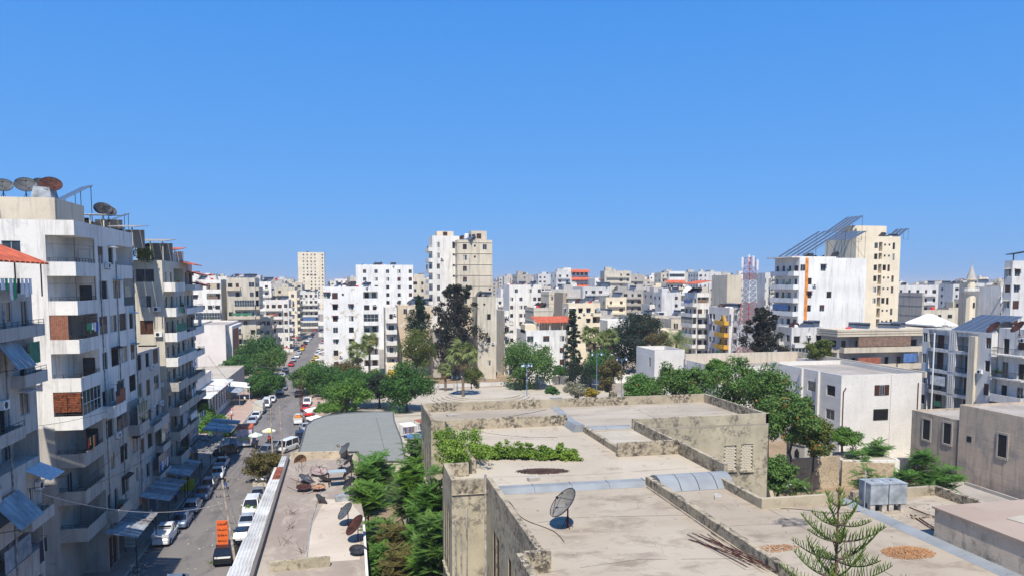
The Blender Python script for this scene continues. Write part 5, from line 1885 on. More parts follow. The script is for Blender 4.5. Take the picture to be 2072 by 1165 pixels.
for q in roofs:
    x0, x1, y0, y1, h, nm = q[:6]
    far = nm is None
    D = y0
    if x1 - x0 < 3: continue
    n = (rnd.randint(2, 5) if D < 430 else rnd.randint(1, 3)) if far else rnd.randint(6, 12)
    if D > 620: n = rnd.randint(0, 2)
    dd = 'nearer' if D < 500 else ('distant' if D < 900 else 'farthest')
    if far and D > 400:
        for k in range(rnd.randint(2, 6)):
            x, y = rnd.uniform(x0 + .8, x1 - 2.4), rnd.uniform(y0 + .8, min(y0 + 7, y1 - .8))
            t, z1 = rnd.random(), h + .8
            if t < .35:
                FARC.hexa([(x, y, z1), (x + 2.2, y, z1 + 1.1), (x + 2.2, y + 1.6, z1 + 1.1), (x, y + 1.6, z1), (x, y, z1 + .1), (x + 2.2, y, z1 + 1.2), (x + 2.2, y + 1.6, z1 + 1.2), (x, y + 1.6, z1 + .1)], 0)
            elif t < .6:
                FARC.tube((x, y, z1 - .6), (x, y, z1 + .8), .7, 8, rnd.choice([1, 2, 2]))
            elif t < .85:
                FARC.tube((x, y, z1 + .5), (x - .15, y - .1, z1 + .7), .9, 10, 3)
                FARC.tube((x, y, h), (x, y, z1 + .5), .05, 4, 3)
            else:
                FARC.box(x, x + rnd.uniform(1, 3), y, y + 2, h, h + rnd.uniform(1.2, 2.6), 2)
        continue
    for k in range(n):
        x, y = rnd.uniform(x0 + .8, x1 - 2.4), rnd.uniform(y0 + .8, min(y0 + 7, y1 - .8))
        t = rnd.random()
        if nm:
            fx = (x - x0) / (x1 - x0)
            where = '%s %s of %s' % ('front' if y < y0 + 3.5 else 'back', 'left' if fx < .33 else ('middle' if fx < .66 else 'right'), nm)
            grp = 'roof of ' + nm
        else:
            where = grp = '%s roofs %s' % (dd, [b_ for a_, b_ in SIDES if q[6] < a_][0])
        if t < .42:
            col_, cn = rnd.choice(((DISHD, 'dark'), (DISHG, 'grey'), (DISHR, 'rusty')))
            rr = rnd.choice([.7, .9, 1.1])
            dish((x, y, h), rr * (1.25 if far else 1), rnd.uniform(-1.8, -.7), col_, '%s %s dish on %s' % ({.7: 'small', .9: 'medium', 1.1: 'big'}[rr], cn, where), 'dishes on %s' % grp, True, 0, not far)
        elif t < .66:
            kx = rnd.randint(0, 2)
            cn = 'red' if kx == 0 else 'white'
            o = inst('water_tank', TM[kx], None, (x, y, h + .02), (0, 0, 0), (1, 1, 1) if not far else (1.2, 1.2, 1.2))
            tag(o, '%s water tank on %s' % (cn, where), 'water tank', 'tanks on %s' % grp)
        else:
            o = inst('solar_water_heater', SM, None, (x, y, h), (0, 0, rnd.uniform(-1.2, -.5)), (1, 1, 1) if not far else (1.3, 1.3, 1.3))
            tag(o, 'dark solar water heater on %s' % where, 'solar heater', 'solar heaters on %s' % grp)

o = FARC.obj('rooftop_clutter', [PANEL, TANKR, BEIGE, DISHD])
tag(o, 'tanks, dishes and panels cluttering the far skyline roofs', 'roof clutter', kind='stuff')

# ------------------------------------------------------------------ plants
BARK = flat('bark', (0.10, 0.075, 0.055), .95, 0, .3, 5)
PBARK = flat('palm_bark', (0.20, 0.15, 0.11), .95, 0, .35, 6)
G_DEEP = leafmat('leaf_deep_green', (0.045, 0.13, 0.022), (0.09, 0.20, 0.035), (0.03, 0.085, 0.018))
G_MID = leafmat('leaf_mid_green', (0.08, 0.165, 0.03), (0.15, 0.25, 0.055), (0.05, 0.115, 0.025))
G_OLIVE = leafmat('leaf_olive', (0.10, 0.13, 0.02), (0.16, 0.18, 0.035), (0.05, 0.09, 0.02))
G_DARK = leafmat('leaf_dark', (0.015, 0.035, 0.016), (0.03, 0.05, 0.022), (0.04, 0.045, 0.03))
G_CYP = leafmat('leaf_cypress', (0.012, 0.04, 0.016), (0.025, 0.065, 0.022), (0.02, 0.03, 0.015))
G_CONE = leafmat('leaf_dark_conifer', (0.022, 0.028, 0.015), (0.045, 0.045, 0.028), (0.05, 0.042, 0.035))
G_BRIGHT = leafmat('leaf_bright', (0.09, 0.20, 0.02), (0.17, 0.29, 0.045), (0.05, 0.13, 0.02))
G_VINE = leafmat('leaf_vine', (0.14, 0.24, 0.02), (0.26, 0.36, 0.06), (0.07, 0.14, 0.02))
G_PALM = leafmat('palm_leaf', (0.19, 0.23, 0.06), (0.32, 0.34, 0.13), (0.11, 0.16, 0.05))
G_DEAD = leafmat('dead_palm_leaf', (0.26, 0.19, 0.10), (0.38, 0.28, 0.15))
G_BROWN = leafmat('leaf_brownish', (0.12, 0.11, 0.03), (0.18, 0.15, 0.05), (0.08, 0.06, 0.02))
G_FLOW = leafmat('flame_flower', (0.40, 0.13, 0.03), (0.45, 0.22, 0.05))
G_PALE = leafmat('pale_bush', (0.20, 0.20, 0.12), (0.42, 0.38, 0.28), (0.10, 0.12, 0.06))
G_AIL = leafmat('leaf_compound', (0.075, 0.18, 0.025), (0.14, 0.27, 0.05), (0.045, 0.12, 0.02))


def quads_mesh(name, V, mats, mi=None):
    """V: (n,4,3) array"""
    n = len(V)
    me = bpy.data.meshes.new(name)
    me.vertices.add(n * 4)
    me.vertices.foreach_set('co', V.reshape(-1).astype(np.float32))
    me.loops.add(n * 4)
    me.loops.foreach_set('vertex_index', np.arange(n * 4, dtype=np.int32))
    me.polygons.add(n)
    me.polygons.foreach_set('loop_start', np.arange(0, n * 4, 4, dtype=np.int32))
    me.polygons.foreach_set('loop_total', np.full(n, 4, dtype=np.int32))
    for mt in (mats if isinstance(mats, (list, tuple)) else [mats]): me.materials.append(mt)
    if mi is not None: me.polygons.foreach_set('material_index', np.asarray(mi, dtype=np.int32))
    me.update()
    return me


def leaves(cl, size, per, RS, out=.55, shell=.45, aspect=.55, up=.25):
    """cl: clump list (x,y,z,rx,ry,rz). Small faces spread in each clump, turned mostly outwards."""
    Vs = []
    for (x, y, z, rx, ry, rz) in cl:
        n = int(per)
        d = RS.normal(size=(n, 3))
        d /= np.linalg.norm(d, axis=1)[:, None]
        r = shell + (1 - shell) * RS.random_sample(n) ** .6
        r *= 1 + .12 * RS.normal(size=n)
        p = d * r[:, None] * np.array([rx, ry, rz]) + np.array([x, y, z])
        nn = d * out + RS.normal(size=(n, 3)) * (1 - out) + np.array([0, 0, up])
        nn /= np.linalg.norm(nn, axis=1)[:, None]
        a = np.cross(nn, RS.normal(size=(n, 3)))
        a /= np.linalg.norm(a, axis=1)[:, None] + 1e-9
        b = np.cross(nn, a)
        s = size * (0.6 + .8 * RS.random_sample(n))[:, None]
        Vs.append(np.stack([p - a * s, p - b * s * aspect, p + a * s, p + b * s * aspect], 1))
    return np.concatenate(Vs)


TREE_N = [0]


def trunk_mesh(h, r, limbs, RS, lean=.04):
    m = MB()
    p = Vector((0, 0, 0))
    k = 4
    for i in range(k):
        q = Vector((RS.uniform(-lean, lean) * h, RS.uniform(-lean, lean) * h, h * (i + 1) / k))
        m.tube(p, q, r * (1 - .15 * i), 8, 0, r * (1 - .15 * (i + 1)), False)
        p = q
    for (e, rr) in limbs:
        mid = (p + Vector(e)) / 2 + Vector((0, 0, -.08 * h))
        m.tube(p, mid, rr, 6, 0, rr * .7, False)
        m.tube(mid, e, rr * .7, 5, 0, rr * .25, False)
    return m


def broad(label, px, py, rx, ry, D, mat=None, dens=1.0, leaf=None, flowers=0, name='tree', cat='tree', group=None, clumps=None, base=0.0, trunk=True, flat_=1.0):
    """round leafed tree. px, py: sighting of the crown centre, rx, ry: its radii in metres"""
    TREE_N[0] += 1
    RS = np.random.RandomState(TREE_N[0] * 13 + 1)
    x, y = at_d(px, D)
    zc = top_z(py, D)
    T = empty(name, (x, y, base), 0, label, cat, group)
    cl = []
    n = int((clumps or int(16 + rx * 4)) * 1.25)
    rx *= 1.08
    ry *= 1.15
    for i in range(n):
        d = RS.normal(size=3)
        d /= np.linalg.norm(d)
        if d[2] < -.35 and RS.random_sample() < .45: d[2] *= -.6
        k = RS.uniform(.45, .92)
        cr = RS.uniform(.22, .42)
        cl.append((d[0] * k * rx, d[1] * k * rx, zc - base + d[2] * k * ry, rx * cr, rx * cr, min(rx, ry) * cr * flat_))
    cl.append((0, 0, zc - base, rx * .55, rx * .55, ry * .55))
    sz = leaf or max(.16, rx * .045)
    per = dens * 190
    V = leaves(cl, sz, per, RS)
    mats = [mat or G_MID]
    mi = None
    if flowers:
        mats.append(G_FLOW)
        mi = np.zeros(len(V), int)
        hot = RS.randint(0, len(cl), max(2, int(len(cl) * flowers)))
        for h_ in hot:
            s0 = h_ * int(per)
            mi[s0:s0 + int(per)] = (RS.random_sample(len(mi[s0:s0 + int(per)])) < .09)
    inst('crown', quads_mesh('crown', V, mats, mi), T)
    if trunk and zc - ry * .4 > .4:
        th = max(.4, (zc - base) - ry * .55)
        limbs = [((c_[0] * .8, c_[1] * .8, c_[2]), .035 * rx + .03) for c_ in cl[:6]]
        trunk_mesh(th, .05 * rx + .08, limbs, RS).obj('trunk', BARK, T)
    return T


def conifer(label, px, y0, y1, wpx, D, mat, dens=1.0, ragged=.25, name='conifer', cat='tree', taper=.9, leaf=.3, top=.08):
    TREE_N[0] += 1
    RS = np.random.RandomState(TREE_N[0] * 17 + 3)
    x, y = at_d(px, D)
    zt, zb = top_z(y0, D), max(.5, top_z(y1, D))
    R = wpx * D / 1500
    T = empty(name, (x, y, 0), 0, label, cat)
    cl = []
    n = int(46 * dens)
    for i in range(n):
        t = (i + RS.random_sample()) / n
        z = zb + (zt - zb) * t
        rad = R * (min(1, (t + .12) / .3) * (1 - taper * max(0, t - .25) / .75) + top)
        a = RS.uniform(0, 6.28)
        k = rad * RS.uniform(.35, 1.0 + ragged)
        c = R * RS.uniform(.18, .34) * (1 - .5 * t)
        cl.append((math.cos(a) * k, math.sin(a) * k, z, c * 1.3, c * 1.3, c * .9 * (1.8 if taper > .8 and ragged < .2 else 1)))
        if i % 3 == 0: cl.append((0, 0, z, rad * .5, rad * .5, rad * .4))
    V = leaves(cl, leaf, 95, RS, .4, .3, .35, .1)
    inst('crown', quads_mesh('crown', V, mat), T)
    trunk_mesh(zt * .93, .25, [], RS, .005).obj('trunk', BARK, T)
    return T


def frond_mesh(L, fan, mat, seed):
    RS = np.random.RandomState(seed)
    Q = []
    if fan:   # fan palm leaf: stalk then a fan of strips
        Q.append([(0, -.03, 0), (L * .45, -.03, .0), (L * .45, .03, 0), (0, .03, 0)])
        for i in range(15):
            a = (i - 7) * .19
            c, s = math.cos(a), math.sin(a)
            r = L * .52 * (1 - .03 * abs(i - 7)) * RS.uniform(.85, 1.1)
            o = np.array([L * .48, 0, 0])
            d = np.array([c, s, .12 * math.cos(a * 2)])
            n_ = np.array([-s, c, 0])
            mid = o + d * r * .55
            tip = o + d * r + np.array([0, 0, -.30 * L * RS.uniform(.7, 1.3)])
            Q.append([o, mid - n_ * .03 * L, tip, mid + n_ * .03 * L])
    else:
        k = 14
        pts = [np.array([L * t, 0, L * (.28 * t - .62 * t * t)]) for t in np.linspace(0, 1, k + 1)]
        for i in range(k):
            Q.append([pts[i] + [0, -.02, 0], pts[i + 1] + [0, -.02, 0], pts[i + 1] + [0, .02, 0], pts[i] + [0, .02, 0]])
            if i < 1: continue
            w = L * .26 * math.sin(math.pi * (i + .5) / (k + 1)) + .05
            for sgn in (1, -1):
                b0, b1 = pts[i], pts[i] * .45 + pts[i + 1] * .55
                tip = pts[i] + np.array([w * .55, sgn * w, -w * .35])
                Q.append([b0, b1, tip, tip * .6 + b0 * .4 + np.array([-.01, 0, 0])])
    return quads_mesh('frond', np.array(Q, float), mat)


FR = {}


def palm(label, px, pyc, rpx, D, fan=True, nf=34, skirt=True, py_base=None, group=None, rt=.28, base=0.0, mat=None):
    x, y = at_d(px, D)
    zc = top_z(pyc, D)
    R = rpx * D / 1500
    TREE_N[0] += 1
    r = random.Random(TREE_N[0])
    T = empty('palm_tree', (x, y, base), 0, label, 'palm tree', group)
    m = MB()
    k = 8
    p = Vector((0, 0, 0))
    for i in range(k):
        q = Vector((r.uniform(-.05, .05), r.uniform(-.05, .05), (zc - base - .2) * (i + 1) / k))
        m.tube(p, q, rt * (1.25 - .04 * i), 9, 0, rt * (1.13 - .04 * i), False)
        p = q
    m.obj('trunk', PBARK, T)
    key = (round(R * 1.2, 1), fan)
    if key not in FR:
        FR[key] = [frond_mesh(key[0], fan, mt, 5) for mt in (G_PALM, G_DEAD, G_MID)]
    for i in range(nf):
        a = i * 2.4 + r.uniform(-.2, .2)
        el = 1.25 - 1.75 * (i / nf) + r.uniform(-.1, .1)
        me = FR[key][2 if i < nf * .25 and not fan else 0]
        inst('frond', me, T, (0, 0, zc - base), (r.uniform(-.6, .6), -el, a), (r.uniform(.72, 1.08),) * 3)
    if skirt:
        for i in range(int(nf * .45)):
            a = i * 2.4 + 1
            inst('dead_frond', FR[key][1], T, (0, 0, zc - base - .15 - .5 * r.random()), (r.uniform(-.4, .4), .75 + r.random() * .6, a), (.8, .8, .8))
    return T


def compound_tree(label, c, rx, rz_, n, L, mat=None, name='tree', cat='tree', group=None, base=0.0, stems=5, droop=.5):
    """small tree of long feathery compound leaves. c: crown centre in the place"""
    TREE_N[0] += 1
    RS = np.random.RandomState(TREE_N[0] * 7)
    T = empty(name, (c[0], c[1], base), 0, label, cat, group)
    k = 9
    Q = []
    for i in range(k):
        t0, t1 = (i + .2) / k, (i + 1.0) / k
        zf = lambda t: .22 * t - droop * t * t
        p0, p1 = np.array([t0, 0, zf(t0)]), np.array([t1, 0, zf(t1)])
        w = .30 * math.sin(math.pi * (t0 * .8 + .18))
        for s in (1, -1):
            tip = p0 + np.array([.12, s * w, -w * .3])
            Q.append([p0, p0 * .35 + tip * .65 + [-.05, 0, .0], tip, p0 * .4 + tip * .6 + [.055, 0, 0]])
    Q.append([(0, -.01, 0), (1, -.006, zf(1)), (1, .006, zf(1)), (0, .01, 0)])
    Q = np.array(Q, float)
    # rosettes of leaves at twig ends
    nr = max(3, int(n / 4.5))
    V = []
    tips = []
    for j in range(nr):
        d = RS.normal(size=3)
        d /= np.linalg.norm(d)
        if d[2] < -.3: d[2] = d[2] * .9
        r = RS.uniform(.35, .95)
        o = np.array([d[0] * rx * r, d[1] * rx * r, max(.4, c[2] - base + d[2] * rz_ * 1.25 * r)])
        tips.append(o)
        for i in range(9):
            a = i * 6.283 / 9 * 1.6 + RS.uniform(-.3, .3)
            el = RS.uniform(-.25, .75)
            s = L * RS.uniform(.7, 1.15)
            ca, sa, ce, se = math.cos(a), math.sin(a), math.cos(el), math.sin(el)
            M = np.array([[ca * ce, -sa, -ca * se], [sa * ce, ca, -sa * se], [se, 0, ce]])
            V.append(Q @ M.T * s + o)
    inst('crown', quads_mesh('crown', np.concatenate(V), mat or G_AIL), T)
    m = MB()
    for j in range(min(nr, stems)):
        e = tips[j]
        mid = (e[0] * .4, e[1] * .4, e[2] * .5)
        m.tube((0, 0, 0), mid, .07, 6, 0, .05, False)
        m.tube(mid, tuple(e), .05, 5, 0, .02, False)
    m.obj('trunk', BARK, T)
    return T


# avenue and park trees
broad('round clipped tree with a smooth green crown beside the avenue', 533, 774, 4.5, 2.9, 172, G_DEEP, 1.7, .2, clumps=30)
broad('bushy tree behind the round clipped one on the left of the avenue', 520, 716, 5.6, 5.0, 222, G_DEEP, 1.1)
broad('second bushy tree nearer the avenue, shading the parked cars', 549, 727, 4.0, 4.0, 214, G_MID, 1.0)
broad('low leafy tree against the red panelled wall', 478, 742, 4.5, 2.6, 200, G_DEEP, 1.0)
broad('spreading tree on the right kerb of the avenue', 622, 768, 4.6, 3.6, 178, G_MID, 1.1)
broad('white speckled tree in the row right of the avenue', 658, 775, 4.2, 3.8, 172, G_DEEP, 1.1)
broad('brownish green tree behind the bright clump right of the avenue', 700, 760, 4.0, 3.2, 185, G_BROWN, 1.0)
broad('bright green round tree just behind the grey roofed hall', 697, 803, 4.4, 3.0, 148, G_BRIGHT, 1.3, .2, clumps=30)
broad('bright green tree right behind the first one by the grey hall', 716, 778, 4.5, 2.8, 158, G_DEEP, 1.3, .2)
broad('dark spreading tree with bare limbs behind the grey hall', 765, 787, 4.2, 2.6, 158, G_DARK, 1.0)
broad('lush round tree between the grey hall and the big flat roof', 821, 787, 5.0, 4.4, 153, G_DEEP, 1.7, .2, clumps=44)
broad('feathery olive coloured tree below the dark conical one', 843, 708, 4.6, 5.4, 192, G_OLIVE, 1.1, .2)
broad('small olive coloured tree beside the plaza palm', 953, 762, 2.6, 3.0, 180, G_OLIVE, .9)
broad('large full tree in the middle of the park', 1062, 740, 6.4, 5.6, 186, G_MID, 1.3, .24, clumps=44)
broad('dark leafed tree between the cypress and the palms', 1172, 765, 3.0, 4.4, 180, G_DARK, 1.1)
broad('dense dark tree right of the paired palms', 1262, 700, 5.8, 6.6, 200, G_DARK, 1.1)
broad('dark tree with rusty red blossom behind the white cube wing', 1300, 665, 5.0, 4.6, 215, G_DARK, 1.0, flowers=.5)
broad('second dark leafy tree under the paired palms', 1215, 745, 4.4, 4.2, 185, G_DEEP, 1.0)
broad('tree with reddish top next to the pale palm crown', 1335, 690, 3.2, 2.8, 195, G_BROWN, .9, flowers=.35)
broad('clipped brown green columnar tree on the plaza', 1235, 762, 2.6, 4.6, 160, G_BROWN, 1.3, .18, clumps=26)
broad('round green shrub in front of the red roofed villa', 1132, 750, 2.0, 1.3, 195, G_DEEP, .8)
broad('pale flowering bush behind the big flat roof', 1164, 790, 2.3, 1.6, 152, G_PALE, 1.0, .14, trunk=False, name='bush', cat='bush')
broad('little green bush left of the pale flowering one', 1117, 792, 1.4, .9, 152, G_DEEP, .8, .14, trunk=False, name='bush', cat='bush')
broad('yellow flowering bush right of the pale one', 1198, 795, 1.5, .9, 152, leafmat('yellow_bush', (.35, .28, .03), (.5, .36, .05)), .8, .14, trunk=False, name='bush', cat='bush')
broad('small light green hedge under the white umbrella by the grey hall', 655, 828, 2.2, .9, 138, G_BRIGHT, .8, .14, trunk=False, name='bush', cat='bush')
broad('bluish shrub by the palm trunks right of the avenue', 762, 762, 2.6, 2.4, 186, G_MID, .8)
conifer('big ragged dark conifer in front of the tall tower block', 925, 578, 728, 45, 203, G_CONE, 1.9, .35, leaf=.42, taper=.72, top=.14)
conifer('dark green conical conifer left of the tall tower block', 848, 600, 675, 24, 206, G_CYP, 1.2, .15, leaf=.3, taper=.95, top=.03)
conifer('columnar dark cypress beside the red roofed villa', 1161, 628, 752, 17, 200, G_CYP, 1.4, .12, leaf=.28, taper=.45, top=.05)
conifer('ragged dark conifer in front of the telecom mast', 1545, 624, 735, 36, 160, G_CONE, 1.5, .35, leaf=.34, taper=.72, top=.12)
for args in (('left palm of the pair in front of the rust stained white block', 722, 712, 24, 188, True), ('right, taller palm of the pair in front of the rust stained white block', 746, 690, 21, 190, True),
             ('tall fan palm standing on the plaza', 936, 716, 33, 166, True), ('low fan palm left of the plaza palm', 900, 748, 17, 182, True),
             ('left one of the two palms right of the cypress', 1196, 680, 25, 190, True), ('right one of the two palms right of the cypress', 1230, 686, 24, 190, True)):
    palm(*args)
palm('pale date palm crown showing above the white cube wing', 1370, 692, 30, 190, False, 40, False)
# flame trees behind the big roof
for k, (px, py, rx, ry, D, mt, fl, lab) in enumerate((
    (1305, 782, 3.4, 2.6, 118, G_AIL, .08, 'bright leafed tree at the left end of the row behind the big roof'),
    (1362, 768, 3.6, 2.9, 116, G_MID, .1, 'second flame tree from the left behind the big roof'),
    (1422, 772, 3.6, 2.9, 112, G_MID, .3, 'orange flowered flame tree in the row behind the big roof'),
    (1455, 742, 2.6, 1.8, 118, G_AIL, .3, 'upper light green treetop with orange flowers before the white wing'),
    (1502, 768, 4.2, 3.2, 104, G_MID, .08, 'dense dark green flame tree in front of the white wing'),
    (1562, 792, 4.0, 3.4, 98, G_MID, .15, 'flame tree leaning over the corner of the mouldy wall'),
    (1612, 842, 3.8, 3.0, 90, G_MID, .4, 'big flame tree dotted with orange flowers beside the white building'),
    (1655, 872, 2.4, 2.0, 92, G_OLIVE, .45, 'right hand flowering bough hanging before the white building'),
    (1585, 950, 2.0, 1.6, 84, G_MID, 0, 'leafy young tree at the foot of the mouldy wall'),)):
    broad(lab, px, py + 12, rx * .92, ry * 1.05, D, mt, 1.2, .17, fl, clumps=30, flat_=.75)
broad('small umbrella shaped bright tree in the courtyard', 1714, 888, 2.3, 1.2, 100, G_BRIGHT, 1.1, .13)
broad('round treetop in front of the beige banded block', 1665, 706, 2.6, 1.8, 140, G_OLIVE, 1.2, .16)
for k, (px, py, z, rx, rz_, n, L, mt, lab) in enumerate((
    (1775, 908, 4.0, 1.7, 1.6, 120, 1.3, G_AIL, 'feathery tree at right of the umbrella shaped one'),
    (1738, 930, 3.2, 1.5, 1.2, 80, 1.2, G_AIL, 'lower feathery tree in the courtyard'),
    (1755, 970, 3.4, 1.8, 1.4, 100, 1.2, G_MID, 'feathery bush left of the water tanks'),
    (1872, 925, 6.2, 1.4, 1.4, 100, 1.2, G_AIL, 'feathery treetop against the brown stone house'),
    (1845, 965, 3.8, 2.0, 1.2, 150, 1.2, G_AIL, 'leafy thicket between the tanks and the stone house, left part'),
    (1905, 970, 3.8, 2.2, 1.5, 170, 1.2, G_AIL, 'leafy thicket by the stone house, right part'),
    (1615, 985, 2.6, 1.2, 1.0, 70, 1.0, G_MID, 'bushy sapling before the stone garden wall'))):
    compound_tree(lab, on_z(px, py, z), rx, rz_, n, L, mt)
# garden between the shop row and the big building
for k, (px, py, z, rx, rz_, n, L, mt, lab) in enumerate((
    (757, 950, 4.6, 2.3, 1.9, 200, 1.35, G_AIL, 'feathery tree topping the shop row wall, farthest in the garden'),
    (742, 1010, 4.4, 2.2, 1.8, 220, 1.25, G_BRIGHT, 'yellow green feathery tree in front of the farthest garden one'),
    (878, 925, 8.5, 1.9, 2.6, 190, 1.3, G_AIL, 'tall garden tree leaning on the big building by the vine'),
    (862, 985, 7.0, 2.0, 2.4, 240, 1.35, G_AIL, 'dense garden tree below the vine'),
    (828, 1010, 4.8, 2.2, 2.4, 200, 1.3, G_MID, 'dark feathery tree in the middle of the garden'),
    (868, 1060, 6.0, 1.9, 2.2, 240, 1.2, G_AIL, 'garden tree against the near bay of the big building'),
    (765, 1085, 3.6, 1.9, 1.8, 180, 1.1, G_MID, 'low green tree along the shop row wall'),
    (800, 1095, 4.0, 1.6, 1.9, 170, .9, G_BROWN, 'brownish drying bush in the near garden'),
    (868, 1130, 5.5, 1.8, 2.0, 220, 1.1, G_BRIGHT, 'bright green garden tree at the bottom of the photo'),
    (812, 1150, 4.0, 1.9, 1.6, 190, 1.0, G_BROWN, 'dry feathery bush at the bottom of the garden'),
    (780, 1130, 3.0, 1.5, 1.4, 140, 1.0, G_AIL, 'low fern like bush beside the near end of the shop row'),
    (810, 960, 3.0, 1.0, 1.2, 60, 1.0, G_AIL, 'young sapling in the garden gap'),
    (846, 935, 8.5, 1.7, 2.6, 200, 1.2, G_MID, 'tall dark garden tree left of the vine'),
    (835, 975, 7.5, 1.7, 2.4, 200, 1.2, G_BRIGHT, 'tall bright garden tree in front of the dark one'),
    (885, 1015, 9.0, 1.3, 2.6, 190, 1.2, G_AIL, 'feathery garden tree pressed against the bay of the big building'),
    (880, 1095, 8.0, 1.4, 2.4, 190, 1.1, G_MID, 'nearest tall garden tree against the bay'),
    (735, 965, 4.9, 1.5, 1.6, 130, 1.1, G_BRIGHT, 'bright crown leaning over the shop row edge'))):
    compound_tree(lab, on_z(px, py, z), rx, rz_, n, L, mt, group=None)
# street greenery
broad('scruffy small street tree beside the rubble on the right kerb', 524, 944, 2.5, 1.75, 99, G_BROWN, 1.2, .13, clumps=30)
broad('leafy tree between the arcade and the tarpaulin roof', 414, 872, 3.2, 2.6, 134, G_AIL, 1.2, .17)
broad('lower leafy tree beside the dark off-roader', 446, 880, 2.2, 1.4, 128, G_DEEP, 1.1, .15)
broad('light green climbing tree on the arcade wall', 402, 842, 2.2, 2.2, 140, G_BRIGHT, 1.0, .16)
broad('small green bush by the black car at the bottom', 424, 1163, 1.3, .8, 70, G_BRIGHT, .8, .1, clumps=14, name='bush', cat='bush')
broad('little plant against the white off-roader', 497, 1046, .8, .8, 84, G_BRIGHT, .7, .09, clumps=10, name='bush', cat='bush')
# roof greenery on the beige block and potted plants
RS = np.random.RandomState(5)
c = on_y(268, 515, 97)
V = leaves([(c[0] + RS.uniform(-1.8, 1.8), 97 + RS.uniform(-.5, 1), c[2] + RS.uniform(-.6, .6), .7, .7, .6) for _ in range(14)], .12, 110, RS)
tag(inst('roof_plants', quads_mesh('roof_plants', V, G_OLIVE)), 'green creeper covering the terrace corner between the white and beige blocks', 'creeper')
# vine on the big roof
cl = []
for i in range(80):
    t = i / 79
    x, y = 8.6 + t * 7.2, 54.4 - 2.9 * t
    w = .75 * (1 - .6 * t) + .08
    for j in range(3):
        cl.append((x + RS.uniform(-.35, .35), y + RS.uniform(-1, 1) * w * 1.7, Z + .28 + RS.uniform(-.15, .2) + (.5 if RS.random_sample() < .08 else 0), *(RS.uniform(.18, .42),) * 2, RS.uniform(.12, .24)))
for i in range(75):
    x, y = RS.uniform(6.3, 9.3), RS.uniform(49.6, 57.5)
    cl.append((x, y, Z + 1.0 + RS.uniform(-.5, .5), .55, .55, .4))
for i in range(30):
    cl.append((RS.uniform(6.2, 7.6), RS.uniform(49.4, 56), Z + RS.uniform(-1.2, .6), .45, .45, .5))
V = leaves(cl, .08, 70, RS, .5, .2, .7, .5)
vn = empty('climbing_vine', (7, 52, Z - 1), 0, 'bright green climbing vine sprawling across the big flat roof', 'vine')
V = V - np.array([7, 52, Z - 1])
inst('foliage', quads_mesh('foliage', V, G_VINE), vn)
m = MB()
for i in range(14):
    t = i / 13
    m.tube((1.6 + t * 7, 2.4 - 2.9 * t, 1), (1.6 + (t + .077) * 7, 2.4 - 2.9 * (t + .077), 1.35 if i % 2 else 1.1), .025, 4)
m.obj('stem', BARK, vn)

# the young Norfolk pine close to the camera
px0, D0 = 1712, 18.0
x, y = at_d(px0, D0)
NPn = empty('norfolk_pine', (x, y, 0), .2, 'young star shaped pine treetop close to the camera at lower right', 'pine tree')
ztop = top_z(992, D0)
m = MB()
p = Vector((0, 0, 0))
for i in range(12):
    q = Vector((.02 * math.sin(i), .02 * math.cos(i * 1.3), ztop * (i + 1) / 12))
    m.tube(p, q, .17 * (1 - i / 12.5) + .012, 8, 0, .17 * (1 - (i + 1) / 12.5) + .012, False)
    p = q
m.obj('trunk', flat('reddish_pine_bark', (.16, .085, .05), .9, 0, .3, 14), NPn)
G_PINE = leafmat('pine_shoot', (0.10, 0.17, 0.03), (0.15, 0.22, 0.04), (0.05, 0.11, 0.025))
G_PINET = leafmat('pine_tip', (0.20, 0.30, 0.05), (0.28, 0.36, 0.08))


def pine_branch(L, seed, sub=True, up=.35):
    r = random.Random(seed)
    m = MB()
    n = 10
    pts = [Vector((L * t, 0, L * (-.12 * t + (up) * t * t))) for t in [i / n for i in range(n + 1)]]
    for i in range(n):
        m.tube(pts[i], pts[i + 1], .022 * (1 - i / n) + .012, 6, 1 if i < 4 else 0, .022 * (1 - (i + 1) / n) + .012, False)
    k = int(L / .075)
    for i in range(2, k):
        t = i / k
        j = min(n - 1, int(t * n))
        p_ = pts[j].lerp(pts[j + 1], t * n - j)
        for s in (1, -1):
            if r.random() < .12: continue
            l = (.10 + .17 * math.sin(math.pi * min(1, t * 1.05)) ** .8) * r.uniform(.8, 1.15) * min(1.3, L)
            d = Vector((r.uniform(.1, .35), s * r.uniform(.3, .75), 1.0)).normalized()
            e = p_ + d * l
            m.tube(p_, e, .013, 5, 0, .010, False)
            m.tube(e, e + d * l * .22, .010, 5, 2, .003, False)
    return m.mesh('branch', [G_PINE, BARK, G_PINET])


k_ = 0
for (zz, L, nb_, up) in ((.12, .14, 4, .9), (.46, .45, 4, .8), (.95, .85, 5, .62), (1.38, 1.05, 5, .55), (1.85, 1.28, 5, .5), (2.3, 1.42, 5, .45), (2.9, 1.6, 5, .42), (3.6, 1.8, 5, .4), (4.5, 1.9, 5, .38), (5.5, 2.0, 5, .35)):
    mes = [pine_branch(L * s_, int(zz * 100) + i, up=up) for i, s_ in enumerate((1, .9, 1.06))]
    for b in range(nb_):
        q_ = rnd.uniform(.78, 1.12)
        inst('branch', mes[b % 3], NPn, (0, 0, ztop - zz + rnd.uniform(-.03, .03)), (rnd.uniform(-.15, .15), rnd.uniform(-.25, .05), b * 6.283 / nb_ + k_ * .55 + rnd.uniform(-.2, .2)), (q_, q_, q_ * rnd.uniform(.7, 1.15)))
    k_ += 1
m = MB()
for i in range(26):
    a, h_ = i * 2.4, ztop - .02 - i * .012
    m.tube((0, 0, h_ - .05), (math.cos(a) * .05, math.sin(a) * .05, h_ + .03), .012, 4, 0, .004)
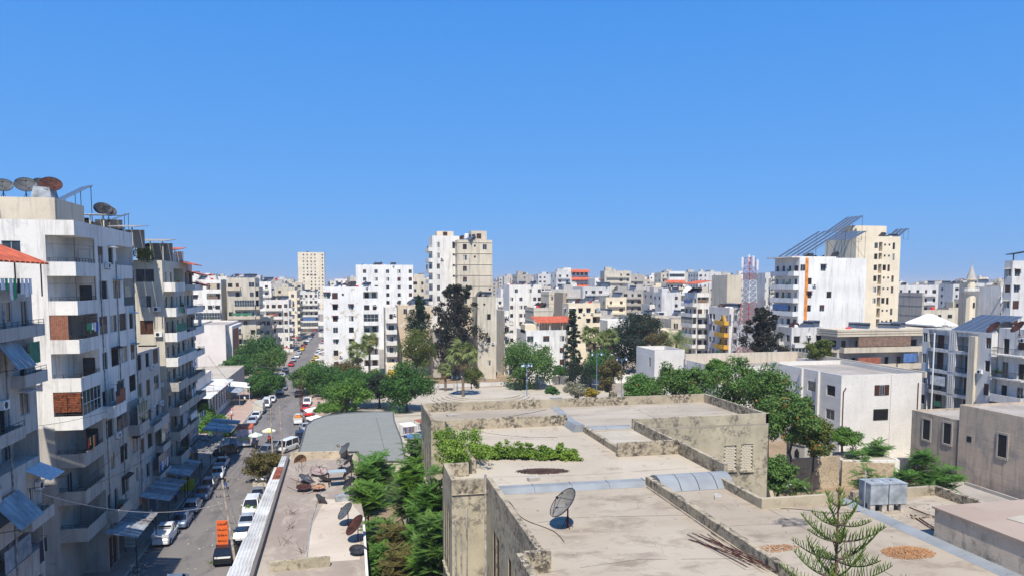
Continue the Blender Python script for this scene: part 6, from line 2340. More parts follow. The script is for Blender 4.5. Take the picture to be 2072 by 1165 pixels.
m.tube((0, 0, ztop - .5), (0, 0, ztop + .02), .028, 6, 0, .018)
m.obj('leader_shoot', G_PINET, NPn)

# ------------------------------------------------------------------ vehicles
TYRE = flat('tyre', (.02, .02, .02), .85, 0, .2)
CHROME = flat('wheel_rim', (.4, .4, .42), .35, .7, .1)
LAMPW = flat('headlight', (.7, .7, .7), .15, 0, .05)
LAMPR = flat('taillight', (.35, .01, .01), .2, 0, .05)
CGLASS = flat('car_glass', (.012, .014, .018), .08, 0, .1, 1, .8)


def paint(n_, c):
    return flat('car_paint_' + n_, c, .28, .15, .04, 1, .6)


WHEEL = {}


def car(label, x, y, rz, col, kind='sedan', group=None, z=0.004):
    """local -Y is the front"""
    C = empty('car', (x, y, z), rz, label, 'car', group)
    L, w, h = {'sedan': (4.3, 1.68, 1.4), 'hatch': (3.8, 1.62, 1.45), 'suv': (4.6, 1.85, 1.75), 'van': (4.5, 1.75, 1.95), 'pickup': (4.9, 1.72, 1.7), 'truck': (5.2, 1.9, 2.4)}[kind]
    a = L / 2
    sh = {'sedan': .92, 'hatch': .92, 'suv': 1.08, 'van': 1.05, 'pickup': 1.0, 'truck': 1.15}[kind]
    hd = {'sedan': .84, 'hatch': .84, 'suv': 1.02, 'van': .98, 'pickup': .94, 'truck': 1.1}[kind]
    W = w / 2
    m = MB()
    st = [(-a, .45, .62, W * .8), (-a + .12, .26, hd - .12, W * .93), (-a + .9, .24, hd, W), (-a + 1.3, .24, sh - .02, W), (0, .24, sh, W), (a - .8, .24, sh, W), (a - .15, .27, sh - .06, W * .95), (a, .42, sh - .22, W * .86)]
    rings = []
    for (yy, zb, zt, ww) in st:
        rings.append([(-ww * .96, yy, zb), (-ww, yy, (zb + zt) * .5), (-ww * .97, yy, zt - .08), (-ww * .86, yy, zt), (ww * .86, yy, zt), (ww * .97, yy, zt - .08), (ww, yy, (zb + zt) * .5), (ww * .96, yy, zb)])
    for r0, r1 in zip(rings, rings[1:]):
        for i in range(8):
            j = (i + 1) % 8
            m.face([r0[j], r0[i], r1[i], r1[j]])
    m.face(rings[0][::-1][::-1])
    m.face(rings[-1][::-1])
    P_ = paint(*col)
    m.obj('body', [P_], C, smooth=False)
    g0, g1, r0_, r1_ = {'sedan': (-a + 1.15, a - .75, -a + 1.75, a - 1.45), 'hatch': (-a + 1.0, a - .12, -a + 1.6, a - .5), 'suv': (-a + 1.15, a - .1, -a + 1.75, a - .35),
                        'van': (-a + .55, a - .05, -a + 1.05, a - .12), 'pickup': (-a + 1.0, -a + 2.75, -a + 1.5, -a + 2.6), 'truck': (-a + .1, -a + 1.6, -a + .5, -a + 1.5)}[kind]
    gw, rw = W * .9, W * .74
    m = MB()
    B_ = [(-gw, g0, sh - .03), (gw, g0, sh - .03), (gw, g1, sh - .03), (-gw, g1, sh - .03)]
    T_ = [(-rw, r0_, h - .05), (rw, r0_, h - .05), (rw, r1_, h - .05), (-rw, r1_, h - .05)]
    m.hexa(B_ + T_)
    m.obj('windows', [CGLASS], C)
    m = MB()
    m.hexa([(-rw - .02, r0_ - .04, h - .06), (rw + .02, r0_ - .04, h - .06), (rw + .02, r1_ + .04, h - .06), (-rw - .02, r1_ + .04, h - .06), (-rw * .9, r0_ + .08, h), (rw * .9, r0_ + .08, h), (rw * .9, r1_ - .08, h), (-rw * .9, r1_ - .08, h)])
    for (b, t) in zip(B_, T_):
        m.tube((b[0] * 1.005, b[1], b[2]), (t[0] * 1.01, t[1], t[2]), .045, 4)
    mid = (g0 + g1) / 2
    for s_ in (-1, 1):
        m.tube((s_ * gw * 1.005, mid, sh - .02), (s_ * rw * 1.01, (r0_ + r1_) / 2, h - .04), .04, 4)
    m.obj('roof', [P_], C)
    if kind == 'pickup':
        m = MB()
        y0_, y1_ = -a + 2.9, a - .05
        m.box(-W * .93, W * .93, y0_, y1_, sh + .001, sh + .03)
        m.box(-W * .97, -W * .9, y0_, y1_, sh + .031, sh + .33)
        m.box(W * .9, W * .97, y0_, y1_, sh + .031, sh + .33)
        m.box(-W * .9, W * .9, y1_ - .06, y1_, sh + .031, sh + .33)
        m.box(-W * .9, W * .9, y0_, y0_ + .05, sh + .031, sh + .33)
        for zz in (.45, .7): 
            for s_ in (-1, 1): m.tube((s_ * W * .93, y0_, sh + zz), (s_ * W * .93, y0_ + .9, sh + zz * .9), .025, 4)
            m.tube((-W * .93, y0_, sh + zz), (W * .93, y0_, sh + zz), .025, 4)
        m.obj('cargo_bed', [P_], C)
    if kind == 'truck':
        m = MB()
        m.box(-W * 1.02, W * 1.02, -a + 1.7, a + .1, .8, h)
        m.obj('cargo_box', [P_], C)
    wr = .31 if kind in ('sedan', 'hatch') else .36
    if wr not in WHEEL:
        t_ = MB()
        t_.tube((-.1, 0, 0), (.1, 0, 0), wr, 14)
        r_ = MB()
        r_.tube((-.107, 0, 0), (.107, 0, 0), wr * .6, 10)
        WHEEL[wr] = (t_.mesh('tyre', TYRE), r_.mesh('rim', CHROME))
    for sx in (-1, 1):
        for yy in (-a + .78, a - .82):
            t_ = inst('wheel', WHEEL[wr][0], C, (sx * (W - .07), yy, wr))
            inst('rim', WHEEL[wr][1], t_)
    for sx in (-1, 1):
        MB().box(-.16, .16, -.03, .06, -.07, .07).obj('headlight', LAMPW, C, (sx * W * .68, -a + .08, hd - .26))
        MB().box(-.13, .13, -.05, .03, -.09, .09).obj('taillight', LAMPR, C, (sx * W * .68, a - .06, sh - .32))
    MB().box(-W * .85, W * .85, -a - .06, -a + .1, .36, .52).obj('bumper', IRON, C)
    MB().box(-W * .85, W * .85, a - .1, a + .06, .36, .52).obj('bumper', P_, C)
    for sx in (-1, 1):
        MB().box(-.09, .09, -.05, .05, -.05, .07).obj('wing_mirror', P_, C, (sx * (W + .06), g0 + .35, sh + .06))
    return C


WHT, SLV, BLK, BLU, YLW, RDC, BGE, GRY = ('white', (.72, .72, .71)), ('silver', (.38, .41, .45)), ('black', (.012, .013, .018)), ('greyblue', (.14, .19, .27)), ('yellow', (.75, .48, .02)), ('red', (.5, .03, .025)), ('beige', (.62, .56, .45)), ('grey', (.2, .21, .23))
PIv = math.pi
for (x, y, rz, col, kind, lab) in (
    (-19.5, 82.0, PIv, WHT, 'pickup', 'old white pickup with an empty cargo bed at the left kerb'),
    (-18.9, 87.0, PIv, BLU, 'sedan', 'blue grey saloon parked just ahead of the white pickup'),
    (-18.8, 92.2, PIv, SLV, 'hatch', 'silver hatchback, second car ahead of the white pickup'),
    (-18.6, 97.6, PIv, BLU, 'sedan', 'grey blue saloon, third car ahead of the white pickup'),
    (-18.6, 107.8, PIv + .1, WHT, 'sedan', 'white saloon alone at the edge of the building shadow'),
    (-19.6, 121.5, PIv - .5, BLK, 'suv', 'dark off-roader in the shade below the pavement tree'),
    (-18.7, 102.4, PIv, GRY, 'hatch', 'dark grey hatchback between the grey blue saloon and the lone white saloon'),
    (-19.0, 114.0, PIv, SLV, 'sedan', 'silver saloon in the shade beside the long shop sign'),
    (-11.8, 95.5, 0, GRY, 'sedan', 'grey saloon parked under the scruffy street tree'),
    (-12.3, 104.5, 0, WHT, 'hatch', 'white hatchback just beyond the scruffy street tree'),
    (-15.6, 68.0, PIv, BLU, 'sedan', 'dark blue grey saloon cut by the bottom of the photo'),
    (-12.4, 75.0, PIv, BLK, 'suv', 'black off-roader at the foot of the near utility pole'),
    (-11.6, 80.0, PIv, BLK, 'hatch', 'black hatchback half hidden by the orange sign'),
    (-11.7, 85.0, PIv, SLV, 'sedan', 'silver saloon beside the white sheet roof'),
    (-11.9, 90.0, 0, WHT, 'suv', 'white off-roader with black roof rails at the right kerb'),
    (-20.5, 139.5, PIv - 1.1, YLW, 'sedan', 'yellow taxi parked slanting by the arcade corner'),
    (-22.6, 137.0, PIv - 1.2, WHT, 'sedan', 'white car tucked behind the yellow taxi'),
    (-18.9, 147.5, 0, SLV, 'sedan', 'silver saloon at the front of the row by the arcade'),
    (-18.9, 153, 0, WHT, 'sedan', 'white saloon second in the row by the arcade'),
    (-19.0, 159.5, PIv, BGE, 'truck', 'beige box van parked in the row by the arcade'),
    (-18.4, 167, 0, WHT, 'van', 'white minibus beyond the beige box van'),
    (-18.0, 174, 0, WHT, 'sedan', 'white saloon beyond the minibus under the round tree'),
    (-17.4, 186, 0, SLV, 'sedan', 'silver saloon past the round tree'),
    (-17.0, 193, 0, GRY, 'hatch', 'dark grey hatchback farthest in the row before the trees'),
    (-12.6, 181, PIv, BLK, 'sedan', 'black saloon driving alone in the middle of the avenue'),
    (-9.9, 168, 0, WHT, 'pickup', 'white pickup behind the red car by the lattice pole'),
    (-9.9, 161, PIv, RDC, 'sedan', 'bright red car by the lattice pole'),
    (-8.8, 154, PIv, RDC, 'hatch', 'second, darker red car on the pavement side'),
    (-10.3, 146.5, PIv, WHT, 'pickup', 'white pickup loaded with orange goods'),
    (-8.6, 138.5, .25, SLV, 'sedan', 'car hidden under a silver cover beside the lattice pole'),
    (-8.8, 128.5, .1, BLK, 'suv', 'dark blue off-roader beside the grey roofed hall'),
    (-10.5, 122.3, -.5, WHT, 'van', 'white minivan by the rounded hall corner'),
    (-13.0, 120.0, -.6, GRY, 'pickup', 'grey covered pickup behind the scruffy street tree')):
    c_ = car(lab, x, y, rz, col, kind)
    if 'loaded' in lab:
        o = MB().box(-.7, .7, -1.2, 1.2, 0, .5).obj('crates', flat('orange_crates', (.6, .22, .04), .8, 0, .3), None, (x, y - 1.0, 1.05))
        tag(o, 'orange goods piled in the white pickup bed', 'crates')
# far avenue traffic
cols = [WHT, WHT, SLV, YLW, GRY, RDC, BLK, BGE, WHT, YLW]
cn_ = {0: 'white', 1: 'silver', 2: 'yellow'}
proto = {}
for i in range(34):
    left = i % 2 == 0
    y = 205 + i * 7.0 + rnd.uniform(-1, 1)
    x = (-19.6 if left else -12.6) + rnd.uniform(-.3, .3)
    col = cols[rnd.randint(0, 9)]
    if col[0] not in proto:
        proto[col[0]] = car('x', 0, 0, 0, col, 'sedan')
        o = proto[col[0]]
        o.location = (x, y, .004)
    else:
        o = copy_tree(proto[col[0]], (x, y, .004), PIv if left else 0)
    o['label'] = '%s car on the %s side of the avenue, %s' % (col[0], 'left' if left else 'right', ['just past the bushy trees', 'level with the rust stained block', 'level with the office slab', 'in the narrow far stretch', 'at the very far end'][min(4, i // 7)])
    o['group'] = '%s cars far down the avenue %s' % (col[0], 'left' if left else 'right')

# ------------------------------------------------------------------ people
SKIN = flat('skin', (.42, .25, .17), .6, 0, .05)
HAIR = flat('hair', (.015, .012, .01), .7, 0, .1)


def person(label, x, y, z=0.0, rz=0.0, top='white', leg='black', pose='stand', h=1.7):
    mats = {'white': LAUN[1], 'black': LAUN[3], 'pink': LAUN[6], 'blue': LAUN[0], 'red': LAUN[2], 'brown': LAUN[7], 'green': LAUN[5]}
    s = h / 1.7
    hip = .9
    if pose == 'sit': hip = .78
    V = [(0, 0, hip), (0, 0, hip + .28), (0, -.02, hip + .5), (0, -.02, hip + .6), (0, -.04, hip + .74)]
    Rr = [.14, .13, .15, .06, .1]
    E_l = [(0, 1), (1, 2), (2, 3), (3, 4)]
    def add(p, par, r):
        V.append(p)
        Rr.append(r)
        E_l.append((par, len(V) - 1))
        return len(V) - 1
    for sx in (-1, 1):
        st = .14 * sx if pose == 'walk' else 0
        if pose == 'sit':
            k = add((sx * .16, -.36, hip - .05), 0, .085)
            f_ = add((sx * .17, -.3, hip - .5), k, .055)
            add((sx * .17, -.45, hip - .55), f_, .045)
        else:
            k = add((sx * .1, -.03 + st, hip * .53), 0, .08)
            f_ = add((sx * .1, st * 1.8 + .02, .09), k, .05)
            add((sx * .11, st * 1.8 - .15, .05), f_, .042)
        sh = add((sx * .19, -.02, hip + .48), 2, .065)
        if pose == 'sit':
            el = add((sx * .24, -.15, hip + .24), sh, .045)
            ha = add((sx * .2, -.42, hip + .22), el, .035)
        else:
            el = add((sx * .25, st * -.5, hip + .22), sh, .045)
            ha = add((sx * .25, -.1 - st, hip - .03), el, .035)
        for q_ in range(3): add((V[ha][0] + (q_ - 1) * .03, V[ha][1] - .06, V[ha][2] - .05), ha, .012)
    me = bpy.data.meshes.new('body')
    me.from_pydata([(a * s, b * s, c * s) for a, b, c in V], E_l, [])
    ob = bpy.data.objects.new('person', me)
    COL.objects.link(ob)
    md = ob.modifiers.new('skin', 'SKIN')
    for i, r in enumerate(Rr): me.skin_vertices[0].data[i].radius = (r * s, r * s)
    me.skin_vertices[0].data[0].use_root = True
    sb = ob.modifiers.new('sub', 'SUBSURF')
    sb.levels = sb.render_levels = 1
    dg = bpy.context.evaluated_depsgraph_get()
    dg.update()
    m2 = bpy.data.meshes.new_from_object(ob.evaluated_get(dg))
    bpy.data.objects.remove(ob)
    m2.name = 'body'
    for mt in (mats[top], mats[leg], SKIN, HAIR): m2.materials.append(mt)
    for pl in m2.polygons:
        c = pl.center
        zz, rr = c.z / s, abs(c.x) / s
        if zz > hip + .78 or (zz > hip + .66 and c.y > 0): k = 3
        elif zz > hip + .56: k = 2
        elif rr > .2 and zz < hip + .2: k = 2
        elif zz > hip + .05: k = 0
        elif zz < .08: k = 3
        else: k = 1
        pl.material_index = k
        pl.use_smooth = True
    o = inst('person', m2, None, (x, y, z), (0, 0, rz))
    return tag(o, label, 'person')


person('person in pink and white walking along the arcade pavement', -24.0, 157, .12, .3, 'pink', 'white', 'walk')
person('person in black standing in the sunny courtyard', 69.6, 99.2, 0.01, .2, 'black', 'black')
person('person in dark clothes leaning near the blue lamp post on the plaza', 22.6, 168.5, .1, 1.2, 'black', 'blue')
person('person in dark clothes standing by the shop awnings in the shade', -21.6, 112.5, .12, 1.5, 'black', 'black')
person('person in red by the yellow goods on the pavement', -21.8, 104.5, .12, -1, 'red', 'black')
for i, (x, y, t, l, lab) in enumerate(((-23.6, 172, 'white', 'black', 'pedestrian in white near the white awning'), (-22.5, 190, 'blue', 'black', 'pedestrian in blue beyond the round tree'), (-10.4, 196, 'red', 'black', 'pedestrian in red on the right side of the avenue'),
                                       (-11.0, 204, 'black', 'brown', 'pedestrian in black on the right side of the avenue'), (-21.8, 199, 'green', 'black', 'pedestrian in green on the left side of the avenue'), (35, 196.5, 'white', 'blue', 'person in white in the park behind the plaza'),
                                       (14, 171, 'red', 'black', 'person in red beside the plaza railing'))):
    person(lab, x, y, .12, i, t, l, 'walk')
# two bike vendors under parasols
for (x, y, cl_, rz, tp, lab, l2, l3) in ((-15.6, 124.8, 'white_green', .4, 'black', 'pale green parasol over the left bike vendor', 'motorbike under the pale green parasol', 'rider in black below the pale green parasol'),
                                        (-13.9, 128.2, 'yellow', -.3, 'red', 'yellow parasol over the right bike vendor', 'motorbike under the yellow parasol', 'rider in red below the yellow parasol')):
    U_ = empty('parasol', (x, y, 0), rz, lab, 'parasol')
    m = MB()
    for i in range(8):
        a0, a1 = i * PIv / 4, (i + 1) * PIv / 4
        m.face([(0, 0, 2.75), (1.15 * math.cos(a0), 1.15 * math.sin(a0), 2.25), (1.15 * math.cos(a1), 1.15 * math.sin(a1), 2.25)], i % 2)
        m.face([(1.15 * math.cos(a0), 1.15 * math.sin(a0), 2.25), (1.15 * math.cos(a0), 1.15 * math.sin(a0), 2.1), (1.15 * math.cos(a1), 1.15 * math.sin(a1), 2.1), (1.15 * math.cos(a1), 1.15 * math.sin(a1), 2.25)], i % 2)
    c2 = flat('parasol_' + cl_, (.45, .58, .4) if cl_ != 'yellow' else (.75, .65, .2), .8)
    m.obj('canopy', [c2, LAUN[1]], U_)
    MB().tube((0, 0, .02), (0, 0, 2.75), .03, 6).obj('pole', IRON, U_)
    Bk = empty('motorbike', (x + .1, y - .5, 0), rz, l2, 'motorbike')
    m = MB()
    m.box(-.12, .12, -.5, .45, .45, .78)
    m.box(-.16, .16, 0, .7, .78, .88)
    m.tube((0, -.6, .3), (0, -.4, 1.05), .04, 6)
    m.tube((-.33, -.38, 1.05), (.33, -.38, 1.05), .025, 6)
    m.obj('frame', IRON, Bk)
    for yy in (-.65, .65): MB().tube((-.05, 0, 0), (.05, 0, 0), .3, 14).obj('wheel', TYRE, Bk, (0, yy, .3))
    MB().box(-.3, .3, .5, 1.0, .8, 1.1).obj('crate', CLOTH[0], Bk)
    person(l3, x + .1, y - .5, .12, rz, tp, 'black', 'sit')
# vendor truck with pictures on its box
KT = empty('food_truck', (-17.6, 127.6, 0), .05, 'small kiosk truck with pink and white printed sides and an orange rim', 'food truck')
MB().box(-1.2, 1.2, -1.5, 1.9, .8, 3.1).obj('box', flat('pinkish_print', (.62, .5, .56), .6, 0, .35, 2.2), KT)
MB().box(-1.3, 1.3, -1.6, 2.0, 3.101, 3.35).obj('roof_rim', REDTILE, KT)
m = MB()
m.box(-.9, .9, -1.56, -1.501, 1.2, 1.75)
m.obj('counter_goods', flat('goods', (.5, .55, .3), .7, 0, .5, 6), KT)
MB().box(-1.1, 1.1, -1.9, -1.5, .45, .8).obj('bumper', WHITEF, KT)
for sx in (-1, 1):
    for yy in (-.8, 1.3): MB().tube((-.12, 0, 0), (.12, 0, 0), .38, 14).obj('wheel', TYRE, KT, (sx, yy, .38))
# white market parasol and tents right of the road
for (px, py, z, r, lab) in ((637, 826, 2.8, 1.9, 'white market parasol by the round corner of the grey hall'), (640, 842, 2.3, 1.6, 'second white market canopy below the first')):
    c = on_z(px, py, z)
    U_ = empty('market_parasol', (c[0], c[1], 0), .3, lab, 'parasol')
    m = MB()
    q4 = [(-r, -r, z - .3), (r, -r, z - .3), (r, r, z - .3), (-r, r, z - .3)]
    for i in range(4): m.face([q4[i], q4[(i + 1) % 4], (0, 0, z + .3)])
    m.obj('canopy', LAUN[1], U_)
    MB().tube((0, 0, 0), (0, 0, z + .3), .04, 6).obj('pole', WHITEF, U_)
# market stalls behind the grey hall (right) and bits along the avenue
for k, (x, y) in enumerate(((9.5, 118), (12.2, 119.5), (9.2, 128), (12, 131))):
    S_ = empty('market_stall', (x, y, 0), .2 * k, ['striped blue market stall behind the grey hall', 'pale market stall next to the blue one', 'clothes stall under the round tree', 'farthest clothes stall behind the grey hall'][k], 'market stall')
    MB().hexa([(-1.2, -1, 2.2), (1.2, -1, 2.2), (1.2, 1, 2.5), (-1.2, 1, 2.5), (-1.2, -1, 2.25), (1.2, -1, 2.25), (1.2, 1, 2.55), (-1.2, 1, 2.55)]).obj('canopy', [CLOTH[2], CLOTH[0], CLOTH[4], CLOTH[3]][k], S_)
    for a in (-1.1, 1.1):
        for b in (-.9, .9): MB().tube((a, b, 0), (a, b, 2.22), .03, 5).obj('post', IRON, S_)
    m = MB()
    for i in range(12): m.box(-1.1 + i * .18, -.98 + i * .18, -.3, -.25, .9, 2.0, i % 4)
    m.obj('hung_clothes', [LAUN[0], LAUN[1], LAUN[3], LAUN[2]], S_)
for i in range(26):
    y = 192 + i * 6.4
    x = -24.2 if i % 2 else -10.4
    me = bpy.data.meshes.get('stall_awning_' + str(i % 4))
    if me is None:
        m = MB()
        m.hexa([(-1.2, -1.6, 2.3), (1.2, -1.6, 2.7), (1.2, 1.6, 2.7), (-1.2, 1.6, 2.3), (-1.2, -1.6, 2.36), (1.2, -1.6, 2.76), (1.2, 1.6, 2.76), (-1.2, 1.6, 2.36)], 0)
        for a in (-1, 1):
            for b in (-1.4, 1.4): m.tube((a, b, 0), (a, b, 2.4), .05, 4, 1)
        me = m.mesh('stall_awning_' + str(i % 4), [[LAUN[1], CLOTH[1], CLOTH[0], LAUN[2]][i % 4], IRON])
    o = inst('street_awning', me, None, (x, y, 0), (0, 0, PIv if i % 2 else 0))
    tn = ['white', 'grey', 'beige', 'red'][i % 4]
    tag(o, 'small %s shop awning along the %s side of the far avenue' % (tn, 'left' if i % 2 else 'right'), 'awning', '%s awnings far avenue %s' % (tn, i % 2))

# ------------------------------------------------------------------ poles, lamps, wires, mast, signs
CONC = flat('pole_concrete', (.42, .35, .28), .9, 0, .35, 3)


def upole(px, py, ptop, label, mat=CONC, arms=True, lattice=False, r=.14):
    b = on_z(px, py, 0)
    D = b[0] * FH[0] + b[1] * FH[1]
    t = EYE + (570 - ptop[1]) * D / 1500
    T = empty('utility_pole', (b[0], b[1], 0), 0, label, 'utility pole')
    m = MB()
    lx = (ptop[0] - px) * D / 1500 * .85
    if lattice:
        for sx in (-1, 1):
            for sy in (-1, 1): m.tube((sx * .25, sy * .25, 0), (sx * .12, sy * .12, t), .035, 4)
        k = int(t / .6)
        for i in range(k):
            w0, w1 = .25 - .13 * i / k, .25 - .13 * (i + 1) / k
            s = 1 if i % 2 else -1
            for sy in (-1, 1):
                m.tube((-s * w0, sy * w0, t * i / k), (s * w1, sy * w1, t * (i + 1) / k), .02, 4)
                m.tube((sy * w0, -s * w0, t * i / k), (sy * w1, s * w1, t * (i + 1) / k), .02, 4)
        m.obj('lattice', mat, T)
    else:
        m.tube((0, 0, 0), (lx, 0, t), r, 8, 0, r * .62)
        m.obj('pole', mat, T)
    if arms:
        m = MB()
        for z in (t - .2, t - .9, t - 1.6):
            m.tube((lx - .6, 0, z), (lx + .6, 0, z), .03, 5)
            for i in range(4): m.tube((lx - .55 + i * .36, 0, z), (lx - .55 + i * .36, 0, z + .16), .035, 5)
        m.obj('crossarm', IRON, T)
    return T, Vector((b[0] + lx, b[1], t))


T1, t1 = upole(478, 1150, (452, 975), 'leaning concrete utility pole at the near right kerb')
T2, t2 = upole(552, 925, (550, 828), 'left of the two tall concrete poles by the scruffy street tree')
T3, t3 = upole(573, 935, (568, 823), 'right of the two tall concrete poles by the scruffy street tree', arms=False)
T4, t4 = upole(611, 858, (607, 762), 'rust coloured lattice pole on the right side of the avenue', RUST, lattice=True)
T5, t5 = upole(608, 820, (606, 775), 'second lattice pole farther along the avenue', RUST, lattice=True, arms=False)


def wire(p, q, sag, r=.018, mat=None, label='', group=None):
    m = MB()
    p, q = Vector(p), Vector(q)
    n = 14
    pts = [p.lerp(q, i / n) - Vector((0, 0, sag * 4 * (i / n) * (1 - i / n))) for i in range(n + 1)]
    for a, b in zip(pts, pts[1:]): m.tube(a, b, r, 4, 0, None, False)
    o = m.obj('cable', mat or IRON)
    return tag(o, label, 'cable', group)


P1 = on_x(80, 997, -21.2)
wire(P1, t1 - Vector((0, 0, 2.2)), 1.1, .03, flat('pale_cable', (.55, .5, .45), .7), 'thick pale cable drooping from the nearest block to the near pole')
gcab = 'cables strung over the street'
wire((-21.4, 100, 9.5), t1 - Vector((0, 0, .3)), .9, .016, None, 'thin dark cable from the low infill block to the near pole', gcab)
wire((-21.4, 112, 10.5), t1 - Vector((0, 0, .9)), .9, .016, None, 'second thin dark cable reaching the near pole from the beige block', gcab)
for i, dz in enumerate((.1, .8, 1.5)):
    wire(t1 - Vector((0, 0, dz)), t2 - Vector((0, 0, dz)), .9, .012, None, 'dark cable running along the kerb between the near pole and the pair of poles', 'kerb cables')
    wire(t2 - Vector((0, 0, dz)), t4 - Vector((0, 0, dz)), .7, .012, None, 'dark cable between the pole pair and the lattice pole', 'far kerb cables')
wire((-21.2, 118, 16), t2 - Vector((0, 0, .4)), 1.3, .022, None, 'steep cable from the beige block down to the left tall pole', 'steep cables')
wire((-21.2, 121, 13), (-19.2, 112, 3.2), .3, .02, None, 'steep cable falling to the dark off-roader', 'steep cables')
wire(on_z(905, 858, Z + .9), on_z(1128, 884, Z + .3), .35, .015, None, 'thin clothes line hanging over the big flat roof', None)
# street lamps
BLUL = flat('lamp_blue', (.16, .24, .38), .5, .1, .1)
def lamp(px, py, ptop, label, four=True):
    b = on_z(px, py, 0.1)
    D = b[0] * FH[0] + b[1] * FH[1]
    h = EYE + (570 - ptop) * D / 1500
    T = empty('street_lamp', (b[0], b[1], .1), 0, label, 'street lamp')
    m = MB()
    m.tube((0, 0, 0), (0, 0, h - .4), .12, 8, 0, .06)
    m.obj('post', BLUL, T)
    m = MB()
    gl = []
    for s in (-1, 1) if not four else (-1, 1, -.55, .55):
        pts = [Vector((s * 1.5 * math.sin(t) * .8, (abs(s) < 1) * .8 * math.sin(t), h - 1.2 + 1.2 * math.sin(t * 1.25))) for t in [i * PIv / 2 / 7 * 1.25 for i in range(8)]]
        for a, c in zip(pts, pts[1:]): m.tube(a, c, .035, 5)
        gl.append(pts[-1])
    m.obj('bracket', BLUL, T)
    for g in gl:
        MB().lathe((g.x, g.y, g.z - .55), [(.01, 0), (.16, .05), (.24, .22), (.16, .42), (.03, .5)], 10).obj('globe', flat('lamp_glass', (.55, .62, .75), .2), T, smooth=True)
    return T
lamp(1066, 806, 735, 'blue lamp post with curled arms before the big park tree')
lamp(1207, 806, 712, 'blue lamp post left of the clipped columnar tree', False)
lamp(1257, 808, 722, 'blue lamp post right of the clipped columnar tree', False)
lamp(925, 806, 757, 'short blue post beside the plaza palm', False)
# telecom mast
x, y = at_d(1515, 182)
TM_ = empty('telecom_mast', (x, y, 0), .3, 'red and white lattice telecom mast with panel antennas', 'mast')
zt = top_z(522, 182)
MR, MWt = flat('mast_red', (.42, .10, .09), .6, 0, .1), flat('mast_white', (.75, .75, .75), .6, 0, .1)
nseg = 6
for s_ in range(nseg):
    m = MB()
    z0_, z1_ = zt * s_ / nseg, zt * (s_ + 1) / nseg
    sub = 4
    for k in range(sub):
        za, zb = z0_ + (z1_ - z0_) * k / sub, z0_ + (z1_ - z0_) * (k + 1) / sub
        wa, wb = 2.2 - 1.35 * za / zt, 2.2 - 1.35 * zb / zt
        for i in range(4):
            c0, c1 = [(-1, -1), (1, -1), (1, 1), (-1, 1)][i], [(1, -1), (1, 1), (-1, 1), (-1, -1)][i]
            m.tube((c0[0] * wa, c0[1] * wa, za), (c0[0] * wb, c0[1] * wb, zb), .065, 4)
            m.tube((c0[0] * wa, c0[1] * wa, za), (c1[0] * wb, c1[1] * wb, zb), .035, 4)
            m.tube((c1[0] * wa, c1[1] * wa, za), (c0[0] * wb, c0[1] * wb, zb), .035, 4)
            m.tube((c0[0] * wb, c0[1] * wb, zb), (c1[0] * wb, c1[1] * wb, zb), .05, 4)
    m.obj('mast_section', MR if s_ % 2 else MWt, TM_)
for (dx, dy, z0_) in ((-2.6, 0, zt - 2.5), (-.8, -1.8, zt - 2.2), (2.6, 0, zt - 3.0), (1.2, 1.5, zt - 1.8)):
    m = MB()
    m.box(dx - .22, dx + .22, dy - .15, dy + .15, z0_, z0_ + 2.6)
    m.tube((dx * .3, dy * .3, z0_ + .6), (dx, dy, z0_ + .6), .05, 4)
    m.tube((dx, dy, z0_ - 1), (dx, dy, z0_), .05, 4)
    m.obj('antenna_panel', MWt, TM_)
# signs
sx_, sy_, _z = on_z(452, 1110, 0)
c = on_z(451, 1112, 1.2)
SG = empty('vertical_sign', (c[0], c[1], 0), -.1, 'tall orange shop sign with black lettering hung beside the near pole', 'sign')
MB().box(-.52, .52, 0, .12, 1.2, 4.1).obj('board', flat('sign_orange', (.75, .14, .03), .5, 0, .08, 1), SG)


def glyphs(w, h, rows, seed, mat, par, y=-.012):
    """rows of joined right-to-left script strokes: the lettering is too small in the photograph to read"""
    r = random.Random(seed)
    for j in range(rows):
        m = MB()
        z = h * (rows - j - .5) / rows
        x = w * .42
        rh = h / rows
        while x > -w * .42:
            l = r.uniform(.1, .2) * w
            x2 = max(-w * .45, x - l)
            m.box(x2, x, y - .004, y + .01, z - rh * .08, z + rh * .05)
            t = r.random()
            if t < .5: m.box(x2, x2 + w * .04, y - .004, y + .01, z + rh * .051, z + rh * r.uniform(.2, .36))
            if t > .35:
                m.lathe((x2 + l * .4, y, z - rh * .1), [(.001, -.001), (.001, .001)], 4)
                m.box(x2 + l * .3, x2 + l * .3 + w * .045, y - .004, y + .01, z + (rh * .18 if t > .7 else -rh * .28), z + (rh * .28 if t > .7 else -rh * .18))
            x = x2 - w * r.choice([0, 0, .05])
        m.obj('lettering', mat, par, (0, 0, 0))
gm = empty('lettering_group', (0, 0, 1.3), 0, parent=SG)
bpy.data.objects.remove(gm)
INK = flat('sign_ink', (.03, .015, .01), .6)


def shift_last(par, dz):
    for ch in par.children:
        if ch.name.startswith('lettering'): ch.location.z = dz


glyphs(1.0, 2.7, 5, 4, INK, SG)
shift_last(SG, 1.3)
for zz in (1.5, 3.8): MB().tube((.5, .06, zz), (1.1, .06, zz), .025, 5).obj('bracket', IRON, SG)
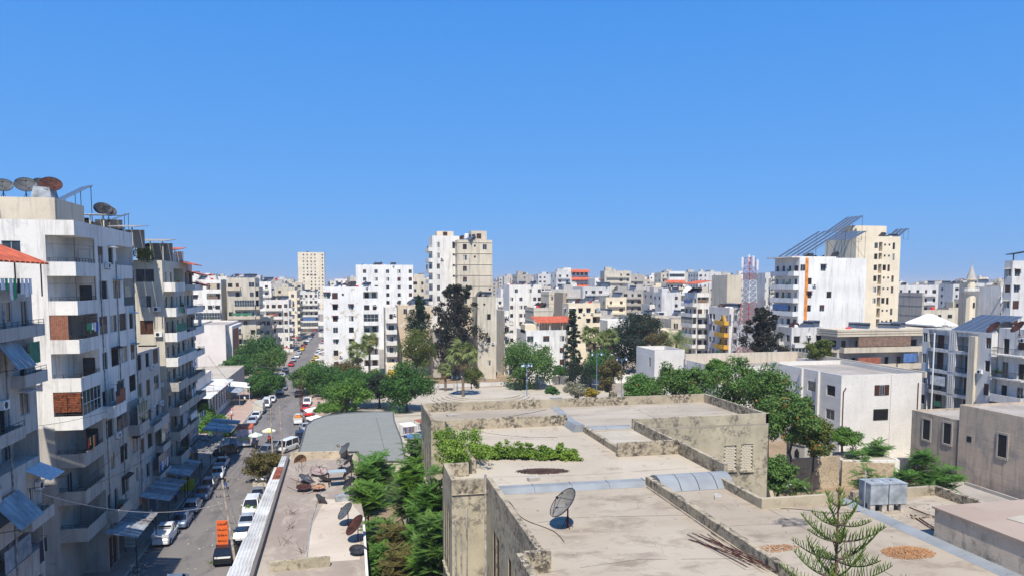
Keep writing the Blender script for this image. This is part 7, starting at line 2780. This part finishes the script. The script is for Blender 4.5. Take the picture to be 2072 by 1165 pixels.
# small white board with green writing
G2 = empty('shop_sign', (-22.0, 78.6, .12), -.25, 'small white board with green writing outside the dark shops', 'sign')
MB().box(-.6, .6, 0, .05, .5, 2.0).obj('board', WHITEF, G2)
glyphs(1.1, 1.3, 3, 9, flat('green_ink', (.03, .25, .15), .6), G2)
shift_last(G2, .6)
for a in (-.5, .5): MB().box(a - .03, a + .03, .01, .04, 0, .499).obj('leg', IRON, G2)
G3 = empty('shop_sign', (-19.4, 113.5, 0), PIv / 2 + .3, 'long white framed shop sign standing out from the tarpaulin roof', 'sign')
MB().box(-1.8, 1.8, 0, .12, 2.6, 3.7).obj('board', flat('sign_pale_green', (.55, .62, .55), .5), G3)
MB().box(-.2, -.1, .13, .2, 0, 3.6).obj('post', IRON, G3)
G4 = empty('shop_sign', (-20.3, 119, 0), .1, 'square white shop sign above the dark off-roader', 'sign')
MB().box(-.7, .7, 0, .1, 3.4, 4.4).obj('board', flat('sign_bluish', (.6, .65, .66), .5), G4)
MB().box(-.05, .05, .11, .2, 0, 4.3).obj('post', IRON, G4)

# ------------------------------------------------------------------ laundry and hangings on the left blocks
def laundry(x, y, z, L, label, n=7, cols_=None, drop=1.1, axis='y', group=None):
    T = empty('laundry_line', (x, y, z), 0, label, 'laundry', group)
    m = MB()
    m.tube((0, 0, 0), (0, L, 0) if axis == 'y' else (L, 0, 0), .012, 4)
    for a in (0, L):
        e = (0, a, 0) if axis == 'y' else (a, 0, 0)
        m.tube(e, (e[0] - .45, e[1], e[2]) if axis == 'y' else (e[0], e[1] + .45, e[2]), .015, 4)
    m.obj('line', IRON, T)
    for i in range(n):
        a = (i + .1) * L / n
        w_ = L / n * rnd.uniform(.6, .9)
        d = drop * rnd.uniform(.5, 1.1)
        mt = rnd.choice(cols_ or LAUN)
        m = MB()
        k = 4
        for j in range(k):
            p0, p1 = a + w_ * j / k, a + w_ * (j + 1) / k
            o0, o1 = .05 * math.sin(j * 2.1 + i), .05 * math.sin((j + 1) * 2.1 + i)
            if axis == 'y':
                m.face([(0, p0, 0), (0, p1, 0), (o1, p1, -d), (o0, p0, -d)])
            else:
                m.face([(p0, 0, 0), (p1, 0, 0), (p1, o1, -d), (p0, o0, -d)])
        m.obj('garment', mt, T)
    return T


laundry(-21.45, 89.2, 6.6, 3.6, 'row of dark, red and blue clothes over the metal awning', 8, [LAUN[0], LAUN[3], LAUN[2], LAUN[1]])
laundry(-21.95, 68.9, 4.95 + 3.25 * 5 + 2.3, 3.0, 'blue and green shirts drying on the brown shuttered corner balcony', 5, [LAUN[0], LAUN[0], LAUN[5], LAUN[1]], .9)
laundry(-21.9, 84.2, 14.6, 1.2, 'yellow blankets hung from the edge of the white corner block', 2, [LAUN[4]], 3.0)
laundry(-21.5, 108.5, 16.5, 3.2, 'white and pink sheets on the upper beige block balconies', 5, [LAUN[1], LAUN[6], LAUN[1]], 1.8)
laundry(-21.2, 104.5, 12.6, 3.6, 'blue and brown washing on the middle beige block balconies', 6, [LAUN[0], LAUN[7], LAUN[1]], 1.2)
laundry(-21.2, 110, 8.6, 4.0, 'mixed washing on the lowest beige block balconies', 7, None, 1.2)
laundry(-21.4, 74.2, 17.6, 2.0, 'black trousers hanging below the glazed balcony of the white block', 2, [LAUN[3]], 1.2)
laundry(-20.75, 50.5, 27.2, 4.6, 'white and green washing under the red tile canopy', 8, [LAUN[1], LAUN[1], LAUN[5], LAUN[3]], 1.2)
laundry(-20.75, 54.0, 9.6, 1.5, 'dark blue cloth hanging near the bottom left corner', 2, [LAUN[3], LAUN[0]], 1.6)
laundry(-22.3, 68.9, 4.95 + 3.25 * 2 + 2.2, 2.6, 'tangle of clothes on the lower corner balcony of the white block', 6, [LAUN[7], LAUN[3], LAUN[4], LAUN[2]], 1.3)
laundry(-20.9, 99.4, 23.8, 3.6, 'patterned cloths on an upper balcony of the beige block', 5, None, 1.0)
# big sheet metal awnings on the nearest block
for k, (y0_, z_, w_, L, mt, lab) in enumerate(((49.6, 12.6, 1.7, 3.6, flat('blue_grey_sheet', (.30, .34, .36), .6, .1, .25, 1), 'big sloping blue grey sheet awning on the nearest block'),
                                               (51.2, 22.3, 1.2, 2.8, flat('blue_grey_sheet', (.30, .34, .36)), 'torn bluish awning high on the nearest block'),
                                               (55.0, 13.9, 2.0, 2.6, flat('corrugated_white', (.6, .62, .64), .6), 'corrugated whitish awning by the corner of the nearest block'))):
    T = empty('balcony_awning', (-21.0 if k != 2 else -21.4, y0_, z_), 0, lab, 'awning')
    for i in range(6):
        m = MB()
        a0, a1 = i * L / 6, (i + 1) * L / 6 - .02
        dz = 1.5 if k != 2 else .7
        m.hexa([(-.4, a0, dz * .6), (w_ * .6, a0, -dz * .5), (w_ * .6, a1, -dz * .5), (-.4, a1, dz * .6), (-.4, a0 + .1, dz * .6 + .06), (w_ * .6, a0 + .1, -dz * .5 + .06), (w_ * .6, a1 - .1, -dz * .5 + .06), (-.4, a1 - .1, dz * .6 + .06)])
        m.obj('sheet', mt, T)
    m = MB()
    for a in (.1, L - .1): m.tube((w_ * .6, a, -.7), (-.6, a, -.9), .025, 4)
    m.obj('bracket', IRON, T)

# ------------------------------------------------------------------ scrap and dishes on the shop row
zz = 4.5
for (px, py, r, az, mt, lab) in ((700, 928, .75, -1.3, DISHG, 'grey mesh dish on a tall pole at the far end of the shop row'), (708, 950, .7, -1.5, DISHD, 'uppermost of three black dishes on the garden side'),
                               (709, 975, .75, -1.5, DISHD, 'middle of three black dishes on the garden side'), (708, 1000, .72, -1.4, DISHD, 'lowest of three black dishes on the garden side'),
                               (702, 1062, .8, -1.3, DISHG, 'dark grey dish behind the rust red one'), (722, 1095, .9, -1.3, DISHR, 'large rust red dish at the near garden side of the shop row'),
                               (690, 948, .45, -.3, DISHL, 'small white dish left of the uppermost black one'), (684, 912, .3, -.3, DISHL, 'tiny white dish beside the grey mesh one')):
    c = on_z(px, py, zz)
    dish((c[0], c[1], zz), r * 1.15, az, mt, lab)
for k, (px, py, r, tx, az, mt, lab) in enumerate(((606, 934, .8, .9, .5, flat('dish_tan', (.3, .17, .09), .8, 0, .3), 'tan dish lying upturned by the far corner of the shop row'), (645, 960, 1.0, -.55, .4, flat('dish_pinkish', (.33, .25, .23), .8, 0, .2), 'pinkish dish lying face down in the scrap heap'),
                                       (618, 975, .9, -.3, 1.4, DISHG, 'grey dish lying flat in the scrap heap'), (655, 975, .8, -.2, 2.4, DISHG, 'another flat grey dish right in the scrap heap'),
                                       (615, 992, .85, -.7, .1, DISHR, 'rust brown disc lying flat on the roof'), (645, 992, .7, -.75, .1, flat('dish_orange', (.42, .22, .12), .8, 0, .3), 'orange brown disc lying flat beside the rust brown one'),
                                       (648, 1018, .85, .2, 2.2, DISHG, 'fallen grey dish with its bent arm on the near roof'), (724, 1120, .7, -.6, .3, DISHD, 'black dish lying under the rust red one'))):
    c = on_z(px, py, zz)
    D_ = dish((c[0], c[1], zz + .25), r, az, mt, lab, None, False, tx)
T = empty('metal_table', (-1.9, 83.0, zz), .1, 'tall rusty legged stand with a pale glass top on the shop row roof', 'stand')
MB().box(-.95, .95, -.6, .6, 1.6, 1.66).obj('top', flat('pale_glass', (.35, .42, .42), .3), T)
for a in (-.9, .9):
    for b in (-.55, .55): MB().tube((a, b, 0), (a, b, 1.6), .04, 5).obj('leg', RUST, T)
MB().box(-.8, .8, -.5, .5, .75, .8).obj('shelf', IRON, T)
T = empty('metal_table', (-1.3, 77.0, zz), .1, 'low grey box beside the dark grey dish', 'box')
MB().box(-.7, .7, -.4, .4, .01, .6).obj('box', STEEL, T)
m = MB()
for i in range(46):
    c = on_z(rnd.uniform(600, 665), rnd.uniform(945, 1000), zz + .03)
    a = rnd.uniform(0, 3.14)
    l = rnd.uniform(.4, 1.4)
    m.tube(c, (c[0] + l * math.cos(a), c[1] + l * math.sin(a), zz + rnd.uniform(.05, .7)), .025, 4)
tag(m.obj('scrap_metal', RUST), 'tangle of rusty scrap rods around the fallen dishes', 'scrap', kind='stuff')
for k, (px, py) in enumerate(((590, 1040), (586, 1070), (578, 1100), (612, 1118))):
    m = MB()
    c = on_z(px, py, zz)
    for i in range(7):
        m.tube((c[0] + rnd.uniform(-.5, .5), c[1] + rnd.uniform(-.5, .5), zz), (c[0] + rnd.uniform(-.7, .7), c[1] + rnd.uniform(-.6, .6), zz + rnd.uniform(.3, .9)), .014, 4)
    tag(m.obj('rebar_stubs', RUST), ['farthest bunch of bent starter bars on the shop row roof', 'second bunch of bent starter bars on the shop row roof', 'third bunch of bent starter bars on the shop row roof', 'nearest bunch of bent starter bars on the shop row roof'][k], 'rebar', 'starter bars on the shop row')

# ------------------------------------------------------------------ courtyard with the domed tomb, garden walls
RUBW = mouldy('rubble_wall', (.50, .40, .27), (.2, .16, .11), .5, .6, 4)
dm = empty('domed_tomb', (61.5, 90.0, 0), 0, 'small grey domed stone tomb under the flame trees', 'tomb')
MB().lathe((0, 0, 0), [(3.0, 0), (3.0, 5.0), (3.15, 5.0), (3.15, 5.2), (2.9, 5.2)], 8).obj('drum', STONEG, dm)
MB().lathe((0, 0, 5.2), [(2.9, 0), (2.8, .9), (2.3, 1.9), (1.4, 2.6), (.5, 2.95), (.02, 3.0)], 20).obj('dome', flat('dark_dome', (.13, .12, .12), .9, 0, .3, 2), dm, smooth=True)
m = MB()
for a in range(8):
    t = a * PIv / 4 + PIv / 8
    m.face([(2.8 * math.cos(t) + .35 * math.sin(t) * s_ + .02 * math.cos(t), 2.8 * math.sin(t) - .35 * math.cos(t) * s_, z_) for s_, z_ in ((1, 3.2), (-1, 3.2), (-1, 4.0), (0, 4.5), (1, 4.0))])
m.obj('windows', DARK, dm)
for (pts, h_, mt, lab) in (([(52, 84.0), (62.5, 84.8)], 4.2, RUBW, 'rough yellow rubble wall below the domed tomb'), ([(62.9, 84.8), (69, 82.5)], 3.4, RUBW, 'paler continuation of the rubble wall left of the tanks'),
                           ([(44, 70), (51.6, 83.9)], 3.4, RUBW, 'shaded garden wall beside the mouldy building corner'), ([(64, 92), (80, 91)], 1.6, WHITES, 'low whitewashed courtyard wall'),
                           ([(47, 188.3), (92, 186)], 2.2, WHITEP, 'long low white wall behind the park palms'), ([(8, 187), (40, 188)], 1.0, GREYW, 'low grey kerb wall at the back of the plaza')):
    a, b = Vector(pts[0]), Vector(pts[1])
    d = (b - a).normalized()
    n_ = Vector((-d.y, d.x)) * .4
    m = MB()
    L = (b - a).length
    k = max(1, int(L / 1.5))
    for i in range(k):
        p, q = d * (L * i / k), d * (L * (i + 1) / k)
        h0_, h1_ = h_ + rnd.uniform(-.06, .06), h_ + rnd.uniform(-.06, .06)
        m.hexa([(p.x, p.y, 0), (q.x, q.y, 0), (q.x + n_.x, q.y + n_.y, 0), (p.x + n_.x, p.y + n_.y, 0), (p.x, p.y, h0_), (q.x, q.y, h1_), (q.x + n_.x, q.y + n_.y, h1_), (p.x + n_.x, p.y + n_.y, h0_)])
    tag(m.obj('garden_wall', mt, None, (a.x, a.y, 0)), lab, 'wall')
struct(rectmesh('courtyard_floor', 62, 84, 88, 97.7, .03, PLAZA))
LBt = building('low white roofed outbuilding left of the steel tanks', [(63.5, 85.3), (71, 84), (71, 90), (63.5, 90)], 3.4, 3, WHITES, name='outbuilding', cat='outbuilding', par=.15, seed=4, roofm=PLAZA)
# yellow goods on the left pavement
m = MB()
for i in range(9): m.box(-.7 + (i % 3) * .5, -.25 + (i % 3) * .5, -.6 + (i // 3) * .45, -.2 + (i // 3) * .45, 0, rnd.uniform(.7, 1.5))
tag(m.obj('goods_pile', flat('yellow_goods', (.6, .55, .03), .7, 0, .2), None, (-21.3, 101.5, .12)), 'bright yellow heap of goods on the shaded pavement', 'goods')
# rubble near the street tree
m = MB()
for i in range(170):
    c = on_z(rnd.uniform(512, 548), rnd.uniform(972, 1000), 0)
    s_ = rnd.uniform(.05, .18)
    m.box(c[0] - s_, c[0] + s_, c[1] - s_ * 1.2, c[1] + s_ * 1.2, 0.005, s_ * 1.3)
tag(m.obj('rubble', PLAZA), 'spilled pale rubble on the kerb under the scruffy street tree', 'rubble', kind='stuff')
m = MB()
for i in range(260):
    c = on_z(rnd.uniform(262, 300), rnd.uniform(1095, 1165), 0.13) if i < 120 else (rnd.uniform(-20.5, -9.5), rnd.uniform(60, 150), .01)
    s_ = rnd.uniform(.03, .1)
    m.box(c[0] - s_, c[0] + s_, c[1] - s_, c[1] + s_ * 1.2, c[2], c[2] + s_ * .5)
tag(m.obj('litter', PLAZA), 'scattered pale litter along the gutter and road', 'litter', kind='stuff')
m = MB()
for i in range(420):
    a, b = rnd.choice((((8.5, 32), (35, 43)), ((8.5, 50), (19, 63)), ((-7, 60), (.5, 95)), ((29, 32), (34.5, 37)), ((9, 65), (36, 72.5))))
    x, y = rnd.uniform(a[0], b[0]), rnd.uniform(a[1], b[1])
    z = 4.52 if x < 1 else (Z + .13 if y > 64 else Z + .01)
    s_ = rnd.uniform(.015, .06)
    m.box(x - s_, x + s_, y - s_, y + s_ * 1.4, z, z + s_ * .8)
tag(m.obj('roof_litter', BARE), 'small stones and litter strewn over the roofs', 'litter', kind='stuff')

# undergrowth filling the garden strip
RS = np.random.RandomState(44)
cl = [(RS.uniform(1.3, 7.2), RS.uniform(40, 80), RS.uniform(.2, 2.2), RS.uniform(.5, 1.1), RS.uniform(.5, 1.1), RS.uniform(.4, .9)) for _ in range(120)]
tag(inst('undergrowth', quads_mesh('undergrowth', leaves(cl, .16, 75, RS), G_DEEP)), 'dense dark undergrowth filling the garden strip beside the shop row', 'undergrowth', kind='stuff')
cl = [(RS.uniform(40, 76), RS.uniform(60, 96), RS.uniform(.1, .9), RS.uniform(.5, 1.2), RS.uniform(.5, 1.2), RS.uniform(.3, .6)) for _ in range(60)]
tag(inst('undergrowth', quads_mesh('undergrowth', leaves(cl, .15, 60, RS), G_AIL)), 'low weeds in the right hand garden and courtyard edge', 'undergrowth', kind='stuff')

hz = MB().box(-6100, 8100, -300, 9100, -1.6, 60).obj('haze', bpy.data.materials.new('haze_air'))
hz['kind'] = 'stuff'
hz['label'] = 'thin summer haze over the town'
hm = hz.data.materials[0]
hm.use_nodes = True
hm.node_tree.nodes.clear()
ho = hm.node_tree.nodes.new('ShaderNodeOutputMaterial')
hv = hm.node_tree.nodes.new('ShaderNodeVolumePrincipled')
hv.inputs['Color'].default_value = (.82, .88, .95, 1)
hv.inputs['Density'].default_value = 0.00020
hv.inputs['Anisotropy'].default_value = 0.1
hm.node_tree.links.new(hv.outputs[0], ho.inputs['Volume'])
SC.cycles.volume_bounces = 0

# seams, tar repairs and cables on the near roofs
TAR = flat('tar_seam', (.13, .11, .10), .85, 0, .4, 4)
m = LB(MO)
MO = Vector((7.0, 22.0, 0))
m.O = MO


def seam(pts, w, z):
    for (a, b) in zip(pts, pts[1:]):
        a, b = Vector(a), Vector(b)
        d = (b - a).normalized()
        n_ = Vector((-d.y, d.x)) * w / 2
        L = (b - a).length
        k = max(1, int(L / .6))
        ws = [rnd.uniform(.5, 1.3) for _ in range(k + 1)]
        for i in range(k):
            if rnd.random() < .12: continue
            p, q = a + d * (L * i / k), a + d * (L * (i + 1) / k)
            m.face([(p.x - n_.x * ws[i], p.y - n_.y * ws[i], z), (q.x - n_.x * ws[i + 1], q.y - n_.y * ws[i + 1], z), (q.x + n_.x * ws[i + 1], q.y + n_.y * ws[i + 1], z), (p.x + n_.x * ws[i], p.y + n_.y * ws[i], z)])


for pts in ([(8.4, 37.9), (12.1, 38.5), (18.2, 37.6)], [(8.2, 31.3), (13, 31.9), (18.2, 30.9)], [(18.8, 35.4), (28, 35.0)], [(23.3, 22), (23.2, 37.6)]): seam(pts, .035, Z + .010)
for pts in ([(9, 47.9), (15, 47.1), (24, 47.4)], [(8.3, 60.4), (14, 59.2), (19.3, 59.8)]): seam(pts, .035, Z + .010)
for pts in ([(7, 68), (37, 68)], [(28, 61.2), (28.1, 73)]): seam(pts, .04, Z + .126)
for pts in ([(8.32, 31.8), (8.35, 44)], [(18.15, 31.5), (18.15, 43.5)], [(18.75, 24), (18.75, 41.8)]): seam(pts, .12, Z + .012)
if main and main.name.startswith('flat'):
    m.done('tar_seam', TAR, main)['kind'] = 'stuff'
for (a, b, lab) in (((10.2, 34.6), (8.4, 43.6), 'black antenna cable running from the big dish to the side parapet'), ((29.6, 35.6), (23.8, 37.2), 'black cable lying between the steel tanks and the low parapet'),
                    ((9.5, 66), (19, 71.5), 'dark cable lying loose on the farthest roof')):
    mm = MB()
    a, b = Vector(a), Vector(b)
    z = Z + (.15 if a.y > 64 else .03)
    pr = None
    for i in range(25):
        t = i / 24
        p = a.lerp(b, t) + Vector((.25 * math.sin(t * 9), .3 * math.sin(t * 7 + 1)))
        if pr is not None: mm.tube((pr.x, pr.y, z), (p.x, p.y, z), .018, 4)
        pr = p
    tag(mm.obj('cable', IRON), lab, 'cable')
for k, (x, y, w_, d_, h_, a, lab) in enumerate(((11.5, 46.5, .4, .2, .2, .3, 'loose concrete block on the roof behind the curved flashing'), (21.4, 40.2, .4, .2, .2, 1.1, 'loose concrete block on the right roof strip'), (9.3, 70.4, .5, .3, .15, .2, 'broken slab lying on the farthest roof'),
                                             (33.0, 33.2, .8, .25, .06, .5, 'plank lying beyond the pair of reddish rods'), (31.4, 28.9, .6, .4, .04, .2, 'pale sheet of rubbish on the raised roof block'), (33.2, 27.2, .5, .3, .05, 1.2, 'second pale scrap on the raised roof block'))):
    o = MB().box(-w_, w_, -d_, d_, 0, h_).obj('debris', PLAZA if k > 3 else BARE, None, (x, y, (15.605 if k > 3 else Z + (.13 if y > 64 else .01))), (0, 0, a))
    tag(o, lab, 'debris')

for i, (x, y, rz, t, l, lab) in enumerate(((-22.4, 88.0, 1.4, 'white', 'black', 'person in white under the metal shop awnings'), (-21.4, 95.5, .2, 'blue', 'black', 'person in blue stepping off the left kerb'),
        (-16.6, 101.0, 2.4, 'black', 'blue', 'person in black crossing the street near the white saloon'), (-23.5, 143.0, .2, 'white', 'brown', 'person in white near the slanting taxi'),
        (-23.0, 149.5, .6, 'red', 'black', 'person in red on the pink pavement by the arcade'), (-7.6, 150.0, 1.0, 'pink', 'black', 'person in pink on the right pavement by the red cars'),
        (-7.2, 162.0, 0, 'black', 'black', 'person in black on the right pavement near the lattice pole'))):
    person(lab, x, y, .125 if (x < -20.9 or x > -9.2) else .01, rz, t, l, 'walk')
# drain pipes and loose cables on the left facades
for par, org, lst in ((A, AO, ((AX + .06, 74.6), (AX + .06, 79.4), (AX + .06, 85.2))), (nb, Vector((-36, 34, 0)), ((NX + .06, 52.9), (NX + .06, 48.2))), (Bb, Vector((-36, 96.7, 0)), ((-26.4, 96.64), (BXX + .06, 98.6)))):
    for x, y in lst:
        mm = MB()
        top_ = 29 if par is A else 25.5
        mm.tube((x - org.x, y - org.y, .2), (x - org.x, y - org.y, top_), .06, 6)
        for z in range(3, int(top_), 3): mm.tube((x - org.x, y - org.y, z), (x - org.x, y - org.y, z + .12), .085, 6)
        mm.obj('drain_pipe', flat('old_grey_pipe', (0.35, 0.33, 0.3)), par)
for i, (a, b, lab) in enumerate((((NX + .3, 40, 20.2), (AX + .2, 84, 14.8), 'sagging cable strung along the nearest and the white corner block'), ((AX + .3, 70, 9.4), (BXX + .3, 110, 8.4), 'sagging cable along the lower storeys of the left blocks'),
                                 ((NX + .3, 44, 13.5), (AX + .3, 80, 10.8), 'slack cable between balconies of the two nearest blocks'))):
    wire(a, b, 1.2, .018, None, lab)
